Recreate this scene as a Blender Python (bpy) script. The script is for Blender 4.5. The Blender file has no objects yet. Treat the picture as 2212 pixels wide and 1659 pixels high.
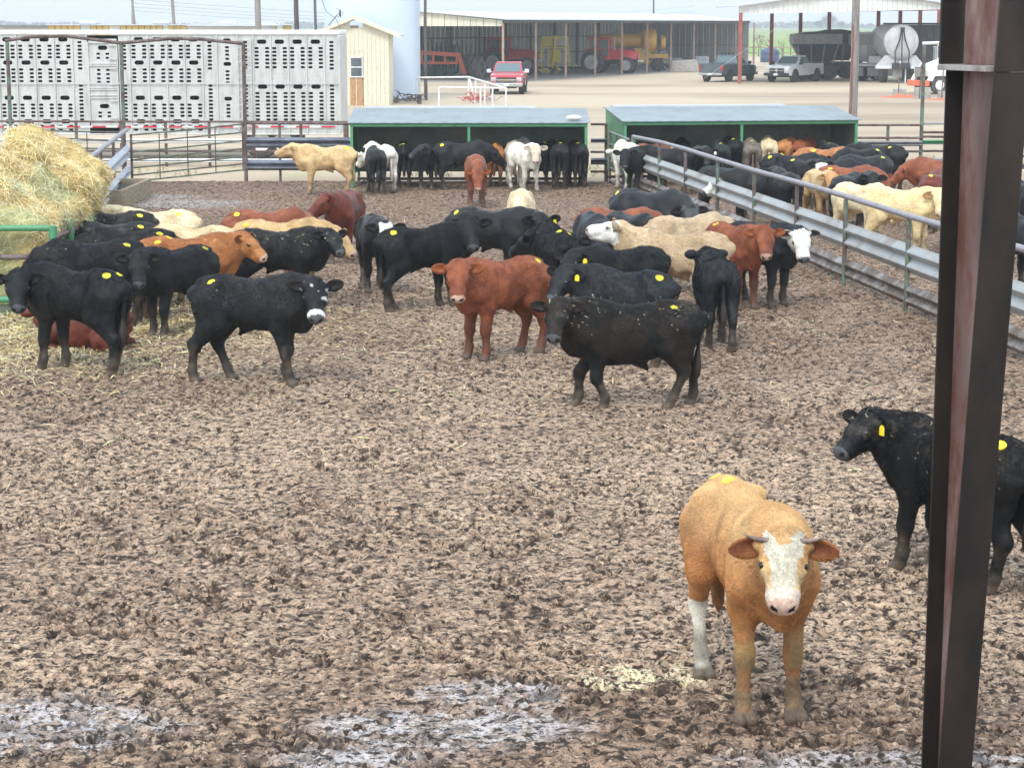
import bpy, bmesh, math, random
import numpy as np
from mathutils import Vector, Matrix
R = math.radians
random.seed(7); rng = np.random.default_rng(7)
SC = bpy.context.scene
COL = SC.collection
# ------------------------------------------------------------------ camera, world, sun, exposure
CAMH = 4.1; PITCH = R(9.85); FPX = 4479.0; CX, CY = 1106.0, 829.5     # picture measured on a 2212 x 1659 grid
cam = bpy.data.objects.new('camera', bpy.data.cameras.new('camera')); COL.objects.link(cam)
cam.location = (0, 0, CAMH); cam.rotation_euler = (R(90)-PITCH, 0, 0)
cam.data.sensor_width = 36; cam.data.lens = 36*FPX/2212; cam.data.clip_end = 6000; cam.data.clip_start = 0.1
SC.camera = cam
w = bpy.data.worlds.new('World'); SC.world = w; w.use_nodes = True
nt = w.node_tree; bg = nt.nodes['Background']
sky = nt.nodes.new('ShaderNodeTexSky'); sky.sky_type = 'NISHITA'; sky.sun_disc = False
SUN_EL, SUN_AZ = 48, 200
sky.sun_elevation = R(SUN_EL); sky.sun_rotation = R(SUN_AZ); sky.dust_density = 1.0; sky.air_density = 1.0; sky.ozone_density = 1.5
ov = nt.nodes.new('ShaderNodeMix'); ov.data_type = 'RGBA'; ov.inputs[0].default_value = .68      # thin even cloud over the sky
ov.inputs[7].default_value = (8.6, 9.7, 10.7, 1); nt.links.new(sky.outputs[0], ov.inputs[6]); nt.links.new(ov.outputs[2], bg.inputs[0]); bg.inputs[1].default_value = 0.125
sun = bpy.data.objects.new('sun', bpy.data.lights.new('sun', 'SUN')); COL.objects.link(sun)
sun.data.energy = 1.5; sun.data.angle = R(20); sun.data.color = (1, .96, .9)
sun.rotation_euler = (R(90-SUN_EL), 0, R(180-SUN_AZ))
SC.view_settings.view_transform = 'Standard'; SC.view_settings.look = 'None'; SC.view_settings.gamma = 1; SC.view_settings.exposure = 0.76
SC.cycles.max_bounces = 6; SC.cycles.volume_bounces = 0
SC.cycles.use_denoising = True

def ray(x, y):
    """direction of a point of the measured picture"""
    cp, sp = math.cos(PITCH), math.sin(PITCH)
    u, v = (x-CX)/FPX, (y-CY)/FPX
    return Vector((u, cp-v*sp, -sp-v*cp))
def G(x, y, z=0.0):
    """world point at height z seen at picture point x, y"""
    d = ray(x, y); t = (z-CAMH)/d.z
    return Vector((d.x*t, d.y*t, z))
def AT(x, y, Y):
    """world point at world depth Y seen at picture point x, y"""
    d = ray(x, y); t = Y/d.y
    return Vector((d.x*t, Y, CAMH+d.z*t))
# ------------------------------------------------------------------ helpers
def tag(o, label=None, cat=None, group=None, kind=None):
    if label: o['label'] = label
    if cat: o['category'] = cat
    if group: o['group'] = group
    if kind: o['kind'] = kind
    return o
def empty(name, loc=(0, 0, 0), rz=0, label=None, cat=None, group=None):
    o = bpy.data.objects.new(name, None); COL.objects.link(o); o.location = loc; o.rotation_euler = (0, 0, rz)
    o.empty_display_size = 0.2
    return tag(o, label, cat, group)
def child_of(o, p): o.parent = p; return o
def copy_tree(o, parent=None):
    c = o.copy(); COL.objects.link(c); c.parent = parent
    for ch in [x for x in SC.objects if x.parent == o]: copy_tree(ch, c)
    return c

class MB:
    def __init__(s): s.v = []; s.f = []; s.m = Matrix()
    def add(s, vs, fs):
        o = len(s.v); s.v += [tuple(s.m @ Vector(v)) for v in vs]; s.f += [tuple(i+o for i in f) for f in fs]; return s
    def box(s, x0, x1, y0, y1, z0, z1):
        return s.add([(x0, y0, z0), (x1, y0, z0), (x1, y1, z0), (x0, y1, z0), (x0, y0, z1), (x1, y0, z1), (x1, y1, z1), (x0, y1, z1)],
                     [(0, 3, 2, 1), (4, 5, 6, 7), (0, 1, 5, 4), (1, 2, 6, 5), (2, 3, 7, 6), (3, 0, 4, 7)])
    def bar(s, a, b, w, h=None):
        """box beam from a to b, w wide h high"""
        h = h or w; a, b = Vector(a), Vector(b); d = (b-a).normalized()
        u = d.cross(Vector((0, 0, 1)));
        if u.length < 1e-3: u = Vector((1, 0, 0))
        u.normalize(); v = u.cross(d)
        p = [a+u*i*w/2+v*j*h/2 for i, j in ((-1, -1), (1, -1), (1, 1), (-1, 1))]
        q = [x+(b-a) for x in p]
        return s.add(p+q, [(0, 3, 2, 1), (4, 5, 6, 7), (0, 1, 5, 4), (1, 2, 6, 5), (2, 3, 7, 6), (3, 0, 4, 7)])
    def tube(s, pts, r, n=8, cap=True):
        pts = [Vector(p) for p in pts]; rs = r if isinstance(r, (list, tuple)) else [r]*len(pts); V = []; F = []
        u = None
        for i, p in enumerate(pts):
            d = (pts[min(i+1, len(pts)-1)]-pts[max(i-1, 0)]).normalized()
            if u is None: u = d.cross(Vector((0.3, 0.9, 0.2)) if abs(d.y) < 0.8 else Vector((1, 0, 0)))
            u = (u-d*u.dot(d)).normalized(); v = d.cross(u)
            for j in range(n): a = 2*math.pi*j/n; V.append(p+(u*math.cos(a)+v*math.sin(a))*rs[i])
        for i in range(len(pts)-1):
            for j in range(n): F.append((i*n+j, i*n+(j+1) % n, (i+1)*n+(j+1) % n, (i+1)*n+j))
        if cap: F.append(tuple(range(n))[::-1]); F.append(tuple(len(V)-n+j for j in range(n)))
        return s.add(V, F)
    def prism(s, poly, axis, a, b):
        """poly: 2-D outline; extruded along axis from a to b.  axis x: (y,z)  y: (x,z)  z: (x,y)"""
        k = len(poly)
        def P(p, t): return (t, p[0], p[1]) if axis == 'x' else (p[0], t, p[1]) if axis == 'y' else (p[0], p[1], t)
        return s.add([P(p, a) for p in poly]+[P(p, b) for p in poly],
                     [tuple(range(k)), tuple(range(2*k-1, k-1, -1))]+[(i, i+k, (i+1) % k+k, (i+1) % k) for i in range(k)])
    def loft(s, rings, cap=True):
        n = len(rings[0]); V = [p for r in rings for p in r]; F = []
        for i in range(len(rings)-1):
            for j in range(n): F.append((i*n+j, i*n+(j+1) % n, (i+1)*n+(j+1) % n, (i+1)*n+j))
        if cap: F.append(tuple(range(n))[::-1]); F.append(tuple(len(V)-n+j for j in range(n)))
        return s.add(V, F)
    def lathe(s, prof, n=24, axis='z', c=(0, 0, 0)):
        """prof: (radius, t) along the axis"""
        rings = []
        for r, t in prof:
            ring = []
            for j in range(n):
                a = 2*math.pi*j/n; x, y = max(r, 1e-4)*math.cos(a), max(r, 1e-4)*math.sin(a)
                p = (x, y, t) if axis == 'z' else (x, t, y) if axis == 'y' else (t, x, y)
                ring.append((p[0]+c[0], p[1]+c[1], p[2]+c[2]))
            rings.append(ring)
        return s.loft(rings, cap=prof[0] != prof[-1])
    def build(s, name, mat, parent=None, smooth=False, bevel=0):
        me = bpy.data.meshes.new(name); me.from_pydata(s.v, [], s.f)
        bm = bmesh.new(); bm.from_mesh(me); bmesh.ops.recalc_face_normals(bm, faces=bm.faces)
        if bevel: bmesh.ops.bevel(bm, geom=[e for e in bm.edges if len(e.link_faces) == 2 and e.calc_face_angle(0) > 0.5], offset=bevel, segments=2, affect='EDGES', profile=0.6, clamp_overlap=True)
        bm.to_mesh(me); bm.free()
        if smooth:
            me.polygons.foreach_set('use_smooth', np.ones(len(me.polygons), bool))
            try: me.set_sharp_from_angle(angle=R(38))
            except Exception: pass
        me.materials.append(mat)
        o = bpy.data.objects.new(name, me); COL.objects.link(o); o.parent = parent
        return o

def mk(name, col, rough=0.6, metal=0.0, col2=None, scale=3.0, bump=0.0, bscale=30, contrast=(0.42, 0.62), stretch=(1, 1, 1), spec=None, vcol=False, trans=0, obj=True, coat=0, third=None):
    m = bpy.data.materials.new(name); m.use_nodes = True; n = m.node_tree.nodes; l = m.node_tree.links; b = n['Principled BSDF']
    b.inputs['Roughness'].default_value = rough; b.inputs['Metallic'].default_value = metal; b.inputs['Base Color'].default_value = (*col, 1)
    if spec is not None: b.inputs['Specular IOR Level'].default_value = spec
    if coat: b.inputs['Coat Weight'].default_value = coat; b.inputs['Coat Roughness'].default_value = 0.08
    if trans: b.inputs['Transmission Weight'].default_value = trans
    tc = n.new('ShaderNodeTexCoord'); mp = n.new('ShaderNodeMapping'); mp.inputs['Scale'].default_value = stretch
    l.new(tc.outputs['Object'], mp.inputs[0])
    out = None
    if vcol:
        a = n.new('ShaderNodeVertexColor'); a.layer_name = 'Col'; out = a.outputs[0]
    if col2 is not None:
        no = n.new('ShaderNodeTexNoise'); no.inputs['Scale'].default_value = scale; no.inputs['Detail'].default_value = 8; no.inputs['Roughness'].default_value = 0.65
        l.new(mp.outputs[0], no.inputs[0])
        rp = n.new('ShaderNodeMapRange'); rp.inputs[1].default_value = contrast[0]; rp.inputs[2].default_value = contrast[1]
        l.new(no.outputs[0], rp.inputs[0])
        mx = n.new('ShaderNodeMix'); mx.data_type = 'RGBA'; l.new(rp.outputs[0], mx.inputs[0])
        mx.inputs[6].default_value = (*col, 1); mx.inputs[7].default_value = (*col2, 1)
        if out: l.new(out, mx.inputs[6])
        out = mx.outputs[2]
        if third:   # second, larger wear pattern: (colour, scale, lo, hi)
            n3 = n.new('ShaderNodeTexNoise'); n3.inputs['Scale'].default_value = third[1]; n3.inputs['Detail'].default_value = 6
            l.new(mp.outputs[0], n3.inputs[0]); r3 = n.new('ShaderNodeMapRange'); r3.inputs[1].default_value = third[2]; r3.inputs[2].default_value = third[3]
            l.new(n3.outputs[0], r3.inputs[0]); m3 = n.new('ShaderNodeMix'); m3.data_type = 'RGBA'
            l.new(r3.outputs[0], m3.inputs[0]); l.new(out, m3.inputs[6]); m3.inputs[7].default_value = (*third[0], 1); out = m3.outputs[2]
    if out: l.new(out, b.inputs['Base Color'])
    if bump:
        bn = n.new('ShaderNodeTexNoise'); bn.inputs['Scale'].default_value = bscale; bn.inputs['Detail'].default_value = 6
        l.new(mp.outputs[0], bn.inputs[0]); bp = n.new('ShaderNodeBump'); bp.inputs['Strength'].default_value = bump; bp.inputs['Distance'].default_value = 0.02
        l.new(bn.outputs[0], bp.inputs['Height']); l.new(bp.outputs[0], b.inputs['Normal'])
    return m
M = {}
M['rust'] = mk('rusty pipe', (.10, .055, .048), .7, 0, (.18, .15, .145), 6, .3, 60, third=((.06, .032, .025), 2, .5, .7))
M['pipe'] = mk('grey pipe', (.30, .29, .31), .5, .3, (.20, .15, .14), 5, .2, 60, (.5, .75))
M['greenpost'] = mk('green worn paint', (.13, .20, .14), .6, 0, (.10, .065, .055), 4, .3, 50, (.42, .58))
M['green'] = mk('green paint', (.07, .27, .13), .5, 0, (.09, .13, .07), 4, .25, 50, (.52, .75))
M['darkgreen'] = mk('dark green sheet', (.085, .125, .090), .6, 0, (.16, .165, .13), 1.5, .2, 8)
M['galv'] = mk('galvanised beam', (.38, .40, .40), .55, .2, (.29, .28, .265), 1.6, .15, 20, (.40, .75), third=((.19, .13, .10), 1.1, .56, .74))
M['galvold'] = mk('dirty galvanised beam', (.32, .31, .30), .6, .3, (.13, .09, .07), 2.4, .3, 20, (.38, .58), third=((.12, .08, .055), 5, .5, .68))
M['roofsheet'] = mk('blue grey roof sheet', (.25, .295, .31), .5, .25, (.19, .215, .215), 1.2, .1, 10, (.4, .7))
M['alu'] = mk('trailer aluminium', (.58, .58, .56), .45, .4, (.42, .415, .39), 2.2, .1, 30, (.45, .75), stretch=(3, 1, .6))
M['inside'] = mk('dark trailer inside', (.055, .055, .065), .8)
M['white'] = mk('white paint', (.78, .78, .77), .5, 0, (.62, .61, .58), 3)
M['wood'] = mk('weathered plank', (.34, .27, .18), .8, 0, (.22, .16, .10), 4, .3, 30, stretch=(1, 1, 4))
M['pole'] = mk('grey pole wood', (.30, .27, .25), .85, 0, (.20, .17, .155), 6, .4, 40, stretch=(3, 3, .3))
M['darkpole'] = mk('dark pole', (.065, .05, .05), .8, 0, (.12, .10, .10), 3, .2, 40, stretch=(2, 2, .4))
M['cream'] = mk('peeling cream boards', (.70, .65, .50), .8, 0, (.40, .31, .21), 5, .3, 30, (.56, .68), stretch=(4, 4, .8))
M['osb'] = mk('strand board', (.50, .30, .15), .8, 0, (.36, .20, .09), 14)
M['glass'] = mk('window glass', (.05, .065, .075), .08, 0, spec=.8)
M['tankblue'] = mk('pale tank paint', (.60, .69, .80), .5, 0, (.55, .64, .75), .5, contrast=(.3, .8))
M['tin'] = mk('cream sheet', (.66, .64, .50), .6, 0, (.58, .57, .46), 1, stretch=(2, 2, .4))
M['tinwhite'] = mk('white sheet', (.68, .69, .66), .6, 0, (.60, .61, .58), 1)
M['roofgrey'] = mk('pale roof sheet', (.55, .58, .62), .5, .2, (.48, .51, .55), .6)
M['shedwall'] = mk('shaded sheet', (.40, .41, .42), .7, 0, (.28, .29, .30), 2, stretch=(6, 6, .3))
M['yellowtin'] = mk('yellow sheet', (.68, .50, .20), .6, 0, (.60, .45, .18), 2)
M['redpost'] = mk('red oxide post', (.32, .085, .06), .6, 0, (.24, .07, .05), 2)
M['brownpost'] = mk('brown post', (.30, .19, .145), .7, 0, (.38, .28, .22), 2)
M['black'] = mk('black rubber', (.022, .022, .024), .8, 0, (.05, .046, .042), 6)
M['tyre'] = mk('dusty tyre', (.05, .048, .045), .85, 0, (.12, .105, .09), 5)
M['chrome'] = mk('chrome', (.60, .60, .60), .22, .9)
M['lamp'] = mk('lamp glass', (.62, .62, .60), .15, .1)
M['redlamp'] = mk('red lamp', (.40, .02, .02), .25)
M['concrete'] = mk('concrete', (.42, .40, .37), .85, 0, (.30, .28, .26), 4, .3, 30)
M['hide'] = mk('hide', (.1, .1, .1), .50, 0, vcol=True, bump=.45, bscale=60, spec=.26, stretch=(.7, 1.3, 1.3))
M['eye'] = mk('eye', (.010, .008, .007), .08, 0, spec=.8)
M['sticker'] = mk('yellow sticker', (.84, .72, .03), .5, 0, (.45, .36, .03), 60, contrast=(.52, .66))
M['tagyellow'] = mk('yellow ear tag', (.86, .68, .03), .45)
M['tagwhite'] = mk('white ear tag', (.80, .78, .72), .45)
M['tagred'] = mk('red ear tag', (.75, .07, .06), .45)
M['taggreen'] = mk('green ear tag', (.08, .55, .25), .45)
M['horn'] = mk('horn', (.13, .085, .07), .45, 0, (.24, .18, .15), 20)
M['wire'] = mk('wire', (.10, .10, .11), .6)

def mul_noise(mat, scales, target='Base Color'):
    """multiply the base colour by noise layers: (scale, lo, hi, from, to)"""
    nt = mat.node_tree; n = nt.nodes; l = nt.links; b = n['Principled BSDF']; mp = [x for x in n if x.type == 'MAPPING'][0]
    src = b.inputs[target].links[0].from_socket
    for sc, f0, f1, t0, t1, kind in scales:
        if kind == 'v':
            t = n.new('ShaderNodeTexVoronoi'); t.inputs['Scale'].default_value = sc; t.inputs['Randomness'].default_value = 1
        else:
            t = n.new('ShaderNodeTexNoise'); t.inputs['Scale'].default_value = sc; t.inputs['Detail'].default_value = 5; t.inputs['Roughness'].default_value = .7
        l.new(mp.outputs[0], t.inputs['Vector']); r = n.new('ShaderNodeMapRange'); r.inputs[1].default_value = f0; r.inputs[2].default_value = f1; r.inputs[3].default_value = t0; r.inputs[4].default_value = t1
        l.new(t.outputs[0], r.inputs[0]); v = n.new('ShaderNodeVectorMath'); v.operation = 'SCALE'; l.new(src, v.inputs[0]); l.new(r.outputs[0], v.inputs['Scale']); src = v.outputs[0]
    l.new(src, b.inputs[target])
mul_noise(M['hide'], [(5, .3, .7, .75, 1.25, 'n'), (38, .3, .7, .72, 1.3, 'n')])
# ------------------------------------------------------------------ cattle
def vnoise(p, seed=0):
    """value noise, p (N,3) -> (N,) in 0..1"""
    i = np.floor(p).astype(np.int64); f = p - i; f = f*f*(3-2*f)
    def h(a, b, c):
        n = (a*73856093) ^ (b*19349663) ^ (c*83492791) ^ (seed*2654435761)
        n = (n ^ (n >> 13)) * 1274126177
        n = n ^ (n >> 16)
        return (n & 0xffff) / 65535.0
    x, y, z = i[:, 0], i[:, 1], i[:, 2]
    r = 0
    for dx in (0, 1):
        for dy in (0, 1):
            for dz in (0, 1):
                w = (f[:, 0] if dx else 1-f[:, 0])*(f[:, 1] if dy else 1-f[:, 1])*(f[:, 2] if dz else 1-f[:, 2])
                r = r + w*h(x+dx, y+dy, z+dz)
    return r

def vn2(x, y, seed=0):
    """2-D value noise on arrays"""
    ix = np.floor(x).astype(np.int64); iy = np.floor(y).astype(np.int64)
    fx = x-ix; fy = y-iy; fx = fx*fx*(3-2*fx); fy = fy*fy*(3-2*fy)
    def h(a, b):
        n = (a*73856093) ^ (b*19349663) ^ (seed*83492791)
        n = (n ^ (n >> 13)) * 1274126177
        n = n ^ (n >> 16)
        return (n & 0xffff) / 65535.0
    return (h(ix, iy)*(1-fx)+h(ix+1, iy)*fx)*(1-fy)+(h(ix, iy+1)*(1-fx)+h(ix+1, iy+1)*fx)*fy

def smin(a, b, k):
    h = np.clip(0.5+0.5*(b-a)/k, 0, 1)
    return b*(1-h)+a*h - k*h*(1-h)

class Cap:
    """tapered capsule with elliptic section: side axis u gets ru, other gets rv"""
    def __init__(s, A, B, ra, rb, side=(0, 1, 0), k=0.04, reg='body', sc=1.0):
        s.A = np.array(A, float); s.B = np.array(B, float)
        s.ra = ra if isinstance(ra, tuple) else (ra, ra)
        s.rb = rb if isinstance(rb, tuple) else (rb, rb)
        s.ra = tuple(q*sc for q in s.ra); s.rb = tuple(q*sc for q in s.rb)
        ax = s.B-s.A; s.L = max(np.linalg.norm(ax), 1e-4); s.ax = ax/s.L
        u = np.array(side, float); u = u-s.ax*u.dot(s.ax)
        if np.linalg.norm(u) < 1e-3: u = np.array([0, 0, 1.0]); u = u-s.ax*u.dot(s.ax)
        s.u = u/np.linalg.norm(u); s.v = np.cross(s.ax, s.u); s.k = k; s.reg = reg
        m = max(s.ra+s.rb)
        s.lo = np.minimum(s.A, s.B)-m-k-0.03; s.hi = np.maximum(s.A, s.B)+m+k+0.03
    def d(s, P):
        q = P-s.A
        t = q@s.ax; tc = np.clip(t/s.L, 0, 1)
        ru = s.ra[0]+(s.rb[0]-s.ra[0])*tc; rv = s.ra[1]+(s.rb[1]-s.ra[1])*tc
        r0 = np.minimum(ru, rv)
        e = (t-tc*s.L)/r0*0.95
        n = np.sqrt((q@s.u/ru)**2+(q@s.v/rv)**2+e*e)
        return (n-1)*r0

class Torso:
    def __init__(s, X, top, bot, W, p=2.35, k=0.05):
        s.X, s.top, s.bot, s.W, s.p, s.k, s.reg = X, top, bot, W, p, k, 'body'
        s.lo = np.array([X[0]-0.12, -max(W)-0.1, min(bot)-0.1]); s.hi = np.array([X[-1]+0.12, max(W)+0.1, max(top)+0.1])
        xs = np.linspace(X[0], X[-1], 80)
        def sm(v):
            y = np.interp(xs, X, v); k_ = np.hanning(11); k_ /= k_.sum()
            return np.convolve(np.pad(y, 5, mode='edge'), k_, 'valid')
        s.xs = xs; s.t = sm(top); s.b = sm(bot); s.w = sm(W)
    def d(s, P):
        x = P[..., 0]; xc = np.clip(x, s.X[0], s.X[-1])
        t = np.interp(xc, s.xs, s.t); b = np.interp(xc, s.xs, s.b); w = np.interp(xc, s.xs, s.w)
        zc = b+(t-b)*0.50; hu = t-zc; hl = zc-b
        dz = P[..., 2]-zc; h = np.where(dz > 0, hu, hl)
        # flatter narrower back: width shrinks toward the top
        ww = w*(1-0.10*np.clip(dz/hu, 0, 1))
        ex = (x-xc)/np.minimum(w, 0.12)
        n = (np.abs(P[..., 1]/ww)**s.p+np.abs(dz/h)**s.p+np.abs(ex)**s.p)**(1/s.p)
        return (n-1)*np.minimum(w, (t-b)/2)*0.95

def surface_nets(F, lo, h):
    """F (nx,ny,nz) signed field -> verts, quads"""
    S = F < 0
    nx, ny, nz = F.shape
    c = np.zeros((nx-1, ny-1, nz-1), np.int8)
    for dx in (0, 1):
        for dy in (0, 1):
            for dz in (0, 1):
                c += S[dx:nx-1+dx, dy:ny-1+dy, dz:nz-1+dz]
    act = (c > 0) & (c < 8)
    idx = -np.ones(act.shape, np.int64); ii = np.argwhere(act); idx[act] = np.arange(len(ii))
    acc = np.zeros((len(ii), 3)); cnt = np.zeros(len(ii))
    corners = [(0, 0, 0), (1, 0, 0), (0, 1, 0), (1, 1, 0), (0, 0, 1), (1, 0, 1), (0, 1, 1), (1, 1, 1)]
    vals = [F[ii[:, 0]+a, ii[:, 1]+b, ii[:, 2]+d] for a, b, d in corners]
    for a in range(8):
        for b in range(a+1, 8):
            ca, cb = np.array(corners[a]), np.array(corners[b])
            if np.abs(ca-cb).sum() != 1: continue
            va, vb = vals[a], vals[b]
            m = (va < 0) != (vb < 0)
            t = va/(va-vb+1e-12)
            p = ca[None, :]+(cb-ca)[None, :]*t[:, None]
            acc[m] += p[m]; cnt[m] += 1
    V = lo+(ii+acc/cnt[:, None])*h
    quads = []
    for ax in range(3):
        o = [0, 0, 0]; o[ax] = 1
        A = S[:nx-o[0], :ny-o[1], :nz-o[2]]; B = S[o[0]:, o[1]:, o[2]:]
        e = np.argwhere(A != B)
        if not len(e): continue
        b1, b2 = [(1, 2), (2, 0), (0, 1)][ax]
        e = e[(e[:, b1] > 0) & (e[:, b2] > 0) & (e[:, b1] < F.shape[b1]-1) & (e[:, b2] < F.shape[b2]-1)]
        def cell(d1, d2):
            q = e.copy(); q[:, b1] -= d1; q[:, b2] -= d2
            return idx[q[:, 0], q[:, 1], q[:, 2]]
        q = np.stack([cell(1, 1), cell(0, 1), cell(0, 0), cell(1, 0)], 1)
        inside = A[e[:, 0], e[:, 1], e[:, 2]]
        q[~inside] = q[~inside][:, ::-1]
        quads.append(q)
    return V, np.concatenate(quads)

def eul(yaw, pitch):
    """forward, left, up for a head turned yaw (deg, left +) and pitched up (+)"""
    y, p = math.radians(yaw), math.radians(pitch)
    f = np.array([math.cos(p)*math.cos(y), math.cos(p)*math.sin(y), math.sin(p)])
    l = np.array([-math.sin(y), math.cos(y), 0.0])
    return f, l, np.cross(f, l)

def cow_prims(po):
    fat = po.get('fat', 1.0); ny, npi = po.get('neck', (0, 12)); hy, hp = po.get('head', (0, -35))
    hs = po.get('hs', 1.0); ls = 1.0; lie = po.get('lie', False)
    pr = []; lt = po.get('leg', 1.0)
    XS = 0.83*po.get('len', 1.0); dp = po.get('deep', 0.0)
    X = [XS*v for v in [-0.74, -0.62, -0.45, -0.20, 0.05, 0.28, 0.50, 0.64, 0.76]]
    top = [1.06, 1.155, 1.185, 1.165, 1.145, 1.15, 1.18, 1.13, 1.0]
    bot = [0.88, 0.79, 0.71-dp*.5, 0.645-dp, 0.60-dp, 0.585-dp, 0.585-dp*.8, 0.615, 0.71]
    W = [0.095, 0.165, 0.205, 0.225*fat, 0.24*fat, 0.228*fat, 0.19, 0.155, 0.09]
    pr.append(Torso(X, top, bot, W))
    # hip bones, shoulder blades
    for s in (1, -1):
        pr.append(Cap((XS*-0.40, s*0.165, 1.095), (XS*-0.44, s*0.160, 1.06), 0.040, 0.045, k=0.07)); pr.append(Cap((XS*-0.72, s*0.075, 1.02), (XS*-0.76, s*0.07, .97), 0.035, 0.035, k=0.06))
        pr.append(Cap((XS*0.44, s*0.105, 1.05), (XS*0.56, s*0.145, 0.80), (0.075, 0.13), (0.085, 0.14), k=0.09))
    feet = po.get('feet', (0, 0, 0, 0))          # front-left, front-right, hind-left, hind-right: forward shift of the hoof
    kn = po.get('kneeb', (0, 0, 0, 0)); lift = po.get('lift', (0, 0, 0, 0)); lat = po.get('lat', (0, 0, 0, 0))
    if not lie:
        for i, s in ((0, 1), (1, -1)):
            fx, kb, lf, la = feet[i], kn[i], lift[i], lat[i]
            def q(x, y, z, t): return (XS*x+fx*t+kb*max(0, 1-abs(t-0.55)/0.5), s*y+la*t, z+lf*t)
            el = q(0.44, 0.145, 0.64, 0.05); kne = q(0.465, 0.135, 0.375, 0.5); fe = q(0.455, 0.14, 0.15, 0.93); ho = q(0.49, 0.14, 0.05, 1.0)
            pr += [Cap((XS*0.50, s*0.14, 0.84), el, (0.09, 0.145), (0.075, 0.10), k=0.06),
                   Cap(el, kne, (0.078, 0.098), (0.055, 0.062), k=0.04, reg='leg', sc=lt),
                   Cap((kne[0]+0.004, kne[1], kne[2]+0.03), (kne[0]+0.004, kne[1], kne[2]-0.03), 0.062, 0.055, k=0.03, reg='leg', sc=lt),
                   Cap(kne, fe, (0.045, 0.050), (0.042, 0.046), k=0.03, reg='leg', sc=lt),
                   Cap(fe, ho, 0.053, 0.056, k=0.03, reg='leg', sc=lt)]
            for d in (1, -1):
                pr.append(Cap((ho[0]-0.005, ho[1]+d*0.028, ho[2]+0.01), (ho[0]+0.03, ho[1]+d*0.032, ho[2]-0.022), (0.032, 0.040), (0.036, 0.052), k=0.008, reg='hoof'))
        for i, s in ((2, 1), (3, -1)):
            fx, kb, lf, la = feet[i], kn[i], lift[i], lat[i]
            def q(x, y, z, t): return (XS*x+fx*t+kb*max(0, 1-abs(t-0.55)/0.5), s*y+la*t, z+lf*t)
            st = q(-0.36, 0.165, 0.68, 0.05); hk = q(-0.635, 0.135, 0.43, 0.5); fe = q(-0.585, 0.135, 0.15, 0.93); ho = q(-0.545, 0.135, 0.05, 1.0)
            pr += [Cap((XS*-0.47, s*0.14, 0.92), st, (0.12, 0.20), (0.085, 0.115), k=0.06),
                   Cap((XS*-0.60, s*0.115, 0.90), q(-0.56, 0.135, 0.62, 0.1), (0.10, 0.14), (0.075, 0.085), k=0.06),
                   Cap(st, hk, (0.082, 0.11), (0.048, 0.060), k=0.05, reg='leg', sc=lt),
                   Cap(q(-0.56, 0.135, 0.62, 0.1), hk, (0.07, 0.085), (0.042, 0.052), k=0.05, reg='leg', sc=lt),
                   Cap((hk[0]-0.02, hk[1], hk[2]+0.03), (hk[0]+0.005, hk[1], hk[2]-0.04), (0.044, 0.052), (0.046, 0.056), k=0.03, reg='leg', sc=lt),
                   Cap(hk, fe, (0.044, 0.053), (0.041, 0.046), k=0.03, reg='leg', sc=lt),
                   Cap(fe, ho, 0.052, 0.055, k=0.03, reg='leg', sc=lt)]
            for d in (1, -1):
                pr.append(Cap((ho[0]-0.005, ho[1]+d*0.028, ho[2]+0.01), (ho[0]+0.03, ho[1]+d*0.032, ho[2]-0.022), (0.032, 0.040), (0.036, 0.052), k=0.008, reg='hoof'))
    else:
        for s in (1, -1):   # lying: folded legs beside the belly
            pr += [Cap((-0.45, s*0.18, 0.80), (-0.28, s*0.30, 0.66), 0.17, 0.13, k=0.06),
                   Cap((-0.28, s*0.30, 0.62), (-0.55, s*0.33, 0.56), 0.09, 0.06, k=0.05, reg='leg', sc=lt),
                   Cap((-0.55, s*0.33, 0.56), (-0.25, s*0.34, 0.52), 0.05, 0.045, k=0.03, reg='leg', sc=lt),
                   Cap((0.45, s*0.16, 0.75), (0.62, s*0.17, 0.58), 0.11, 0.07, k=0.06),
                   Cap((0.64, s*0.17, 0.54), (0.45, s*0.19, 0.52), 0.055, 0.045, k=0.03, reg='leg', sc=lt)]
    pr.append(Cap((XS*-0.70, 0, 1.105), (XS*-0.30, 0, 1.155), 0.035, 0.04, k=0.06)); pr.append(Cap((XS*0.30, 0, 1.13), (XS*0.56, 0, 1.165), 0.04, 0.05, k=0.07))
    # neck
    f, l, u = eul(ny, npi)
    B = np.array([XS*0.60, 0, 0.965]); NL = po.get('nl', 0.38); P = B+f*NL
    # bend: middle control point follows body axis a bit
    M = B+0.5*NL*(0.55*f+0.45*np.array([1, 0, 0.12])); sd = l
    pr += [Cap((XS*0.40, 0, 0.92), B, (0.175, 0.235), (0.15, 0.21), k=0.09),
           Cap(B, M, (0.15, 0.21), (0.125, 0.18), side=sd, k=0.09),
           Cap(M, P-0.02*f, (0.125, 0.18), (0.105, 0.14), side=sd, k=0.08)]
    pr.append(Cap((XS*0.68, 0, 0.64), M+np.array([0.02, 0, -0.10]), (0.045, 0.08), (0.05, 0.07), k=0.10))  # dewlap
    # head
    hf, hl, hu = eul(hy, hp)
    AL = po.get('al', 0.80)
    def H(a, b, c): return P+hs*(hf*a*AL+hl*b+hu*c)
    def r(a, b): return (a*hs, b*hs)
    hd = 'head'
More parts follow.
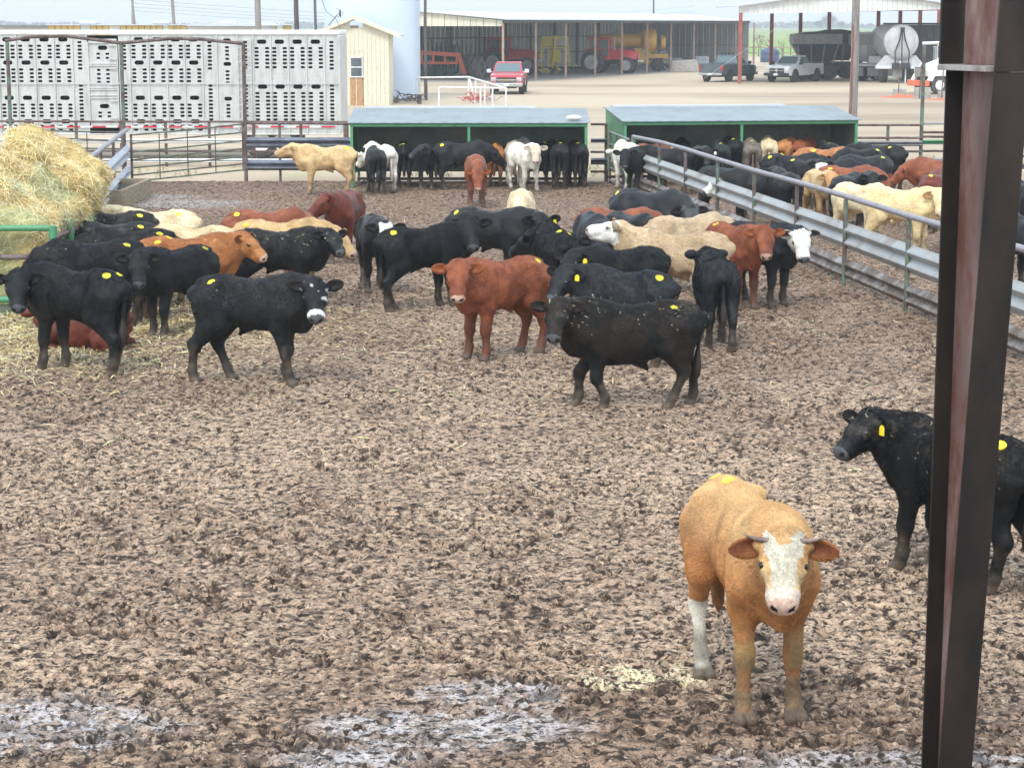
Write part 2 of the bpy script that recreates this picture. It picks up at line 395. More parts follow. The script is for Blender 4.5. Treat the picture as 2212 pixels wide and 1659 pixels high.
    pr += [Cap(H(-0.015, 0, -0.01), H(0.125, 0, -0.012), r(0.104, 0.085), r(0.104, 0.076), side=hl, k=0.05, reg=hd),
           Cap(H(0.12, 0, -0.010), H(0.34, 0, -0.030), r(0.094, 0.070), r(0.068, 0.060), side=hl, k=0.05, reg=hd),
           Cap(H(0.335, 0, -0.038), H(0.375, 0, -0.042), r(0.080, 0.064), r(0.072, 0.056), side=hl, k=0.035, reg=hd),
           Cap(H(0.02, 0, -0.105), H(0.17, 0, -0.10), r(0.082, 0.065), r(0.060, 0.05), side=hl, k=0.05, reg=hd),
           Cap(H(0.17, 0, -0.10), H(0.345, 0, -0.098), r(0.055, 0.045), r(0.045, 0.034), side=hl, k=0.035, reg=hd)]
    for s in (1, -1):
        pr.append(Cap(H(0.115, s*0.080, 0.012), H(0.160, s*0.076, 0.004), 0.028*hs, 0.026*hs, k=0.03, reg=hd))
        pr.append(Cap(H(0.0, s*0.075, 0.01), H(-0.02, s*0.12, 0.01), 0.036*hs, 0.026*hs, k=0.03, reg=hd))
        pr.append(Cap(H(0.05, s*0.06, -0.075), H(0.14, s*0.055, -0.075), 0.05*hs, 0.042*hs, k=0.04, reg=hd))
    if po.get('bull', True) and not lie:
        pr.append(Cap((-0.04, 0, 0.635-dp), (-0.13, 0, 0.55-dp), 0.055, 0.024, k=0.07))
    info = dict(P=P, hf=hf, hl=hl, hu=hu, hs=hs, H=H)
    return pr, info

def cow_mesh(po, h):
    pr, info = cow_prims(po)
    lo = np.min([p.lo for p in pr], 0)+0.02; hi = np.max([p.hi for p in pr], 0)-0.02
    if not po.get('lie'): lo[2] = -0.05
    n = np.ceil((hi-lo)/h).astype(int)+1
    F = np.full(n, 0.25)
    for p in pr:
        a = np.clip(np.floor((p.lo-lo)/h).astype(int), 0, n); b = np.clip(np.ceil((p.hi-lo)/h).astype(int)+1, 0, n)
        if np.any(b <= a): continue
        g = np.stack(np.meshgrid(*[lo[k]+h*np.arange(a[k], b[k]) for k in range(3)], indexing='ij'), -1)
        sl = tuple(slice(a[k], b[k]) for k in range(3))
        F[sl] = smin(F[sl], p.d(g), p.k)
    F[0], F[-1] = .1, .1; F[:, 0], F[:, -1] = .1, .1; F[:, :, 0], F[:, :, -1] = .1, .1
    V, Q = surface_nets(F, lo, h)
    # relief: flank hollow, shoulder crease, folds
    nse = vnoise(V*9, 3)-.5; nse2 = vnoise(V*22, 4)-.5
    inw = np.zeros_like(V); inw[:, 1] = -np.sign(V[:, 1]); XS = 0.83*po.get('len', 1.0); side = ss(.06, .16, np.abs(V[:, 1]))
    hol = np.exp(-(((V[:, 0]+.27*XS)/.10)**2+((V[:, 2]-1.00)/.10)**2))*.042+np.exp(-(((V[:, 0]-.30*XS)/.045)**2))*ss(.55, .75, V[:, 2])*ss(1.15, 1.0, V[:, 2])*.014
    for k_ in range(5): hol = hol+np.exp(-(((V[:, 0]-(-.14+.085*k_)*XS-.05*(V[:, 2]-.85))/.016)**2))*np.exp(-((V[:, 2]-.86)/.13)**2)*.0035
    hol = hol+np.exp(-(((V[:, 0]+.50*XS+.25*(V[:, 2]-.8))/.03)**2))*ss(.62, .75, V[:, 2])*ss(.98, .85, V[:, 2])*.010
    V = V+inw*(hol*side*(V[:, 2] > .55))[:, None]
    fr_ = V-np.array([0, 0, .85]); fr_ = fr_/(np.linalg.norm(fr_, axis=1)[:, None]+1e-6); V = V+fr_*((nse*.018+nse2*.009)*(V[:, 2] > .3))[:, None]
    D = {}
    for p in pr:
        d = p.d(V); D[p.reg] = np.minimum(D.get(p.reg, np.full(len(V), 9.)), d)
    return V, Q, D, info

def ear_geo(info, s, droop=8, fwd=10, n=9):
    """cupped leaf ear, closed with thickness"""
    H, hs = info['H'], info['hs']
    base = H(0.0, s*0.105, 0.012); hl, hf, hu = info['hl']*s, info['hf'], info['hu']
    # ears stay level with the world: mix the head's own left axis with gravity
    d = hl*math.cos(math.radians(droop)) - np.array([0, 0, 1.])*math.sin(math.radians(droop)) - hf*math.sin(math.radians(fwd))
    d /= np.linalg.norm(d)
    hf2 = np.array([hf[0], hf[1], 0.0]); hf2 = hf2/max(1e-3, np.linalg.norm(hf2))*0.9+hf*0.25
    nrm = hf2 - d*hf2.dot(d); nrm /= np.linalg.norm(nrm); up = np.cross(nrm, d)*(1 if s > 0 else -1)
    if up.dot(hu) < 0: up = -up
    L = 0.175*hs; W = 0.058*hs
    V = []; Q = []; C = []
    for lay in (0, 1):
        for i in range(n):
            t = i/(n-1); w = W*math.sqrt(max(.02, math.sin(math.pi*(.10+.86*t))))*(.72+.28*min(1, t*3))
            if i == n-1: w *= .72
            for j in range(5):
                a = (j-2)/2
                p = base+d*((L*t if i < n-1 else L*1.01)-0.02)+up*(w*a)+nrm*(0.030*hs*(a*a-1)*math.sin(math.pi*min(1, t+0.15))) - nrm*(0.012 if lay else 0)*(1-abs(a)*0.7)
                V.append(p); C.append((lay, t, a))
    def k(l_, i, j): return l_*n*5+i*5+j
    for i in range(n-1):
        for j in range(4):
            Q.append((k(0, i, j), k(0, i+1, j), k(0, i+1, j+1), k(0, i, j+1)))
            Q.append((k(1, i, j), k(1, i, j+1), k(1, i+1, j+1), k(1, i+1, j)))
        Q.append((k(0, i, 0), k(1, i, 0), k(1, i+1, 0), k(0, i+1, 0)))
        Q.append((k(0, i, 4), k(0, i+1, 4), k(1, i+1, 4), k(1, i, 4)))
    return np.array(V), np.array(Q), C, base, d, nrm, up

def tail_geo(swing=0.0, n=16, m=8, lie=False, dx=0.0):
    V = []; Q = []
    for i in range(n):
        t = i/(n-1)
        x = (-0.67+.08)-0.065*math.sin(min(1, t*2.2)*1.5)+0.02*t; z = 1.12-0.80*t**1.15 if not lie else 1.12-0.55*t
        if t < 0.12: z = 1.09-0.02*t
        y = swing*t*t
        r = 0.034*(1-t*1.1)+0.013 if t < 0.6 else (0.018+0.026*math.sin((t-0.6)/0.4*math.pi*0.9))
        if i == n-1: r = 0.004
        for j in range(m):
            a = 2*math.pi*j/m
            V.append((x+dx+r*math.cos(a), y+r*math.sin(a), z+0.3*r*math.cos(a)))
    for i in range(n-1):
        for j in range(m):
            Q.append((i*m+j, i*m+(j+1) % m, (i+1)*m+(j+1) % m, (i+1)*m+j))
    return np.array(V), np.array(Q)

def ss(a, b, x): 
    t = np.clip((x-a)/(b-a), 0, 1); return t*t*(3-2*t)

HIDE = {  # base, shade of rough patches, lower-leg tone, nose (paled as painted highlight on dark hides), ear-inside
    'black':  ((.0050, .0056, .0070), (.012, .011, .010), (.009, .009, .009), (.075, .078, .085), (.018, .015, .014)),
    'brownblack': ((.005, .0045, .004), (.018, .011, .007), (.010, .008, .007), (.07, .07, .075), (.02, .014, .012)),
    'grey':   ((.012, .015, .019), (.024, .025, .027), (.018, .018, .02), (.085, .088, .095), (.02, .018, .018)),
    'red':    ((.26, .078, .032), (.16, .042, .020), (.12, .040, .022), (.50, .33, .25), (.30, .09, .03)),
    'darkred': ((.14, .030, .014), (.085, .018, .010), (.07, .018, .012), (.30, .18, .14), (.12, .03, .02)),
    'orange': ((.44, .185, .062), (.32, .115, .038), (.28, .12, .05), (.60, .42, .33), (.20, .065, .028)),
    'gold':   ((.60, .42, .21), (.46, .29, .13), (.50, .33, .15), (.62, .42, .34), (.45, .25, .12)),
    'cream':  ((.72, .60, .38), (.60, .46, .26), (.60, .48, .30), (.66, .50, .42), (.52, .34, .22)),
    'tan':    ((.46, .34, .21), (.34, .24, .14), (.40, .30, .19), (.50, .40, .34), (.32, .19, .12)),
    'white':  ((.80, .77, .68), (.66, .60, .48), (.66, .60, .50), (.62, .48, .42), (.55, .42, .34)),
    'dun':    ((.17, .135, .105), (.10, .08, .06), (.30, .25, .19), (.10, .09, .09), (.12, .09, .07)),
}
COWMESH = {}
def build_cow(key, po, hide='black', h=0.02, seed=0, face=None, mud=0.30, speck=0.0, socks=None, extra=None, tail=0.0):
    """numpy verts, faces, colours of one animal"""
    V, Q, D, info = cow_mesh(po, h)
    c0, c1, cl, cn, ce = [np.array(c) for c in HIDE[hide]]
    big = 9.0
    dh = D.get('head', np.full(len(V), big)); db = D['body']; dl = D.get('leg', np.full(len(V), big)); dho = D.get('hoof', np.full(len(V), big))
    n1 = vnoise(V*4.5, seed); n2 = vnoise(V*14, seed+5); n3 = vnoise(V*45, seed+9)
    # body relief: soft folds
    w = ss(0.42, 0.6, n1*0.6+n2*0.4)
    col = c0+(c1-c0)*w[:, None]*0.75
    lg = ss(0.03, -0.02, dl-db)*ss(0.60, 0.35, V[:, 2])
    col = col+(cl-col)*lg[:, None]*0.7
    hl = (V-info['P'])/info['hs']
    ha, hb, hc = hl@info['hf']/po.get('al', .80), hl@info['hl'], hl@info['hu']
    hm = (dh < db+0.01) & (dh < 0.03)
    if face == 'white' or face == 'whitebig':
        m = hm & (ha > (-0.04 if face == 'whitebig' else 0.0)+0.03*(n2-0.5)) & (ha > -0.1)
        col[m] = np.array([.78, .76, .70])*(0.85+0.2*n3[m])[:, None]
    if face == 'blaze':      # white frame with dark centre
        m = hm & (np.abs(hb) < 0.075+0.02*n2) & (hc > -0.03) & (ha < 0.34); col[m] = (.74, .73, .70)
        m2 = hm & (np.abs(hb) < 0.040) & (hc > -0.03) & (ha > 0.08); col[m2] = c0*1.6
    if face == 'muzzle':
        m = hm & (ha > 0.315+0.03*n2); col[m] = (.66, .64, .64)
        m = hm & (hc > 0.0) & (n2 > 0.66) & (ha < 0.2); col[m] = (.45, .45, .45)
    if face == 'curly':
        k = (0.78+0.32*n3)[:, None]
        m = hm & (ha > -.02); t_ = ss(.10, .30, ha)[:, None]
        side_ = np.array([.60, .36, .15])+(np.array([.66, .50, .30])-np.array([.60, .36, .15]))*t_
        col[m] = (side_*k)[m]
        m = hm & (hc > -0.05) & (np.abs(hb) < 0.094-0.028*ss(.08, .13, ha)-0.10*np.clip(ha-0.14, 0, 1)+0.012*(n3-.5)) & (ha < 0.34) & (ha > -0.10)
        col[m] = (np.array([.62, .575, .46])*k)[m]
        m = hm & (ha > 0.315); col[m] = (np.array([.68, .58, .48])*k)[m]
    if face == 'pale':
        m = hm & (ha > 0.02); col[m] = (col*0.45+np.array([.72, .64, .50])*0.55)[m]
    if face == 'greyface':
        m = hm; col[m] = (col*0.5+np.array([.075, .078, .08])*0.7)[m]
    if extra: extra(V, col, n1, n2, hm)
    # nose pad with nostrils
    m = hm & (ha > 0.385) & (hc > -0.088); col[m] = cn*(0.85+0.3*n3[m])[:, None]
    nost = hm & (ha > 0.375) & (np.abs(np.abs(hb)-0.040) < 0.016) & (np.abs(hc+0.028) < 0.016); col[nost] = (.012, .009, .009)
    V = V - 0.010*nost[:, None]*info['hf']
    mouth = hm & (ha > 0.34) & (np.abs(hc+0.090) < 0.006); col[mouth] = col[mouth]*0.35
    eyr = hm & (face != 'x') & (np.abs(ha-0.140) < 0.034) & (np.abs(np.abs(hb)-0.105) < 0.022) & (np.abs(hc-0.010) < 0.018)
    col[eyr] = col[eyr]*0.35
    if socks:
        for (sx, sy, z0) in socks:
            m = (V[:, 2] < z0+0.03*n2) & (V[:, 0]*sx > 0) & (V[:, 1]*sy > 0); col[m] = (np.array([.68, .64, .54])*(0.8+0.3*n2)[:, None])[m]
    # mud on the lower legs, caked in patches; hooves
    mudc = np.array([.105, .078, .056])
    mm = ss(mud+0.12, mud-0.12, V[:, 2]-0.22*(n2-0.5)-0.1*(n1-0.5))*(0.25+0.6*n2)
    if not po.get('lie'): mm = mm*(V[:, 2] < 0.6)
    mm = np.clip(mm+0.9*ss(0.11, 0.05, V[:, 2])*(0 if po.get('lie') else 1), 0, 0.95)
    col = col+(mudc-col)*mm[:, None]
    if speck:                # chaff and dried dirt on back
        n4 = vnoise(V*70, seed+77); m = (n4 > 0.965-0.02*speck) & (V[:, 2] > 0.85) & (n2 > .5); col[m] = (.26, .23, .17)
        pt = ss(0.50, 0.80, vnoise(V*11, seed+31)*.6+n3*.4)*ss(0.9, 1.1, V[:, 2])*min(speck, 1)
        col = col+(np.array([.075, .062, .050])-col)*(0.7*pt)[:, None]
    parts = [(V, Q, col)]
    for s in (1, -1):
        ev, eq, ec, base, d, nrm, up = ear_geo(info, s, *po.get('ears', (6, 8)))
        cc = np.array([(ce if lay == 0 and abs(a) < 0.9 else c0*0.9 if face not in ('whitebig',) else np.array([.6, .55, .48])) for lay, t, a in ec])
        parts.append((ev, eq, cc))
        info['ear%d' % s] = (base, d, nrm, up)
    tv, tq = tail_geo(tail, lie=po.get('lie', False), dx=.03-.66*.83*(po.get('len', 1)-1))
    tc = np.tile(c0*0.95, (len(tv), 1)); tc[tv[:, 2] < 0.62] = c0*0.6+mudc*0.3
    parts.append((tv, tq, tc))
    if po.get('lie'):
        for p_ in parts: p_[0][:, 2] -= 0.47
    off = 0; VV = []; QQ = []; CC = []
    for v, q, c in parts:
        VV.append(v); QQ.append(np.asarray(q)+off); CC.append(c); off += len(v)
    return np.concatenate(VV), np.concatenate(QQ), np.clip(np.concatenate(CC), 0, 1), info

def np_mesh(name, V, Q, mat, col=None, smooth=True, uvh=None):
    me = bpy.data.meshes.new(name)
    me.vertices.add(len(V)); me.vertices.foreach_set('co', np.asarray(V, np.float32).ravel())
    k = Q.shape[1]
    me.loops.add(Q.size); me.loops.foreach_set('vertex_index', Q.astype(np.int32).ravel())
    me.polygons.add(len(Q)); me.polygons.foreach_set('loop_start', np.arange(0, Q.size, k, dtype=np.int32))
    try: me.polygons.foreach_set('loop_total', np.full(len(Q), k, np.int32))
    except Exception: pass
    me.update(calc_edges=True)
    if smooth: me.polygons.foreach_set('use_smooth', np.ones(len(Q), bool))
    if col is not None:
        a = me.color_attributes.new('Col', 'FLOAT_COLOR', 'POINT')
        a.data.foreach_set('color', np.concatenate([col, np.ones((len(col), 1))], 1).astype(np.float32).ravel())
    me.validate(); me.update()
    if mat: me.materials.append(mat)
    return me
# ------------------------------------------------------------------ ground
def grid_mesh(xs, ys, fn):
    """fn(X, Y) -> z, colour ; one sheet"""
    X, Y = np.meshgrid(xs, ys) if xs.ndim == 1 else (xs, ys)
    Z, C = fn(X, Y); ny, nx = X.shape
    V = np.stack([X, Y, Z], -1).reshape(-1, 3); i = np.arange(ny*nx).reshape(ny, nx)
    Q = np.stack([i[:-1, :-1], i[:-1, 1:], i[1:, 1:], i[1:, :-1]], -1).reshape(-1, 4)
    return V, Q, C.reshape(-1, 3)
def fbm2(x, y, s, o=4, seed=0):
    r = 0; a = 1; t = 0
    for k in range(o): r = r+a*vn2(x*s*2**k+17.3*k, y*s*2**k-9.1*k, seed+k); t += a; a *= .5
    return r/t
def worley(x, y, s, seed=0, rad=(0.25, .45)):
    """distance to jittered points, scaled cells"""
    gx, gy = x*s, y*s; ix, iy = np.floor(gx).astype(np.int64), np.floor(gy).astype(np.int64); best = np.full(x.shape, 9.0); val = np.zeros(x.shape)
    for a in (-1, 0, 1):
        for b in (-1, 0, 1):
            cx, cy = ix+a, iy+b
            def hh(k):
                n = (cx*73856093) ^ (cy*19349663) ^ ((seed+k)*83492791); n = (n ^ (n >> 13))*1274126177; n = n ^ (n >> 16); return (n & 0xffff)/65535.0
            px, py = cx+hh(1), cy+hh(2); d = np.hypot(gx-px, gy-py); v = hh(3)
            m = d < best; best = np.where(m, d, best); val = np.where(m, v, val)
    return best, val
def blob(X, Y, c, rx, ry): return np.exp(-(((X-c[0])/rx)**2+((Y-c[1])/ry)**2))
WETS = [(G(60, 1560), 1.1, .75), (G(960, 1575), .95, .55), (G(1080, 1500), .55, .4), (G(750, 1640), .8, .3), (G(1900, 1650), 1.1, .35), (G(2090, 1650), .5, .3),
        (G(400, 440), 2.1, 1.7), (G(330, 425), 1.5, 1.2)]
LIGHT = [(G(1290+90, 1460), .5, .3)]
def mud_fn(X, Y):
    low = fbm2(X, Y, .55, 3, 3)-.5
    wx = (vn2(X*6, Y*6, 5)-.5)*.11; wy = (vn2(X*6, Y*6, 15)-.5)*.11
    c1, v1 = worley(X+wx*1.6, Y-wy*1.6, 5.6, 11); c2, v2 = worley(X+wx, Y+wy, 13.0, 23)
    rough = np.clip(ss(.30, .66, fbm2(X, Y, 1.3, 3, 41)), .15, 1)
    f1 = fbm2(X, Y, 10, 4, 7); f6 = fbm2(X*.8, Y, 24, 3, 77)
    pit = ss(.44, .16, c1+.25*(f1-.5))*(v1 > .42)
    rim = np.exp(-((c1-.52)/.15)**2)*(v1 > .42)
    clod = np.clip(1-(c2/.62)**2, 0, 1)*(v2 > .30); crev = ss(.44, .66, c2)*(v1 < .8)
    Z = .05*low + (.034*(f1-.5)*2 - .070*pit + .016*rim + .020*clod*(.5+f1) - .012*crev + .030*(f6-.5))*(.22+.42*rough)
    wet = 0
    for c, rx, ry in WETS: wet = np.maximum(wet, blob(X+.35*(vn2(X*1.7, Y*1.7, 9)-.5), Y, c, rx*.85, ry*.8))
    wn = fbm2(X, Y, 4.5, 4, 51)
    wetm = ss(.42, .80, wet*.95+wn*.55-.12)
    Z = Z*(1-.35*wetm)
    # colours: dry crust, damp brown, dark clods, shade painted in damp pits, wet film
    dry = np.array([.56, .405, .28]); damp = np.array([.31, .21, .145]); dark = np.array([.035, .025, .020]); film = np.array([.55, .54, .555])
    patch = fbm2(X, Y, .35, 3, 61)
    far = ss(30, 46, Y)*.55+ss(.45, .6, patch)*.35
    # the trampled middle of the pen is drier and paler
    mid = blob(X, Y, (0.3, 17.5), 5.5, 8)
    near = ss(13.4, 11.2, Y)
    k = np.clip(.62-.35*mid+far+.45*near+.45*(f1-.5)*2, 0, 1)
    C = dry+(damp-dry)*k[..., None]
    dk = np.clip(pit*.85*rough+crev*.62*rough*ss(.62, .40, f1)*1.3+clod*.8*(v2 > .86)+ss(.60, .68, fbm2(X*.75, Y, 17, 3, 71))*.5+.45*near*ss(.5, .60, f1), 0, 1)*.93  # pits and crevices darkened in colour for damp and shade
    C = C+(dark-C)*dk[..., None]
    straw = blob(X, Y, (-6.5, 28.5), 3.2, 3.4)
    C = C+(np.array([.40, .30, .13])-C)*(straw*ss(.35, .6, fbm2(X, Y, 6, 3, 81))*.75)[..., None]
    f5 = fbm2(X, Y, 6.5, 4, 57); wk = wetm*ss(.56, .44, f1*.55+f5*.5-.10+.30*pit+.18*clod)
    C = C+(film-C)*(wk*.42+ss(.15, .9, wet)*.20)[..., None]
    for c, rx, ry in LIGHT:
        b_ = ss(.40, .9, blob(X, Y, c, rx, ry)*ss(.3, .6, fbm2(X, Y, 14, 3, 91))*1.5); C = C+(np.array([.72, .62, .40])-C)*(b_*.85)[..., None]
    C = C*(.86+.28*fbm2(X, Y, 28, 2, 101))[..., None]
    return Z, C
d = [4.0, 5.2, 6.2, 7.0, 7.8, 8.5, 9.2, 9.8]
while d[-1] < 54.8: d.append(d[-1]*(1+.00150))
d = np.array(d); u = np.linspace(-1, 1, 860)
# even screen-free layout: strips that widen with distance, edges left coarse
uu = np.clip(np.abs(u)/.88, 0, 1); ux = np.clip((np.abs(u)-.88)/.12, 0, 1)
Yg = np.repeat(d[:, None], len(u), 1); Xg = np.sign(u)[None, :]*(0.275*Yg*uu[None, :]+(.04*Yg+5.5)*ux[None, :])
V, Q, C = grid_mesh(Xg, Yg, mud_fn)
M['mud'] = mk('trampled mud', (.3, .2, .15), .82, 0, vcol=True, bump=.5, bscale=45, spec=.14)
nt = M['mud'].node_tree; b = nt.nodes['Principled BSDF']
sp = nt.nodes.new('ShaderNodeSeparateColor'); vc = [x for x in nt.nodes if x.type == 'VERTEX_COLOR'][0]; nt.links.new(vc.outputs[0], sp.inputs[0])
rg = nt.nodes.new('ShaderNodeMapRange'); rg.inputs[1].default_value = .30; rg.inputs[2].default_value = .50; rg.inputs[3].default_value = .80; rg.inputs[4].default_value = .28
nt.links.new(sp.outputs[2], rg.inputs[0]); nt.links.new(rg.outputs[0], b.inputs['Roughness'])
mul_noise(M['mud'], [(30, .36, .62, .72, 1.32, 'n')])
nt = M['mud'].node_tree; n_, l_ = nt.nodes, nt.links; b = n_['Principled BSDF']; mp_ = [x for x in n_ if x.type == 'MAPPING'][0]; src = b.inputs['Base Color'].links[0].from_socket
def dnoise(sc, lo, hi, det=7, ro=.62, dist=0):
    t = n_.new('ShaderNodeTexNoise'); t.inputs['Scale'].default_value = sc; t.inputs['Detail'].default_value = det; t.inputs['Roughness'].default_value = ro; t.inputs['Distortion'].default_value = dist
    l_.new(mp_.outputs[0], t.inputs['Vector']); r = n_.new('ShaderNodeMapRange'); r.interpolation_type = 'SMOOTHSTEP'; r.inputs[1].default_value = lo; r.inputs[2].default_value = hi; l_.new(t.outputs[0], r.inputs[0]); return r.outputs[0]
def mixc(fac, a, colr, k=1.0):
    m = n_.new('ShaderNodeMath'); m.operation = 'MULTIPLY'; m.inputs[1].default_value = k; l_.new(fac, m.inputs[0]); x = n_.new('ShaderNodeMix'); x.data_type = 'RGBA'; l_.new(m.outputs[0], x.inputs[0]); l_.new(a, x.inputs[6]); x.inputs[7].default_value = (*colr, 1); return x.outputs[2]
dk1 = dnoise(15, .525, .565, dist=.3, ro=.68); dk2 = dnoise(36, .53, .57); dk3 = dnoise(8.5, .570, .60, dist=.4, ro=.7); lt1 = dnoise(19, .56, .64)
src = mixc(lt1, src, (.68, .55, .40), .5); src = mixc(dk2, src, (.085, .055, .040), .70); src = mixc(dk1, src, (.026, .018, .014), .95); src = mixc(dk3, src, (.030, .022, .018), .9); l_.new(src, b.inputs['Base Color'])
M['mud'].node_tree.nodes['Principled BSDF']
for _n in M['mud'].node_tree.nodes:
    if _n.type == 'BUMP': _n.inputs['Strength'].default_value = .6; _n.inputs['Distance'].default_value = .03
o = bpy.data.objects.new('pen_mud', np_mesh('pen_mud', V, Q, M['mud'], C)); COL.objects.link(o); o['kind'] = 'structure'
# the yard and the land beyond it: one wide sheet just under the mud
def yard_fn(X, Y):
    n = fbm2(X, Y, .06, 4, 5); n2 = fbm2(X, Y, .9, 3, 6); n3 = fbm2(X*.35, Y*1.6, .12, 4, 8)
    g = np.array([.49, .40, .29]); g2 = np.array([.31, .24, .175]); gr = np.array([.20, .33, .07]); gr2 = np.array([.32, .34, .12]); mud = np.array([.22, .16, .11])
    C = g+(g2-g)*np.clip(ss(.48, .72, n)*.5+ss(.5, .75, n3)*.6+.25*(n2-.5), 0, 1)[..., None]
    f = ss(268, 282, Y+6*(n-.5)+.12*X); gg = gr+(gr2-gr)*ss(.4, .65, n)[..., None]
    C = C+(gg-C)*f[..., None]
    m = ss(56.5, 54.6, Y+1.5*(n2-.5)); C = C+(mud-C)*m[..., None]
    vg = ss(.58, .7, fbm2(X, Y, .5, 3, 12))*ss(62, 58, Y)*.4; C = C+(np.array([.30, .32, .12])-C)*vg[..., None]
    Z = np.full(X.shape, -.085)+.03*(n2-.5)+ss(56, 60, Y)*.07
    return Z, C
ys = np.concatenate([np.linspace(-20, 50, 12), np.arange(52, 130, .7), np.geomspace(131, 3000, 200)])
xs = np.concatenate([-np.geomspace(2600, 41, 40), np.arange(-40, 46, .7), np.geomspace(47, 2600, 40)])
V, Q, C = grid_mesh(xs, ys, yard_fn)
M['yard'] = mk('gravel yard', (.4, .3, .2), .9, 0, vcol=True, bump=.3, bscale=6, spec=.2)
o = bpy.data.objects.new('ground', np_mesh('ground', V, Q, M['yard'], C)); COL.objects.link(o); o['kind'] = 'structure'
# ------------------------------------------------------------------ the herd
from mathutils.bvhtree import BVHTree
PENL = 'cattle standing in the near pen'; PENB = 'cattle lined along the first shelter'; PENR = 'cattle crowded in the right pen'; FEED = 'cattle eating at the hay feeder'
def wrap(a): return (a+180) % 360-180
def decal(bvh, c, nrm, r, name, mat, parent, lift=.004):
    loc, nn, _, _ = bvh.find_nearest(Vector(c))
    if loc is None: return
    nn = nn if nn.dot(Vector(nrm)) > 0 else -nn
    u = nn.cross(Vector((1, 0, 0))).normalized(); v = nn.cross(u); V = []; F = []
    for lay in (0, 1):
        for k, rr in enumerate((0.0, .55, 1.0)):
            n = 1 if k == 0 else 14
            for j in range(n):
                a = 2*math.pi*j/14; p = loc+(u*math.cos(a)+v*math.sin(a)*1.12)*r*rr*(1+.05*math.sin(3*a+c[0]*9))
                q, qn, _, _ = bvh.find_nearest(p+nn*.01)
                V.append(q+nn*(lift if lay else -.002))
    def I(l, k, j): return l*29+(0 if k == 0 else 1+(k-1)*14+j % 14)
    for j in range(14):
        F.append((I(1, 0, 0), I(1, 1, j), I(1, 1, j+1))); F.append((I(1, 1, j), I(1, 2, j), I(1, 2, j+1), I(1, 1, j+1)))
        F.append((I(0, 2, j), I(0, 2, j+1), I(1, 2, j+1), I(1, 2, j)))
    mb = MB(); mb.add(V, F); return mb.build(name, mat, parent, smooth=True)
NC = 0; CH = []; NEARBY = []
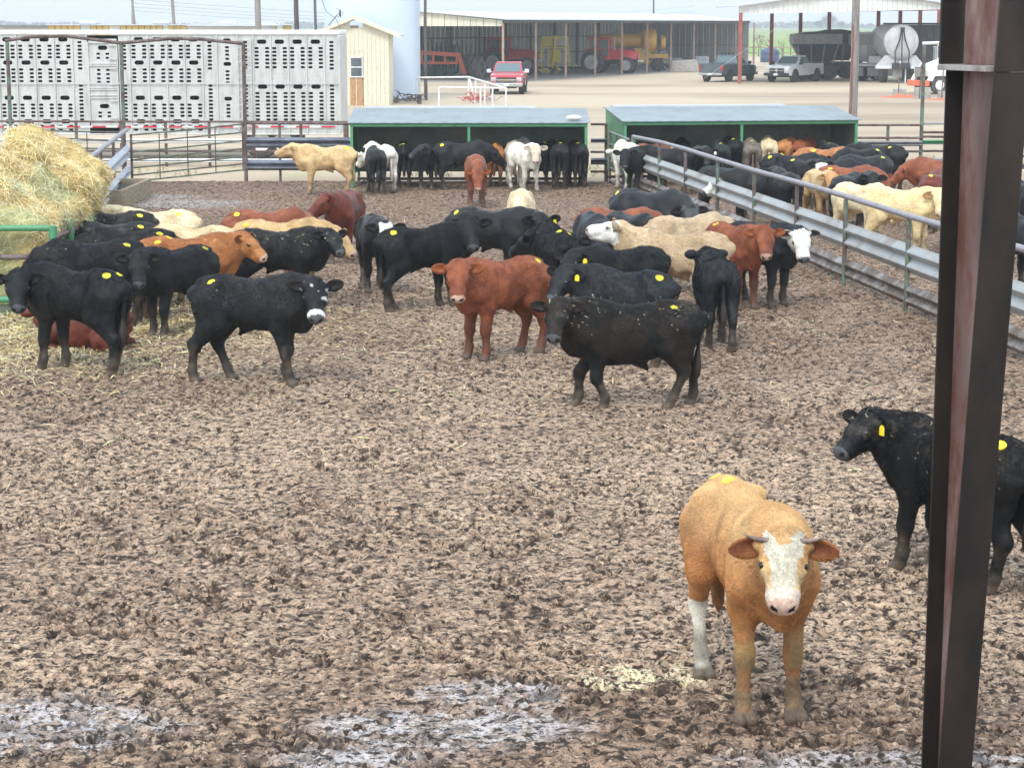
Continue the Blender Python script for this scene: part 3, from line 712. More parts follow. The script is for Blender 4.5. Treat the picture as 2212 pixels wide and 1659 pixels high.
def cow(px, py, hd, hide, label, s=1.0, look=None, hp=-32, npi=14, ny=None, hy=None, st=((-.42, .07),), tagc=None, tagside=1, group=PENL, cat='cow', fine=None, at=None, zc=1.15, **kw):
    global NC; NC += 1
    keys = ('feet', 'kneeb', 'lift', 'lat', 'fat', 'nl', 'lie', 'ears', 'bull', 'hs', 'len', 'deep', 'al', 'leg')
    po = {k: kw.pop(k) for k in keys if k in kw}
    if group in (PENB, PENR): s *= .95; py += 3
    if group == PENR and look == 'cam': npi = max(npi, 22); hp = max(hp, -50)
    w_ = G(px, py, zc*s) if at is None else Vector(at)
    if look == 'cam': look = math.degrees(math.atan2(-w_.y, -w_.x))
    rel = wrap(look-hd) if look is not None else 0
    po['neck'] = (ny if ny is not None else max(-55, min(55, rel*.5)), npi); po['head'] = (hy if hy is not None else max(-115, min(115, rel)), hp)
    h = fine or (.0115 if w_.y < 17 else .019 if w_.y < 34 else .026)
    r_ = random.Random(NC*13)
    if 'feet' not in po: po['feet'] = tuple(r_.uniform(-.11, .11) for _ in range(4))
    if 'fat' not in po: po['fat'] = r_.uniform(.95, 1.07)
    if 'hs' not in po: po['hs'] = r_.uniform(1.13, 1.22)
    if 'len' not in po: po['len'] = r_.uniform(.96, 1.05)
    if 'ears' not in po: po['ears'] = (r_.uniform(-4, 14), r_.uniform(4, 20))
    V, Q, C, info = build_cow(NC, po, hide, h, seed=NC*7, tail=r_.uniform(-.04, .04), **kw)
    V = V*s; a = R(hd)
    off = Vector((-.1*math.cos(a)*s, -.1*math.sin(a)*s, 0))
    o = bpy.data.objects.new('cow', np_mesh('cow', V, Q, M['hide'], C)); COL.objects.link(o)
    o.location = (w_.x-off.x, w_.y-off.y, -.026); o.rotation_euler = (0, 0, a)
    tag(o, label, cat, group)
    H, hs = info['H'], info['hs']; face_ = kw.get('face'); er = .025 if face_ == 'curly' else .021
    dz = -.47 if po.get('lie') else 0
    if w_.y < 36 and info['P'][2] > .5 and abs(wrap(hd+po['head'][0]-(-90))) < 120:
        for sd in (1, -1):
            p = (H(.142, sd*(.099 if face_ != 'curly' else .094), .012 if face_ != 'curly' else .020)+np.array([0, 0, dz]))*s; e = MB(); e.lathe([(0, -1), (.55, -.83), (.9, -.4), (1, 0), (.9, .4), (.55, .83), (0, 1)], 12)
            e.v = [(p[0]+q[0]*er*hs, p[1]+q[1]*er*hs, p[2]+q[2]*er*hs) for q in e.v]; e.build('eye', M['eye'], o, smooth=True)
    bvh = None
    if st or 1: bvh = BVHTree.FromPolygons([tuple(v) for v in V.tolist()], Q.tolist())
    side = 1 if math.cos(R(hd-90)-math.atan2(-w_.y, -w_.x)) < 0 else -1
    cs = math.atan2(-w_.y, -w_.x)-a; side = math.sin(cs)
    for q_, (x, y) in enumerate(st or ()):
        if q_ == 0: y = side*.19
        decal(bvh, (x*s, y*s, (1.20+dz)*s), (0, side*.5, 1), .048, 'sticker', M['sticker'], o, lift=.014 if w_.y < 20.5 and s > .9 and ('shaggy' in label or cat == 'calf') else .004)
    if tagc:
        base, d, nrm, up = info['ear%d' % tagside]; c = (base+d*.085+nrm*.012+np.array([0, 0, dz]))*s
        dn = np.array([0, 0, -1.]); sd = np.cross(dn, nrm); sd /= np.linalg.norm(sd); t = MB()
        pr_ = [(-.012, 0), (.012, 0), (.030, .022), (.030, .078), (-.030, .078), (-.030, .022)]
        P0 = [Vector(c+sd*a_+dn*b_) for a_, b_ in pr_]; P1 = [p+Vector(nrm)*.005 for p in P0]
        t.add(P0+P1, [tuple(range(6)), tuple(range(11, 5, -1))]+[(i, i+6, (i+1) % 6+6, (i+1) % 6) for i in range(6)]); t.build('ear_tag', M[tagc], o)
    o['fs'] = s
    if w_.y < 31 and not po.get('lie'): NEARBY.append((o, V, Q, C, info))
    if kw.get('speck', 0) >= .6: CH.append(((o, V, Q, C, info), int(34*kw['speck'])))
    return o, V, Q, C, info
CAMD = 'cam'
# --- group at the hay feeder, far ones first
cow(214, 446, 195, 'cream', 'cream cow partly hidden behind the hay, nearest the wooden trough', group=FEED, hp=-45, npi=-10, st=())
cow(352, 455, 178, 'cream', 'cream cow whose pale rump shows right of the row of black backs', group=FEED, hp=-55, npi=-25, st=((-.4, .06),))
cow(262, 458, 188, 'black', 'black cow at the feeder, farthest of the black backs, two yellow stickers', group=FEED, hp=-50, npi=-22, st=((-.42, .08), (-.3, -.04)), speck=1)
cow(262, 482, 186, 'black', 'black cow with straw on its back, second black back at the feeder', group=FEED, hp=-50, npi=-22, speck=1)
cow(300, 497, 190, 'black', 'black cow at the feeder with one sticker, just behind the orange one', group=FEED, hp=-50, npi=-22, speck=.6)
cow(436, 490, 172, 'cream', 'pale cream cow with only its back visible behind the orange one', group=FEED, hp=-50, npi=-25, st=())
cow(222, 521, 198, 'black', 'large black cow with its head in the feeder beside the green post', s=1.03, group=FEED, hp=-55, npi=-24, speck=.4)
# --- near pen
cow(382, 513, 14, 'orange', 'orange cow facing right behind the black one that looks at the camera', s=1.0, look=-18, hp=-36, npi=26, st=((-.40, .05), (-.2, -.02)), bull=False)
cow(395, 535, -128, 'black', 'black cow facing the camera in front of the orange cow', s=1.0, look=CAMD, hp=-52, npi=22, fat=1.0, feet=(.03, -.04, .1, -.1))
cow(560, 455, 6, 'red', 'red brown cow with only its back showing behind the cream one', hp=-60, npi=-38, st=((-.5, .05),))
cow(585, 478, -6, 'gold', 'long cream gold cow chewing hay with lowered head', s=1.04, look=-30, hp=-38, npi=4, st=((-.46, .07),))
cow(580, 497, -6, 'black', 'black cow facing right with dried dirt on its back', s=1.0, look=-55, hp=-30, npi=22, speck=2.2, st=())
cow(522, 598, -12, 'black', 'black cow with white muzzle and spotted forehead in the left foreground', s=1.065, look=-62, hp=-46, npi=20, ny=-34, hy=-72, face='muzzle', feet=(-.05, .08, .16, -.17), st=((-.42, .08),), speck=.3, fine=.0145, ears=(-4, 12), len=1.0, hs=1.17)
cow(184, 582, 152, 'black', 'big black cow at the left edge looking back at the camera', ny=80, hy=130, s=1.07, look=-103, hp=-46, npi=14, feet=(.05, -.05, -.08, .12), st=((-.50, .10), (-.60, -.02)), fine=.0145, fat=1.06, hs=1.17, len=1.0)
o = cow(198, 0, 172, 'darkred', 'dark red cow lying on straw behind the legs of a black cow', s=.86, at=(*G(205, 752)[:2], 0), lie=True, deep=.14, hp=-35, npi=0, fat=1.2, st=((-.50, .05),), bull=False, mud=0, look=95)
cow(748, 414, -98, 'darkred', 'dark red cow turning its head left in the middle of the pen', s=1.05, look=-150, hp=-34, npi=22, st=((-.46, .04),))
cow(806, 466, -80, 'black', 'black cow with white framed forehead facing the camera', s=1.0, look=CAMD, hp=-46, npi=14, face='blaze', ny=14, hy=0, st=((-.46, .08),))
cow(1125, 412, -92, 'cream', 'cream cow head on behind the big black one, head lowered', s=1.0, look=CAMD, hp=-60, npi=-14, st=())
cow(1045, 452, -22, 'black', 'long black cow with yellow ear tag standing broadside mid pen', s=1.07, look=-62, hp=-55, npi=12, tagc='tagyellow', tagside=1, st=((-.55, .09),), fat=1.03)
cow(892, 492, 32, 'black', 'black cow with red ear tag looking round over its shoulder', s=1.03, look=-55, hp=-48, npi=34, ny=-12, hy=-112, tagc='tagred', tagside=-1, feet=(.0, .06, .10, -.12), st=((-.50, .05),), fine=.016)
cow(1100, 560, -138, 'red', 'bright red brown cow facing the camera in the centre', s=1.05, look=CAMD, hp=-50, npi=26, feet=(.0, .03, -.02, .05), st=((-.50, .02), (-.40, -.10)), fine=.0145, mud=.14, hs=1.17, ears=(2, 4))
cow(1203, 496, 101, 'black', 'black cow seen from behind with two stickers, right of the red brown one', s=1.05, look=150, hp=-30, npi=0, st=((-.42, .03), (-.45, -.13)))
cow(1388, 412, -38, 'grey', 'dark grey cow near the rail at the back of the group, head down', s=1.1, look=-72, hp=-45, npi=-8, st=((-.60, .08),), face='greyface')
cow(1318, 452, -25, 'red', 'red and white cow mostly hidden behind the black heads', s=1.0, look=-50, hp=-40, npi=-2, st=(), face='white')
cow(1352, 462, -62, 'black', 'black cow with its head just left of the brown and white ear', s=1.0, look=-92, hp=-45, npi=2, st=())
cow(1280, 462, -84, 'grey', 'dark slate cow with lowered head between two black cows', s=1.05, look=CAMD, hp=-55, npi=-14, st=())
cow(1468, 468, 22, 'tan', 'tan cow standing behind the pale one, only its peaked back visible', s=1.02, look=200, hp=-30, npi=-15, ny=0, hy=10, st=())
cow(1362, 536, -160, 'black', 'black cow with yellow ear tag under the chin of the pale cow', s=.95, look=-120, hp=-32, npi=18, tagc='tagyellow', tagside=1, st=())
cow(1484, 503, 175, 'tan', 'pale tan cow raising its white face with a green ear tag', s=1.08, look=176, hp=2, npi=42, face='white', tagc='taggreen', tagside=1, st=(), ears=(-25, -30), extra=lambda V, c, a, b, hm: c.__imul__(1.22))
cow(1372, 585, 150, 'grey', 'charcoal cow with yellow ear tag behind the front black one', s=1.0, look=-125, hp=-44, npi=22, ny=38, hy=78, tagc='tagyellow', tagside=1, st=((-.52, .03),))
cow(1632, 484, -50, 'grey', 'black bodied cow with white face beside the fence', s=1.02, look=-78, hp=-55, npi=20, face='whitebig', st=())
cow(1575, 486, -66, 'red', 'red brown cow facing the camera beside the white faced one', s=1.03, look=CAMD, hp=-50, npi=26, ny=4, hy=-22, st=((-.35, -.02),), feet=(0, .05, .05, -.05))
cow(1550, 556, 93, 'grey', 'slate black cow walking away with one sticker on its hip', s=1.0, look=98, hp=-5, npi=20, st=((-.10, .05),), feet=(.05, -.05, .10, -.10), bull=False)
WB = cow(1392, 652, 183, 'brownblack', 'shaggy black cow walking left across the foreground with dusty poll', s=1.0, look=-138, hp=-44, npi=26, ny=36, hy=74, feet=(-.12, .15, .16, -.12), kneeb=(.05, .08, 0, 0), speck=2.6, st=((-.42, .06),), fine=.0125, hs=1.17, ears=(0, 10), len=1.14, deep=0.1)
FR = cow(1606, 1062, -79, 'orange', 'orange calf with horns and curly white forehead nearest the camera', s=1.1, look=-98, hp=-50, npi=20, ny=-14, hy=-18, face='curly', feet=(.02, 0, .0, .10), st=((-.52, .05), (-.30, -.03)), socks=((-1, 1, .44), (-1, -1, .44)), fine=.0095, fat=.78, leg=.80, hs=1.08, al=.70, mud=.30, cat='calf', ears=(2, -6), len=1.06, bull=False,
         extra=lambda V, c, a, b, hm: c.__iadd__((np.array([.66, .44, .21])-c)*((ss(.72, 1.12, V[:, 2])*.62*(.6+.8*a)+.06)*(1-hm))[:, None]+(np.array([.30, .19, .075])-c)*(ss(.62, .42, V[:, 2])*ss(.25, .6, b)*.8*(V[:, 0] > 0))[:, None]))
RB = cow(2105, 935, 127, 'black', 'black calf with yellow ear tag behind the steel column', s=0.98, look=-150, hp=-32, npi=28, ny=40, hy=84, tagc='tagyellow', tagside=1, st=((-.45, .05),), speck=2.2, fine=.011, feet=(.06, -.04, .06, -.10), cat='calf', hs=1.08, ears=(-8, -8), len=1.05, deep=0.03)
# horns of the front calf
for sd in (1, -1):
    i_ = FR[4]; p0 = i_['H'](-.02, sd*.088, .055)*1.10; l_ = i_['hl']*sd; u_ = np.array([0, 0, 1.]); f_ = i_['hf']
    pts = [p0-l_*.02, p0+l_*.04+u_*.006, p0+l_*.085+u_*.016, p0+l_*.12+u_*.034]
    MB().tube(pts, [.017, .014, .009, .003], 10).build('horn', M['horn'], FR[0], smooth=True)
# --- first shelter row
B = dict(group=PENB)
cow(812, 318, 100, 'black', 'black cow mostly hidden behind the white one at the shelter', st=(), **B)
cow(716, 313, 181, 'gold', 'cream gold cow standing broadside with raised head, left end of shelter', s=1.08, look=182, hp=-14, npi=26, st=((-.50, -.03),), **B)
cow(825, 310, 118, 'white', 'white cow seen from behind at the left of the first shelter', s=1.06, look=130, hp=-40, npi=-15, st=(), **B)
cow(872, 308, 93, 'black', 'black cow from behind between the white one and the shelter wall', look=90, hp=-40, npi=-15, st=((-.40, -.05), (-.35, .1)), **B)
cow(920, 310, -88, 'grey', 'dark grey cow facing the camera with head turned left', look=-150, hp=-25, npi=24, ny=-20, hy=-62, st=(), **B)
cow(985, 305, 8, 'black', 'black cow standing broadside against the back of the shelter', s=1.08, hp=-40, npi=-12, st=((-.50, .02),), **B)
cow(1070, 309, 90, 'orange', 'orange cow from behind near the middle post of the shelter', s=.98, hp=-40, npi=-15, st=((-.30, .05),), **B)
cow(1028, 333, -86, 'red', 'rust red cow walking toward the camera with head low', s=1.04, look=CAMD, hp=-62, npi=-22, st=(), **B)
cow(1118, 300, 74, 'white', 'white cow behind the one that faces the camera', s=1.06, hp=-40, npi=-12, st=(), **B)
cow(1128, 308, -66, 'white', 'white cow with tan face looking straight at the camera', s=1.06, look=CAMD, hp=-52, npi=22, st=(), extra=lambda V, c, a, b, hm: c.__isub__((c-np.array([.52, .40, .26]))*(.75*hm)[:, None]), **B)
cow(1178, 305, 70, 'black', 'black cow just right of the white ones', hp=-40, npi=-12, st=((-.3, .1),), **B)
cow(1211, 306, 84, 'black', 'black cow from behind with a sticker, second from the shelter right end', s=1.04, hp=-40, npi=-12, st=((-.36, .03),), **B)
cow(1248, 306, 97, 'black', 'black cow from behind at the right end of the first shelter', s=1.02, hp=-40, npi=-12, st=((-.36, .05),), **B)
# --- right pen
P_ = dict(group=PENR)
cow(1358, 306, 104, 'white', 'whitish cow from behind, seen through the small pipe gate', s=1.08, hp=-38, npi=-10, st=(), **P_)
cow(1402, 308, 40, 'red', 'red cow barely showing behind the black ones near the gate', hp=-40, npi=-10, st=(), **P_)
cow(1474, 300, 88, 'black', 'black cow deep in the shadow of the second shelter', hp=-40, npi=-12, st=(), **P_)
cow(1400, 320, -140, 'black', 'black cow with head down behind the first rail posts', look=CAMD, hp=-50, npi=-15, st=((-.2, .05),), **P_)
cow(1452, 315, 182, 'black', 'black cow broadside with a white ear tag behind the rail', s=1.05, hp=-40, npi=12, tagc='tagwhite', tagside=1, st=((-.3, .05), (-.1, .03)), **P_)
cow(1514, 314, -84, 'black', 'black cow facing the camera with a white ear tag', s=1.02, look=CAMD, hp=-46, npi=2, tagc='tagwhite', tagside=1, st=(), **P_)
cow(1556, 307, 92, 'grey', 'black cow from behind, left of the tallest black one', hp=-40, npi=-12, st=((-.35, -.04),), **P_)
cow(1583, 298, 95, 'black', 'tallest black cow from behind under the middle post', s=1.06, hp=-40, npi=-12, st=((-.30, .05),), **P_)
cow(1624, 302, 88, 'dun', 'grey brown cow from behind between the black and cream ones', s=1.05, hp=-40, npi=-12, st=((-.3, .08),), **P_)
cow(1660, 297, 86, 'cream', 'dirty cream cow from behind in the second shelter', s=1.05, hp=-40, npi=-12, st=((-.2, .05),), mud=.55, **P_)
cow(1698, 299, 70, 'orange', 'orange cow from behind left of its twin at the shelter wall', s=1.02, hp=-40, npi=-12, st=((-.2, .05),), **P_)
cow(1732, 300, 62, 'red', 'red orange cow deep in the shelter near the right post', s=1.0, hp=-40, npi=-12, st=(), **P_)
cow(1792, 306, 100, 'black', 'black cow with bright sticker beside the right green post', hp=-40, npi=-12, st=((-.2, .05),), **P_)
cow(1700, 331, -14, 'black', 'long black cow broadside in front of the orange backs', s=1.06, look=-30, hp=-38, npi=-6, st=((-.5, .06), (-.2, .0)), **P_)
cow(1768, 318, -18, 'orange', 'orange cow with a white face in the right pen', s=1.04, look=-70, hp=-50, npi=0, face='whitebig', st=((-.2, .0),), **P_)
cow(1730, 342, -60, 'black', 'black cow with small white forehead spot among the black ones', s=.98, look=CAMD, hp=-50, npi=-6, face='white', st=((-.3, .05),), **P_)
cow(1784, 344, -10, 'black', 'black cow with lowered head beneath the white faced orange one', s=.98, look=-30, hp=-45, npi=-12, st=(), **P_)
cow(1868, 319, -150, 'black', 'black cow behind the grey one near the shelter right post', s=1.04, look=-120, hp=-35, npi=0, st=((-.42, .05),), **P_)
cow(1908, 311, 150, 'black', 'black cow with tail to the pen gate, right of the shelter', s=1.06, hp=-35, npi=0, st=((-.30, .05),), **P_)
cow(1882, 334, -162, 'grey', 'slate cow standing in front of two black ones by the gate', s=1.0, look=-130, hp=-35, npi=2, st=((-.35, .0),), **P_)
cow(1560, 358, -28, 'grey', 'charcoal cow with a pale patch on its shoulder behind the rail', s=1.0, look=-50, hp=-50, npi=-18, st=(), extra=lambda V, c, a, b, hm: c.__iadd__((np.array([.62, .55, .36])-c)*((np.hypot(V[:, 0]-.30, V[:, 2]-.9) < .22)*(V[:, 1] < 0))[:, None]), **P_)
cow(1652, 367, 176, 'black', 'black cow with cream white face behind the fourth rail post', s=1.02, look=196, hp=-35, npi=0, face='whitebig', st=((-.5, 0),), **P_)
cow(1700, 370, 98, 'black', 'black cow from behind with head lifted over another', s=1.06, hp=0, npi=26, st=(), **P_)
cow(1768, 366, -78, 'gold', 'golden tan cow facing the camera with orange head', s=1.0, look=CAMD, hp=-50, npi=0, st=(), extra=lambda V, c, a, b, hm: c.__isub__((c-np.array([.46, .20, .07]))*(.7*hm)[:, None]), **P_)
cow(1818, 357, -26, 'red', 'reddish cow with drooping brown head in the right pen', s=1.0, look=-60, hp=-48, npi=2, st=((-.3, .05),), **P_)
cow(1826, 376, 60, 'grey', 'grey cow wedged between the golden and cream cows', s=.98, hp=-40, npi=-12, st=(), **P_)
cow(1880, 368, -95, 'black', 'black cow facing the camera just behind the yellow cream one', s=1.0, look=CAMD, hp=-54, npi=-2, st=(), **P_)
cow(1850, 394, -52, 'cream', 'cream white cow with head hanging low at the rail', s=1.0, look=-66, hp=-56, npi=-22, st=(), **P_)
cow(1935, 404, -30, 'gold', 'yellow cream cow turned to the camera near the right end of the rail', s=1.08, look=CAMD, hp=-52, npi=6, st=(), ears=(14, 4), extra=lambda V, c, a, b, hm: c.__iadd__((np.array([.80, .66, .36])-c)*.55), **P_)
cow(2044, 341, 172, 'red', 'farther of the two red cows beside the steel column', s=1.05, hp=-40, npi=-10, st=(), **P_)
cow(2016, 372, 70, 'darkred', 'nearer of the two red cows beside the steel column', s=1.05, hp=-40, npi=-10, st=((-.55, .12),), **P_)
cow(2060, 402, -100, 'cream', 'cream cow half hidden by the left edge of the steel column', s=1.0, look=-150, hp=-40, npi=0, face='white', st=(), **P_)
cow(2222, 392, 100, 'black', 'black cow right of the steel column with a sticker', s=1.05, hp=-40, npi=-8, st=((-.5, .1),), **P_)
cow(2232, 470, 110, 'black', 'black cow at the right picture edge behind the rail', s=1.05, hp=-40, npi=-8, st=((-.5, .1),), **P_)

# --- shaggy coats on the nearest animals, short tapered hairs lying back over the skin
M['hair'] = mk('hair', (.3, .2, .1), .7, 0, vcol=True, spec=.2)
def coat(rec, n, L, seed, curl=0, wd=.0016):
    o, V, Q, C, info = rec; r_ = np.random.default_rng(seed)
    a, b, c_, d = V[Q[:, 0]], V[Q[:, 1]], V[Q[:, 2]], V[Q[:, 3]]; nn = np.cross(c_-a, d-b); ar = np.linalg.norm(nn, axis=1); nn = nn/(ar[:, None]+1e-9)
    ctr = (a+c_)/2; nearby = Q.max(1) < len(V)-128-180; w_ = ar*nearby*(V[Q[:, 0], 2] > .16*rec[0].scale.x); pk = r_.choice(len(Q), n, p=w_/w_.sum())
    u, v = r_.random(n)[:, None], r_.random(n)[:, None]; A_, B_, C_, D_ = a[pk], b[pk], c_[pk], d[pk]; p = (A_*(1-u)+B_*u)*(1-v)+(D_*(1-u)+C_*u)*v; N = nn[pk]; col = C[Q[pk, 0]]
    t = np.tile([-1.0, 0, -.45], (n, 1))+r_.normal(size=(n, 3))*(.35)
    rel_ = (p/o['fs']-info['P'])/info['hs']; ha_ = rel_@info['hf']/curl if curl else rel_@info['hf']/.8
    hm = (np.abs(rel_@info['hl']) < .16) & (ha_ > -.03) & (np.linalg.norm(rel_, axis=1) < .45)
    if curl: t[hm] = r_.normal(size=(hm.sum(), 3))*1.2
    t -= N*np.sum(t*N, 1)[:, None]; t /= np.linalg.norm(t, axis=1)[:, None]+1e-6
    eye_ = np.minimum(np.linalg.norm(p-info['H'](.142, .099, .012)*o['fs'], axis=1), np.linalg.norm(p-info['H'](.142, -.099, .012)*o['fs'], axis=1)) < .036
    short = np.where(ha_*hm > .30, .12, np.where(hm, .45, 1))*np.where(eye_, .1, 1)*np.where(p[:, 2] < .62*o['fs'], .5, 1)
    l = (L*r_.uniform(.5, 1.3, n)*short)[:, None]; s = np.cross(t, N)*(wd*r_.uniform(.7, 1.5, n))[:, None]
    rise = .32+.30*r_.random((n, 1)); V2 = np.stack([p-s, p+s, p+t*l*.55+N*l*rise+s*.7, p+t*l*.55+N*l*rise-s*.7, p+t*l+N*l*rise*.8], 1)
    k = np.arange(n)[:, None]*5; tri = np.concatenate([k+np.array([[0, 1, 2]]), k+np.array([[0, 2, 3]]), k+np.array([[3, 2, 4]])])
    cc = np.repeat(np.clip(col*r_.uniform(.80, 1.25, (n, 1))*(.62+.50*vnoise(p*8, 5)+.26*vnoise(p*25, 6))[:, None], 0, 1), 5, 0)
    h = bpy.data.objects.new('coat', np_mesh('coat', V2.reshape(-1, 3), tri, M['hair'], cc)); COL.objects.link(h); h.parent = o
coat(FR, 130000, .017, 1, .70); coat(RB, 70000, .020, 2); coat(WB, 60000, .018, 3)
for k_, rec_ in enumerate(NEARBY):
    if rec_[0] not in (FR[0], RB[0], WB[0]): coat(rec_, 20000, .020, 40+k_, 0, .0030)

def chaff(rec, n, seed, zmin=.95):
    """bits of straw lying on an animal's back, one mesh"""
    o, V, Q, C, info = rec; r_ = np.random.default_rng(seed); fs = o['fs']; cand = np.where((V[:len(V)-308, 2] > zmin*fs))[0]; pk = r_.choice(cand, n)
    P = V[pk]; N = P-np.array([0, 0, .85*fs]); N[:, 0] *= .2; N /= np.linalg.norm(N, axis=1)[:, None]
    v, q, c_ = straws(P+N*.012, N, n, L=(.015, .05), wd=.002, cols=[(.62, .55, .32), (.70, .64, .44), (.5, .44, .22)], droop=.2, lift=.3)
    h = bpy.data.objects.new('chaff', np_mesh('chaff', v, q, M['hay'], c_)); COL.objects.link(h); h.parent = o; h['kind'] = 'stuff'
# ------------------------------------------------------------------ fences, gates, shelters, feeder
def lerp(a, b, t): return Vector(a)+(Vector(b)-Vector(a))*t
def wbeam(A, B, z0, z1, depth=.09, sag=0.0, seed=0, n=5, humps=2, flip=1):
    """corrugated guard-rail between A and B (x, y), from z0 to z1; wavy from years of pushing"""
    A, B = Vector(A).to_2d(), Vector(B).to_2d(); d = (B-A).normalized(); nr = Vector((-d.y, d.x))*flip; r_ = random.Random(seed)
    k = 17; prof = []
    for i in range(k):
        t = i/(k-1); o = .5-.5*math.cos(2*math.pi*humps*t); prof.append((depth*o, z0+(z1-z0)*t))
    rings = []; of = 0
    for i in range(n+1):
        t = i/n; c = A+(B-A)*t; of = .6*of+r_.uniform(-1, 1)*sag; ring = []
        for o, z in prof: p = c+nr*(o); ring.append((p.x, p.y, z+of))
        for o, z in reversed(prof): p = c+nr*(o-.007); ring.append((p.x, p.y, z+of))
        rings.append(ring)
    mb = MB(); mb.loft(rings); return mb
def pipe(A, B, r=.03, sag=0, seed=0, n=6):
    r_ = random.Random(seed); A, B = Vector(A), Vector(B)
    pts = [A+(B-A)*(i/n)+Vector((0, 0, (r_.uniform(-1, 1)*sag if 0 < i < n else 0))) for i in range(n+1)]
    return MB().tube(pts, r, 8)
# right dividing fence
FA, FB = Vector((2.98, 52.0)), Vector((6.35, 24.0))
def on_line(px, A=FA, B=FB):
    k = (px-CX)/FPX*1.015; lo, hi = -.3, 1.5
    t = (A.x-k*A.y)/(k*(B.y-A.y)-(B.x-A.x)); return A+(B-A)*t
f = empty('rail_fence', (FA.x, FA.y, 0), 0, 'long steel rail fence with two guard rails dividing the pens', 'fence')
def sub(o, p): o.parent = p; o.matrix_parent_inverse = Matrix.Translation(-p.location); return o
pts = [on_line(x) for x in (1363, 1418, 1474, 1542, 1621, 1711, 1817, 1951, 2135)]
d = (FB-FA).normalized(); nr = Vector((-d.y, d.x)); 
if nr.x < 0: nr = -nr
for i, p in enumerate(pts):
    top = 1.36+.02*math.sin(i*2.1)
    mb = MB().tube([(p.x, p.y, -.2), (p.x+.01*math.sin(i*3), p.y, top)], .036 if i else .055, 10)
    sub(mb.build('post', M['greenpost'] if i % 3 != 2 else M['rust'], None, smooth=True), f)
sub(MB().tube([(pts[0].x, pts[0].y, 1.34)]+[(p.x, p.y, 1.40+.012*math.sin(i*1.7)) for i, p in enumerate(pts[1:-1])]+[(6.8, 20.2, 1.42)], .047, 12).build('top_rail', M['pipe'], None, smooth=True), f)
FE = FA+d*32
for i, (a, b) in enumerate(zip(pts, pts[1:]+[FE])):
    o_ = nr*.05
    sub(wbeam(a+o_, b+o_, .57, .98, sag=.0025, seed=i, flip=-1, depth=.075, n=5).build('guard_rail', M['galv'], None, smooth=True), f)
    sub(wbeam(a+o_, b+o_, .10, .41, sag=.008, seed=i+40, flip=-1, depth=.07, n=6).build('guard_rail', M['galvold'], None, smooth=True), f)
# small pipe gate at the far end of it
A, B_ = on_line(1363), G(1311, 386)
g = empty('pipe_gate', (B_.x, B_.y, 0), 0, 'short sloping pipe gate between the shelter and the rail fence', 'gate')
a3, b3 = Vector((A.x-.08, A.y+.05, 0)), Vector((B_.x, 54.2, 0))
fr = MB()
for k, (za, zb) in enumerate(((1.26, 1.33), (.98, 1.02), (.66, .70), (.36, .40), (.05, .08))): fr.tube([a3+Vector((0, 0, za)), b3+Vector((0, 0, zb))], .026, 8)
sub(fr.build('rail', M['pipe'], None, smooth=True), g)
for t in (0, .33, .66, 1):
    p = a3+(b3-a3)*t; sub(MB().tube([p, p+Vector((0, 0, 1.3 if t < 1 else 1.36))], .03 if t in (0, 1) else .022, 8).build('upright', M['rust'], None, smooth=True), g)
# back fence pieces
def back_section(name, label, x0, x1, Y, parts, posts, group=None, cat='fence'):
    f = empty(name, (AT(x0, 300, Y).x, Y, 0), 0, label, cat, group)
    X0, X1 = AT(x0, 300, Y).x, AT(x1, 300, Y).x
    for kind, za, zb, m in parts:
        if kind == 'p': sub(pipe((X0, Y, za), (X1, Y, zb), .032, .004, int(X0*10+za*99)).build('rail', M[m], None, smooth=True), f)
        else: sub(wbeam((X0, Y-.05), (X1, Y-.05), za, zb, sag=.004, seed=int(X0*10), flip=-1, depth=.10).build('guard_rail', M[m], None, smooth=True), f)
    for px, h, m, r in posts:
        X = AT(px, 300, Y).x; sub(MB().tube([(X, Y+.03, -.2), (X, Y+.03, h)], r, 10).build('post', M[m], None, smooth=True), f)
    return f
M['darkgalv'] = mk('old dark beam', (.16, .17, .20), .42, .6, (.30, .33, .37), 2, .2, 12, (.45, .7))
back_section('rail_fence', 'guard rail fence between the tall gate frame and the first shelter', 532, 757, 55.0,
    [('p', 1.52, 1.50, 'rust'), ('w', .87, 1.15, 'darkgalv'), ('w', .28, .56, 'darkgalv')], [(604, 1.5, 'rust', .035), (668, 1.0, 'rust', .03), (750, 1.5, 'greenpost', .04)])
back_section('rail_fence', 'short fence section filling the gap between the two shelters', 1276, 1312, 55.4,
    [('p', 1.47, 1.47, 'rust'), ('w', .98, 1.10, 'darkgalv'), ('p', .74, .74, 'rust'), ('w', .40, .58, 'darkgalv'), ('p', .22, .22, 'rust')], [(1309, 1.5, 'rust', .04)])
back_section('rail_fence', 'back fence of pipes and beams right of the second shelter', 1842, 1990, 55.6,
    [('p', 1.44, 1.44, 'rust'), ('p', 1.10, 1.10, 'rust'), ('w', .88, 1.03, 'pipe'), ('p', .74, .74, 'rust'), ('w', .36, .52, 'pipe'), ('w', .14, .28, 'darkgalv')], [(1918, 1.42, 'greenpost', .04), (1846, 1.42, 'rust', .05)])
back_section('pipe_gate', 'barred gate under the green post frame near the steel column', 1992, 2075, 55.8,
    [('p', 1.47, 1.47, 'pipe'), ('p', 1.24, 1.24, 'rust'), ('p', 1.12, 1.12, 'rust'), ('w', .92, 1.04, 'green'), ('p', .74, .74, 'rust'), ('p', .52, .52, 'pipe'), ('p', .3, .3, 'rust'), ('p', .1, .1, 'rust')], [(2070, 1.5, 'rust', .04)], cat='gate')
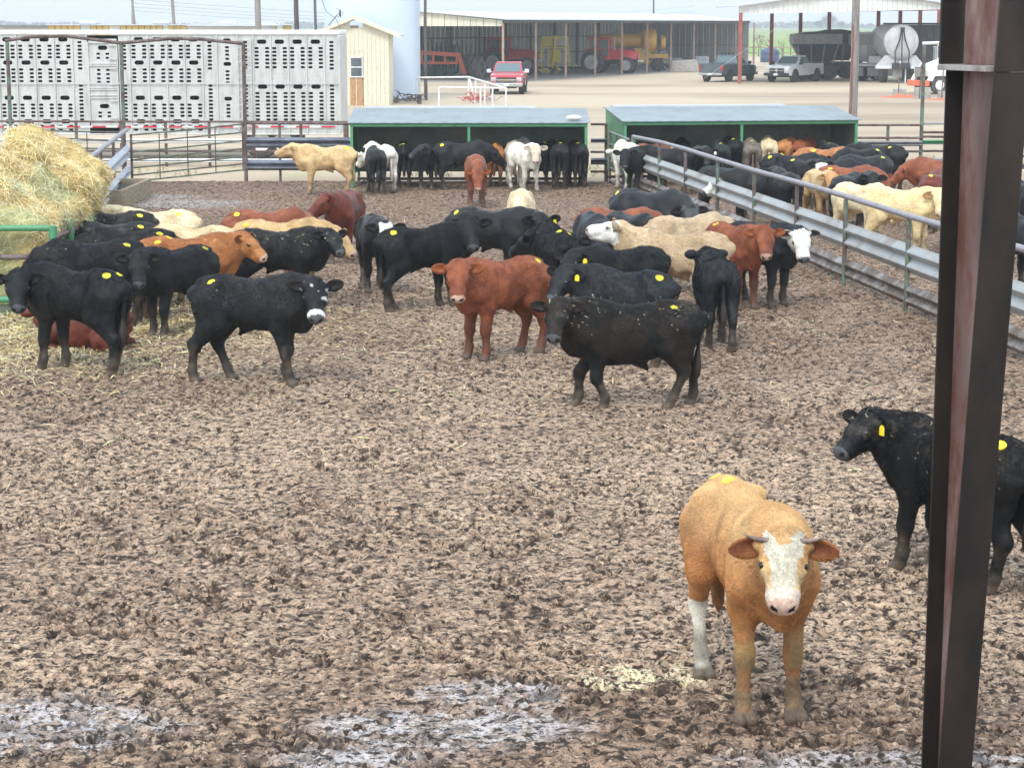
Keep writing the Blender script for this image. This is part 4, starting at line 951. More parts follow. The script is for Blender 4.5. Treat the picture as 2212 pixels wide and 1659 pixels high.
back_section('rail_fence', 'back fence seen right of the steel column', 2140, 2330, 55.8,
    [('p', 1.44, 1.44, 'rust'), ('w', .88, 1.03, 'pipe'), ('p', .60, .60, 'rust'), ('w', .26, .42, 'darkgalv')], [(2160, 1.42, 'greenpost', .04), (2300, 1.42, 'greenpost', .04)])
# second, farther rail fence in front of the trailer
back_section('pipe_fence', 'long dark pipe fence with white lower boards before the trailer', -40, 756, 60.8,
    [('p', 1.30, 1.28, 'rust'), ('w', .66, .80, 'white'), ('p', .45, .42, 'rust'), ('w', .10, .22, 'white')], [(x, 1.3, 'rust', .045) for x in (-30, 70, 165, 262, 358, 452, 548, 650, 745)])
# green frame at right, tall frames at left
def tall_frame(label, xs, Y, h, bar_pts, mats, base=0):
    f = empty('gate_frame', (AT(xs[0], 300, Y).x, Y, 0), 0, label, 'gate frame', None)
    for i, px in enumerate(xs):
        X = AT(px, 300, Y).x; sub(MB().tube([(X, Y, -.2), (X, Y, h)], .05, 10).build('post', M[mats[i % len(mats)]], None, smooth=True), f)
    sub(MB().tube([(AT(px, 300, Y).x, Y, z) for px, z in bar_pts], .045, 10).build('crossbar', M['rust'] if len(xs) > 2 else M['white'], None, smooth=True), f)
    return f
tall_frame('tall three post pipe frame with sagging crossbar over the left gates', (24, 268, 530), 54.9, 3.62,
    [(20, 3.66), (75, 3.76), (150, 3.78), (268, 3.60), (380, 3.72), (440, 3.70), (532, 3.58)], ('greenpost', 'greenpost', 'rust'))
tall_frame('green post frame with pale crossbar beside the steel column', (1990, 2170), 55.7, 3.55, [(1986, 3.58), (2080, 3.62), (2172, 3.58)], ('greenpost', 'greenpost'))
def gate(label, A, B, za, zb, n=7, nv=3, h=1.2, m='rust'):
    g = empty('pipe_gate', (A[0], A[1], 0), 0, label, 'gate', 'pipe gates under the tall frame'); A, B = Vector((*A, 0)), Vector((*B, 0)); fr = MB()
    ra = MB()
    for k in range(n):
        z = 1.0*k/(n-1); z = z**1.12*h; ra.tube([A+Vector((0, 0, za+z)), lerp(A, B, .5)+Vector((0, 0, (za+zb)/2+z+.02*math.sin(k*3))), B+Vector((0, 0, zb+z))], .022, 6)
    sub(ra.build('rail', M['pipe' if m != 'rust' else 'greenpost'], None, smooth=True), g)
    for t in (0, 1): p = lerp(A, B, t); z = za+(zb-za)*t; sub(MB().tube([p+Vector((0, 0, z-.03)), p+Vector((0, 0, z+h+.03))], .034, 8).build('upright', M['rust'], None, smooth=True), g)
    for k in range(1, nv+1): t = k/(nv+1); p = lerp(A, B, t)+Vector((0, -.03, 0)); z = za+(zb-za)*t; sub(MB().tube([p+Vector((0, 0, z)), p+Vector((0, 0, z+h))], .016, 6).build('brace', M['rust'], None, smooth=True), g)
    return g
gx = lambda px, Y: AT(px, 300, Y).x
gate('long pipe gate hanging between the frame posts beside the trough', (gx(283, 54), 54.0), (gx(526, 55), 54.9), .06, .30)
gate('dark pipe gate mostly hidden behind the hay bales', (gx(264, 54.6), 54.6), (gx(30, 54.6), 55.0), .10, .16, nv=2)
# left rail fence by the trough
LA, LB = Vector((-10.12, 54.8)), Vector((-8.15, 38.5))
f = empty('rail_fence', (LA.x, LA.y, 0), 0, 'pale guard rail fence running behind the hay beside the trough', 'fence')
sub(MB().tube([(*LA, 1.36), (*LB, 1.40)], .055, 12).build('top_rail', M['pipe'], None, smooth=True), f)
M['palegalv'] = mk('pale beam', (.46, .48, .52), .5, .25, (.33, .33, .38), 2, .15, 15, (.45, .7))
for i in range(5):
    p = LA+(LB-LA)*(i/4.); q = LA+(LB-LA)*((i+1)/4.); sub(MB().tube([(p.x-.08, p.y, -.1), (p.x-.08, p.y, 1.36)], .04, 8).build('post', M['rust'], None, smooth=True), f)
    if i < 4:
        sub(wbeam(p, q, .62, .98, seed=i, sag=.004, flip=1, depth=.12).build('guard_rail', M['palegalv'], None, smooth=True), f)
        sub(wbeam(p, q, .18, .45, seed=i+9, sag=.006, flip=1, depth=.12).build('guard_rail', M['palegalv'], None, smooth=True), f)
# trough
t = empty('water_trough', (-9.3, 48, 0), 0, 'square weathered wooden trough beside the left rail fence', 'trough')
x0, x1, y0, y1, hh_ = -9.75, -8.72, 46.5, 50.2, .42
for a in ((x0, x1, y0, y0+.09), (x0, x1, y1-.09, y1), (x0, x0+.09, y0+.092, y1-.092), (x1-.09, x1, y0+.092, y1-.092)):
    sub(MB().box(*a, -.1, hh_+.003*(a[0] == x0)).build('plank_side', M['wood'], None, bevel=.008), t)
M['water'] = mk('grey trough water', (.17, .20, .20), .08, 0, spec=.8)
sub(MB().box(x0+.1, x1-.1, y0+.1, y1-.1, .1, .27).build('water', M['water'], None), t)
# shelters
def shelter(label, pos, rz, W, endpanel=False, wleft=0):
    s = empty('shelter', pos, rz, label, 'shelter', 'low green livestock shelters')
    D_ = 2.3; ze, zr = 1.63, 1.90
    mb = MB()
    n = 60; top = []; bot = []
    for i in range(n+1):                                   # shallow ribs in the sheet
        x = -W/2-.06+(W+.12)*i/n; r = .008 if i % 3 == 0 else 0
        top.append((x, r))
    for i in range(n):
        (xa, ra), (xb, rb) = top[i], top[i+1]
        mb.add([(xa, -.12, ze+ra), (xb, -.12, ze+rb), (xb, D_, zr+rb), (xa, D_, zr+ra), (xa, -.12, ze-.012), (xb, -.12, ze-.012), (xb, D_, zr-.012), (xa, D_, zr-.012)], [(0, 1, 2, 3), (7, 6, 5, 4), (0, 4, 5, 1), (3, 2, 6, 7)])
    mb.build('roof', M['roofsheet'], s)
    MB().box(-W/2+.2, W/2-1.3, D_-.03, D_+.35, zr-.03, zr+.045).build('ridge_cap', M['roofgrey'], s)
    MB().box(-W/2, W/2, -.06, 0, ze-.10, ze-.016).build('front_beam', M['green'], s, bevel=.006)
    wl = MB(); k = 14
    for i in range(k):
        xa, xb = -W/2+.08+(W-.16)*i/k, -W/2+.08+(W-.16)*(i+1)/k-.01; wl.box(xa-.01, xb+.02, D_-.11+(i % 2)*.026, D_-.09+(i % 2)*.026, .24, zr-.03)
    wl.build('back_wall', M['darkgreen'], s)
    MB().box(-W/2, W/2, D_-.16, D_-.11, .02, .09).build('base_rail', M['rust'], s)
    MB().box(-W/2, W/2, D_-.052, D_-.0, .86, .92).build('wall_rail', M['green'], s)
    for x in (-W/2+.04, 0, W/2-.04):
        p = MB().box(x-.035, x+.035, -.05, .02, -.2, ze-.018).build('post', M['green'], s, bevel=.006)
        MB().box(x-.035, x+.035, D_-.05, D_+.02, -.2, zr-.03).build('post', M['green'], s)
    for x, on in ((-W/2, 1), (W/2, 1)):
        sg = 1 if x < 0 else -1
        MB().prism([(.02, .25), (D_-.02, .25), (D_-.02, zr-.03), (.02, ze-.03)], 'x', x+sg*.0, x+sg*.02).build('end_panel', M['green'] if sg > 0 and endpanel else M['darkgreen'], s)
    return s
pL, pR = G(762, 392), G(1273, 396)
shelter('first shelter with blue grey sheet roof behind the left pen', ((pL.x+pR.x)/2, 52.9, 0), R(0), 6.02)
shelter('second shelter with stained roof and green end panel, right pen', (5.95, 54.1, 0), R(9), 6.25, True)
MB_ = MB(); 
# hay feeder
f = empty('hay_feeder', (-7.7, 31, 0), 0, 'green pipe hay feeder holding the bales', 'feeder')
fx0, fx1, fy0, fy1 = -11.2, -6.5, 29.3, 31.9
for (x, y, m, h) in ((fx1, fy0, 'green', 1.28), (fx1+.0, fy0+1.1, 'green', 1.27), (fx1, fy1, 'green', 1.2), (-7.62, fy0+.02, 'rust', 1.25), (-8.7, fy0+.02, 'rust', 1.25), (-9.8, fy0, 'green', 1.28), (fx0, fy0, 'green', 1.28), (fx0, fy1, 'green', 1.4), (-8.8, fy1, 'green', 1.4)):
    sub(MB().tube([(x, y, -.1), (x, y, h)], .058 if m == 'green' else .04, 12).build('post', M[m], None, smooth=True), f)
for (a, b, z, m, r) in (((fx0, fy0), (fx1, fy0), 1.25, 'green', .045), ((fx0, fy0-.01), (fx1, fy0-.01), .84, 'rust', .042), ((fx1, fy0), (fx1, fy1), 1.10, 'rust', .035), ((fx1, fy0), (fx1, fy1), .84, 'rust', .035), ((fx0, fy1), (fx1, fy1), 1.1, 'rust', .04), ((fx0, fy0), (fx0, fy1), 1.3, 'green', .04)):
    sub(MB().tube([(*a, z), (*b, z)], r, 10).build('rail', M[m], None, smooth=True), f)
sub(MB().box(fx0, fx1, fy0-.03, fy0+.03, -.05, .16).build('base_panel', M['darkgreen'], None, bevel=.01), f); sub(MB().box(fx1-.03, fx1+.03, fy0+.032, fy1, -.05, .16).build('base_panel', M['darkgreen'], None, bevel=.01), f)
sub(MB().tube([(fx0, fy0-.05, .24), (fx1+.02, fy0-.05, .24)], .05, 10).build('rail', M['green'], None, smooth=True), f)
sub(MB().tube([(-7.2, fy0+.1, .25), (-6.9, fy0+.5, 1.25)], .02, 6).build('brace', M['rust'], None, smooth=True), f)
# hay: rounded lumpy block plus thousands of bent strands, one mesh per bale
M['hay'] = mk('hay', (.5, .4, .2), .85, 0, vcol=True, bump=.6, bscale=40, spec=.15)
def straws(P, N, n, L=(.10, .30), wd=.0035, cols=None, droop=.5, lift=.5, tangent=None):
    """n bent strands growing near points P with outward normals N"""
    i = rng.integers(0, len(P), n); p = P[i]; nn = N[i]
    d = rng.normal(size=(n, 3)); d -= nn*np.sum(d*nn, 1)[:, None]*.8
    if tangent is not None: d += np.array(tangent)*rng.choice([-1, 1], n)[:, None]*rng.random(n)[:, None]*2.0
    d /= np.linalg.norm(d, axis=1)[:, None]; L = rng.uniform(*L, n)[:, None]
    a = p-d*L*.5+nn*rng.uniform(-.01, .03, n)[:, None]; m = p+nn*(rng.uniform(0, .05, n)*lift)[:, None]*2
    b = p+d*L*.5+nn*(rng.uniform(-.02, .08, n)*lift)[:, None]; b[:, 2] -= (L[:, 0]*rng.random(n)*droop)
    s = np.cross(d, nn+rng.normal(size=(n, 3))*.4); s /= np.linalg.norm(s, axis=1)[:, None]+1e-6; s *= (wd*rng.uniform(.6, 1.5, n))[:, None]
    V = np.stack([a-s*.6, a+s*.6, m-s, m+s, b-s*.5, b+s*.5], 1).reshape(-1, 3); k = np.arange(n)[:, None]*6
    Q = np.concatenate([k+np.array([[0, 1, 3, 2]]), k+np.array([[2, 3, 5, 4]])])
    c = np.array(cols)[rng.integers(0, len(cols), n)]*rng.uniform(.7, 1.15, n)[:, None]
    return V, Q, np.repeat(c, 6, 0)
HAYC = [(.86, .70, .36), (.90, .78, .46), (.80, .62, .28), (.90, .82, .54), (.68, .54, .26), (.84, .60, .26)]
HAYG = [(.60, .60, .34), (.70, .68, .42), (.50, .50, .27), (.74, .68, .42), (.78, .74, .52)]
def bale(name, label, c, size, rot, seed, ngreen=.4, n=15000):
    sx, sy, sz = size; k = 34; V = []; 
    # cube sphere -> superellipsoid
    g = np.linspace(-1, 1, k); U, W = np.meshgrid(g, g); one = np.ones_like(U); VV = []; QQ = []; off = 0
    for f_ in ((U, W, one), (W, U, -one), (one, U, W), (-one, W, U), (W, one, U), (U, -one, W)):
        p = np.stack(f_, -1).reshape(-1, 3); VV.append(p); i = np.arange(k*k).reshape(k, k); QQ.append(np.stack([i[:-1, :-1], i[:-1, 1:], i[1:, 1:], i[1:, :-1]], -1).reshape(-1, 4)+off); off += k*k
    p = np.concatenate(VV); Q = np.concatenate(QQ); q = p/(np.sum(np.abs(p)**8, 1)**(1/8))[:, None]
    n_ = np.sign(q)*np.abs(q)**3; n_ /= np.linalg.norm(n_, axis=1)[:, None]
    P = q*np.array(size)/2
    P = P+n_*((vnoise(P*2.2+seed, seed)-.5)*.30+(vnoise(P*7+seed, seed+1)-.5)*.12+(vnoise(P*22, seed+2)-.5)*.05)[:, None]
    P[:, 2] += np.where(P[:, 2] < 0, -.22*vnoise(P*3, seed+3)*(P[:, 2] < -.2), 0)
    E = np.array(Matrix.Rotation(R(rot[2]), 3, 'Z') @ Matrix.Rotation(R(rot[1]), 3, 'Y') @ Matrix.Rotation(R(rot[0]), 3, 'X'))
    P = P@E.T; n_ = n_@E.T
    gm = ss(.35, .65, vnoise(P*1.6, seed+7))*ngreen+ss(.2, -.4, P[:, 2])*.5*(ngreen > .3)
    base = np.array([.58, .44, .19])+(np.array([.42, .40, .19])-np.array([.58, .44, .19]))*np.clip(gm, 0, 1)[:, None]
    base = base*(.65+.5*vnoise(P*16, seed+8))[:, None]
    gs = gm > .45; S = []
    tang = E[:, 0]
    if (~gs).sum() > 10: S.append(straws(P[~gs], n_[~gs], int(n*.6), cols=HAYC, tangent=tang))
    if gs.sum() > 10: S.append(straws(P[gs], n_[gs], int(n*.4), cols=HAYG, L=(.12, .38), lift=1.0))
    lowm = P[:, 2] < np.percentile(P[:, 2], 25); S.append(straws(P[lowm], n_[lowm], int(n*.08), cols=HAYG+HAYC, L=(.2, .5), droop=1.2, lift=1.3))
    A = [(P, Q, base)]+S; off = 0; a, b, cc = [], [], []
    for v, q_, c_ in A: a.append(v); b.append(q_+off); cc.append(c_); off += len(v)
    o = bpy.data.objects.new(name, np_mesh(name, np.concatenate(a), np.concatenate(b), M['hay'], np.concatenate(cc))); COL.objects.link(o); o.location = c
    return tag(o, label, 'hay bale', 'hay bales in the feeder')
bale('hay_bale', 'greener hay bale slumped over the front rail of the feeder', (-7.42, 30.7, 1.40), (1.75, 1.6, 1.12), (6, 33, 0), 3, .75)
bale('hay_bale', 'golden hay bale tilted up behind the first one', (-7.30, 32.9, 1.60), (1.5, 1.5, 1.15), (4, 27, 3), 9, .2)
bale('loose_hay', 'loose greenish hay packed low inside the feeder bars', (-8.65, 30.6, .85), (3.9, 2.2, 1.55), (0, 4, 0), 17, 1.0, 13000)
# straw litter on the ground
n = 22000; P = np.stack([rng.normal(-7.6, 2.1, n), rng.normal(28.2, 2.4, n), np.zeros(n)], 1)
n2 = 1300; P2 = np.stack([rng.uniform(-8, 7, n2), rng.uniform(18, 46, n2), np.zeros(n2)], 1); P = np.concatenate([P, P2]); P = P[(P[:, 1] > 21) | (rng.random(len(P)) < .5)]
P[:, 2] = mud_fn(P[:, 0], P[:, 1])[0]+.012
V, Q, C = straws(P, np.tile([0, 0, 1.], (len(P), 1)), len(P), L=(.04, .20), wd=.004, cols=HAYC+HAYG, droop=0, lift=.25)
o = bpy.data.objects.new('straw_litter', np_mesh('straw_litter', V, Q, M['hay'], C)); COL.objects.link(o); o['kind'] = 'stuff'; o['label'] = 'loose straw litter trodden over the mud round the feeder'

for k_, (rec_, n_) in enumerate(CH): chaff(rec_, n_, 500+k_)

pb = AT(1240, 257, 53.2); mb = MB(); mb.lathe([(0, -.28), (.07, -.24), (.11, -.05), (.10, .14), (.05, .24), (0, .26)], 14, 'x'); bg_ = mb.build('feed_sack', M['white'], None, smooth=True); bg_.location = (pb.x, 53.1, 1.655+.09); bg_.scale = (.75, .8, .6); tag(bg_, 'crumpled white sack lying on the roof edge of the first shelter', 'sack')
# ------------------------------------------------------------------ steel column in front
cb = G(2040, 1652); col = empty('steel_column', (cb.x, cb.y, 0), 0, 'dark tapered steel column in the right foreground with reddish web', 'column')
M['steeldark'] = mk('shaded dark steel', (.011, .009, .008), .5, .2, (.032, .021, .015), 2.2, .1, 30, (.45, .68), stretch=(1, 1, .5))  # near-black tone paints in the shade of the unlit flanges
M['steelweb'] = mk('red oxide web', (.13, .052, .040), .5, .1, (.30, .21, .19), 3.2, .12, 30, (.38, .62), stretch=(1.5, 1.5, .5), third=((.035, .018, .014), 1.6, .5, .68))
M['steelplate'] = mk('light steel plate', (.40, .38, .37), .45, .4, (.25, .2, .18), 8)
# plan: web runs along ex, flanges across it; outer flange plumb, inner flange leans out to the top
ax_ = R(75); ex = Vector((math.cos(ax_), -math.sin(ax_), 0)); ey = Vector((-ex.y, ex.x, 0))
# far flange at the left seen behind, near flange at right
P0 = Vector((AT(2029, 1600, 11.0).x, 11.0, 0)); Hc = 5.2
def cpt(a, b, z): return P0+ex*a+ey*b+Vector((0, 0, z))
def wdt(z): return .18+.085*max(z, 0)
def slab(name, mat, pts_lo, pts_hi, bevel=.004):
    mb = MB(); mb.add(pts_lo+pts_hi, [(0, 3, 2, 1), (4, 5, 6, 7), (0, 1, 5, 4), (1, 2, 6, 5), (2, 3, 7, 6), (3, 0, 4, 7)]); return sub(mb.build(name, mat, None, bevel=bevel), col)
z0, z1 = -.05, 3.86; FW = .100
slab('flange', M['steeldark'], [cpt(-.012, -FW, z0), cpt(0, -FW, z0), cpt(0, FW, z0), cpt(-.012, FW, z0)], [cpt(-.012, -FW, z1), cpt(0, -FW, z1), cpt(0, FW, z1), cpt(-.012, FW, z1)])
slab('web', M['steelweb'], [cpt(0.001, -.004, z0), cpt(wdt(z0)-.001, -.004, z0), cpt(wdt(z0)-.001, .004, z0), cpt(0.001, .004, z0)], [cpt(0.001, -.004, z1), cpt(wdt(z1)-.001, -.004, z1), cpt(wdt(z1)-.001, .004, z1), cpt(0.001, .004, z1)])
slab('flange', M['steeldark'], [cpt(wdt(z0), -FW, z0), cpt(wdt(z0)+.012, -FW, z0), cpt(wdt(z0)+.012, FW, z0), cpt(wdt(z0), FW, z0)], [cpt(wdt(z1), -FW, z1), cpt(wdt(z1)+.012, -FW, z1), cpt(wdt(z1)+.012, FW, z1), cpt(wdt(z1), FW, z1)])
slab('splice_plate', M['steelplate'], [cpt(-.05, -.13, z1+.001), cpt(wdt(z1)-.03, -.13, z1+.001), cpt(wdt(z1)-.03, .13, z1+.001), cpt(-.05, .13, z1+.001)], [cpt(-.05, -.13, z1+.03), cpt(wdt(z1)-.03, -.13, z1+.03), cpt(wdt(z1)-.03, .13, z1+.03), cpt(-.05, .13, z1+.03)])
slab('upper_web', M['steelweb'], [cpt(.0, -.006, z1+.031), cpt(wdt(z1), -.006, z1+.031), cpt(wdt(z1), .006, z1+.031), cpt(.0, .006, z1+.031)], [cpt(.0, -.006, Hc), cpt(wdt(Hc), -.006, Hc), cpt(wdt(Hc), .006, Hc), cpt(.0, .006, Hc)])
slab('upper_flange', M['steeldark'], [cpt(-.04, -.13, z1+.031), cpt(-.02, -.13, z1+.031), cpt(-.02, .13, z1+.031), cpt(-.04, .13, z1+.031)], [cpt(-.04, -.13, Hc), cpt(-.02, -.13, Hc), cpt(-.02, .13, Hc), cpt(-.04, .13, Hc)])
slab('upper_flange', M['steeldark'], [cpt(wdt(z1)+.001, -FW, z1+.001), cpt(wdt(z1)+.02, -FW, z1+.001), cpt(wdt(z1)+.02, FW, z1+.001), cpt(wdt(z1)+.001, FW, z1+.001)], [cpt(wdt(Hc), -FW, Hc), cpt(wdt(Hc)+.02, -FW, Hc), cpt(wdt(Hc)+.02, FW, Hc), cpt(wdt(Hc), FW, Hc)])

# ------------------------------------------------------------------ livestock trailer with real punched holes
TY = 64.0
tr = empty('livestock_trailer', (AT(300, 300, TY).x, TY, 0), 0, 'long punched aluminium livestock trailer parked behind the left fence', 'trailer')
def tx(px): return AT(px, 180, TY).x
def tz(py): return AT(1106, py, TY).z
def holed(name, x0, x1, z0, z1, holes):
    """sheet from x0..x1, z0..z1 with oval holes: list of rows (zc, [(xc, w, h)...]) ; rows must not overlap"""
    mb = MB(); N = 12
    def rect(a, b, c, d):
        if b-a > 1e-4 and d-c > 1e-4: mb.add([(a, TY, c), (b, TY, c), (b, TY, d), (a, TY, d)], [(0, 1, 2, 3)])
    rows = sorted(holes, key=lambda r: r[0]); z = z0
    for zc, hs_ in rows:
        hh = max(h for _, _, h in hs_)/2+.012; rect(x0, x1, z, zc-hh); x = x0
        for xc, w_, h_ in sorted(hs_):
            a, b = xc-w_/2-.012, xc+w_/2+.012; rect(x, a, zc-hh, zc+hh); x = b
            o = []; e = []
            for k in range(N):
                t = 2*math.pi*(k+.5)/N; c_, s_ = math.cos(t), math.sin(t); r = h_/2
                px_ = xc+(w_/2-r)*(1 if c_ > 0 else -1)+r*c_ if w_ > h_ else xc+w_/2*c_
                o.append((px_, TY, zc+h_/2*s_)); m_ = max(abs(c_)/(b-a)*2, abs(s_)/hh); e.append((xc+c_/m_, TY, zc+s_/m_))
            # corners of the cell
            V = o+e; F = [(k, (k+1) % N, (k+1) % N+N, k+N) for k in range(N)]
            V += [(b, TY, zc+hh), (a, TY, zc+hh), (a, TY, zc-hh), (b, TY, zc-hh)]
            for ci, q in enumerate(((1, 1), (-1, 1), (-1, -1), (1, -1))):
                # edge pair straddling the corner
                for k in range(N):
                    p, r2 = e[k], e[(k+1) % N]
                    if abs(p[0]-r2[0]) > 1e-6 and abs(p[2]-r2[2]) > 1e-6 and (p[0]+r2[0]-2*xc)*q[0] > 0 and (p[2]+r2[2]-2*zc)*q[1] > 0: F.append((k+N, (k+1) % N+N, 2*N+ci))
            mb.add(V, F)
            # lip inside the hole
            o2 = [(p[0], TY+.03, p[2]) for p in o]; mb.add(o+o2, [(k, k+N, (k+1) % N+N, (k+1) % N) for k in range(N)])
        rect(x, x1, zc-hh, zc+hh); z = zc+hh
    rect(x0, x1, z, z1)
    return sub(mb.build(name, M['alu'], None), tr)
def pattern(xa, xb, kind):
    xc = (xa+xb)/2; rows = []
    big, sm = (.29, .135), (.135, .072)
    if kind == 'L':
        for y in (86, 136, 212, 263): rows.append((tz(y), [(xc, *big)]))
        for y in (100, 108.3, 116.5, 124.5, 151, 159.3, 167.5, 176, 227, 235, 243.2, 251, 272.6-.1, 281): rows.append((tz(y), [(xc-.16, *sm), (xc+.16, *sm)]))
    elif kind == 'R':
        for y in (91, 188): rows.append((tz(y), [(xc, *big)]))
        for y in (105, 113, 121, 129.5, 137.5, 146, 202, 210, 218.5, 226.5, 235, 243, 251, 259): rows.append((tz(y), [(xc-.16, *sm), (xc+.16, *sm)]))
    else:
        for y in [92+8.1*i for i in range(8)]+[186+8.1*i for i in range(10)]: rows.append((tz(y), [(xc, *sm)]))
    return rows
edges = [(-40, -1, 'L'), (-1, 38, 'L'), (38, 78, 'L'), (78, 119, 'L'), (119, 159, 'L'), (159, 190, 'N'), (190, 258, 'door'), (258, 282, 'N'), (282, 322, 'L'), (322, 362, 'L'), (362, 400, 'L'), (400, 439, 'L'), (439, 470, 'N'), (470, 514, 'S'), (514, 548, 'N'), (548, 586, 'R'), (586, 624, 'R'), (624, 663, 'R'), (663, 702, 'R'), (702, 732, 'N')]
zb, zt = tz(289), tz(76)
for k in range(-12, 0): pass
left = [(-40-39*(k+1), -40-39*k, 'L') for k in range(11)]
for a, b, kind in left+edges:
    xa, xb = tx(a), tx(b)
    if kind == 'door':
        xc = (xa+xb)/2; rows = [(tz(104), [(xc, .29, .135)])]+[(tz(y), [(xc-.14, .12, .07), (xc+.14, .12, .07)]) for y in (117, 126, 152, 161, 170, 178, 244, 252)]+[(tz(230), [(xc, .29, .135)])]
        holed('door', xa+.05, xb-.05, zb+.2, zt-.12, rows)
        mb = MB(); 
        for yy in (93, 138, 142, 190, 194, 206, 212, 262): mb.box(xa+.06, xb-.06, TY-.05, TY-.001, tz(yy)-.02, tz(yy)+.02)
        for yy in (98, 128, 148, 182, 218, 255): mb.box(xb-.30, xb-.04, TY-.075, TY-.051, tz(yy)-.025, tz(yy)+.025)
        mb.box(xa+.02, xa+.059, TY-.05, TY-.001, tz(262)-.02, tz(93)+.02).box(xb-.059, xb-.02, TY-.05, TY-.001, tz(262)-.02, tz(93)+.02)
        sub(mb.build('door_frame', M['alu'], None, bevel=.004), tr)
        continue
    if kind == 'S': rows = [(tz(y), [((xa+xb)/2, .24, .12)]) for y in (88, 139, 214)]+[(tz(y), [((xa+xb)/2, .13, .07)]) for y in (103, 111, 119, 128, 155, 163, 171, 179, 228, 236, 244, 252)]
    else: rows = pattern(xa, xb, kind)
    holed('side_panel', xa, xb, zb, zt, rows)
    sub(MB().box(xb-.022, xb+.022, TY-.045, TY-.002, zb, zt).build('rib', M['alu'], None, bevel=.006), tr)
x0, x1 = tx(-520), tx(733)
sub(MB().box(x0, x1+.05, TY-.06, TY+2.55, zt, zt+.14).build('roof_rail', M['white'], None, bevel=.04), tr)
sub(MB().box(x0, x1+.04, TY-.05, TY+.05, tz(292), zb).build('bottom_rail', M['alu'], None, bevel=.01), tr)
sub(MB().box(x1-.03, x1+.05, TY-.05, TY+2.5, zb, zt).build('end_post', M['alu'], None, bevel=.03), tr)
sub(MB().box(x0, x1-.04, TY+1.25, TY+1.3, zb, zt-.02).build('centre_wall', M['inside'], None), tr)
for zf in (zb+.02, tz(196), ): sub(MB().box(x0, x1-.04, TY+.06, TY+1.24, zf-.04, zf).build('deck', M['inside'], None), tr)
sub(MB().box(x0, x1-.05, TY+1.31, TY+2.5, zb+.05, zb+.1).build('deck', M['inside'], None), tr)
sub(MB().box(tx(-500), x1, TY-.07, TY-.052, tz(181)-.015, tz(181)+.02).build('belt_strip', M['alu'], None), tr)
tp = [MB(), MB()]; x = x0
i = 0
while x < x1-.4:
    tp[i % 2].box(x, x+(.42 if i % 2 == 0 else .36), TY-.060, TY-.051, tz(276), tz(272.5)); x += .42 if i % 2 == 0 else .36; i += 1
M['taperd'] = mk('red tape', (.55, .03, .05), .4); M['tapewh'] = mk('white tape', (.75, .75, .75), .4)
sub(tp[0].build('reflective_tape', M['taperd'], None), tr); sub(tp[1].build('reflective_tape', M['tapewh'], None), tr)
st_ = MB()
for px in (516, 544): st_.tube([(tx(px), TY-.10, tz(80)), (tx(px), TY-.10, tz(280))], .018, 6)
for k in range(13): st_.tube([(tx(516), TY-.10, tz(88+15.5*k)), (tx(544), TY-.10, tz(88+15.5*k))], .016, 6)
sub(st_.build('ladder', M['alu'], None, smooth=True), tr)
def wheel(c, r, w_, parent, axis='y', rim='chrome', sgn=-1, name='wheel', rimr=.56):
    """tyre with tread shoulders and a dished rim; axis y wheel faces -y (sgn -1)"""
    t = MB(); t.lathe([(r*rimr, -w_/2), (r*.80, -w_/2), (r*.93, -w_*.46), (r, -w_*.30), (r, w_*.30), (r*.93, w_*.46), (r*.80, w_/2), (r*rimr, w_/2), (r*rimr, -w_/2)], 28, axis, (0, 0, 0))
    rm = MB(); q = sgn*w_/2
    rm.lathe([(r*rimr, q*.98), (r*rimr*.92, q*.85), (r*rimr*.62, q*.55), (r*rimr*.55, q*.62), (r*rimr*.28, q*.72), (r*rimr*.16, q*.9), (.001, q*.92)], 24, axis)
    wt = t.build(name, M['tyre'], None, smooth=True); wt.location = c; wt.parent = parent
    rr = rm.build('rim', M[rim], wt, smooth=True); 
    hb = MB(); 
    for k in range(8):
        a = 2*math.pi*k/8; h_ = (r*rimr*.42*math.cos(a), r*rimr*.42*math.sin(a)); p = (h_[0], q*.66, h_[1]) if axis == 'y' else (q*.66, h_[0], h_[1])
        p2 = (h_[0], q*.80, h_[1]) if axis == 'y' else (q*.80, h_[0], h_[1]); hb.tube([p, p2], r*.028, 6)
    hb.build('wheel_nut', M['black'], wt)
    return wt
for px in (566, 614, -90, -40):
    wx = AT(px, 318, TY+.35); o_ = wheel((wx.x-tr.location.x, .35, .52), .52, .55, tr, rim='white')
for px in (526, 650): sub(MB().box(tx(px), tx(px)+.04, TY+.1, TY+.65, .2, zb).build('mud_flap', M['black'], None), tr)
sub(MB().box(tx(540), tx(640), TY+.3, TY+2.2, .62, tz(292)-.001).build('axle_frame', M['black'], None), tr)

# ------------------------------------------------------------------ buildings behind
def house(name, label, cat='building', loc=(0, 0, 0), rz=0, group=None): return empty(name, loc, rz, label, cat, group)
# long low metal building
LY = 112.0; b = house('metal_building', 'long low metal building with yellow and white panels above the trailer', loc=(AT(300, 60, LY).x, LY, 0))
wy, ww = MB(), MB(); X = lambda px: AT(px, 60, LY).x
segs = [(105, 174, 'y'), (174, 196, 'w'), (196, 236, 'y'), (236, 260, 'w'), (260, 352, 'y'), (352, 362, 'w'), (362, 405, 'y'), (405, 565, 'w'), (565, 598, 'y'), (598, 610, 'w'), (610, 630, 'y')]
for a, b_, k in segs:
    n_ = int((X(b_)-X(a))/.32)
    for i in range(n_):
        xa = X(a)+(X(b_)-X(a))*i/n_; xb = X(a)+(X(b_)-X(a))*(i+1)/n_; (wy if k == 'y' else ww).box(xa, xb-.03, LY+.02*(i % 2), LY+.3, -.1, AT(0, 55.6, LY).z)
sub(wy.build('wall', M['yellowtin'], None), b); sub(ww.build('wall', M['tinwhite'], None), b)
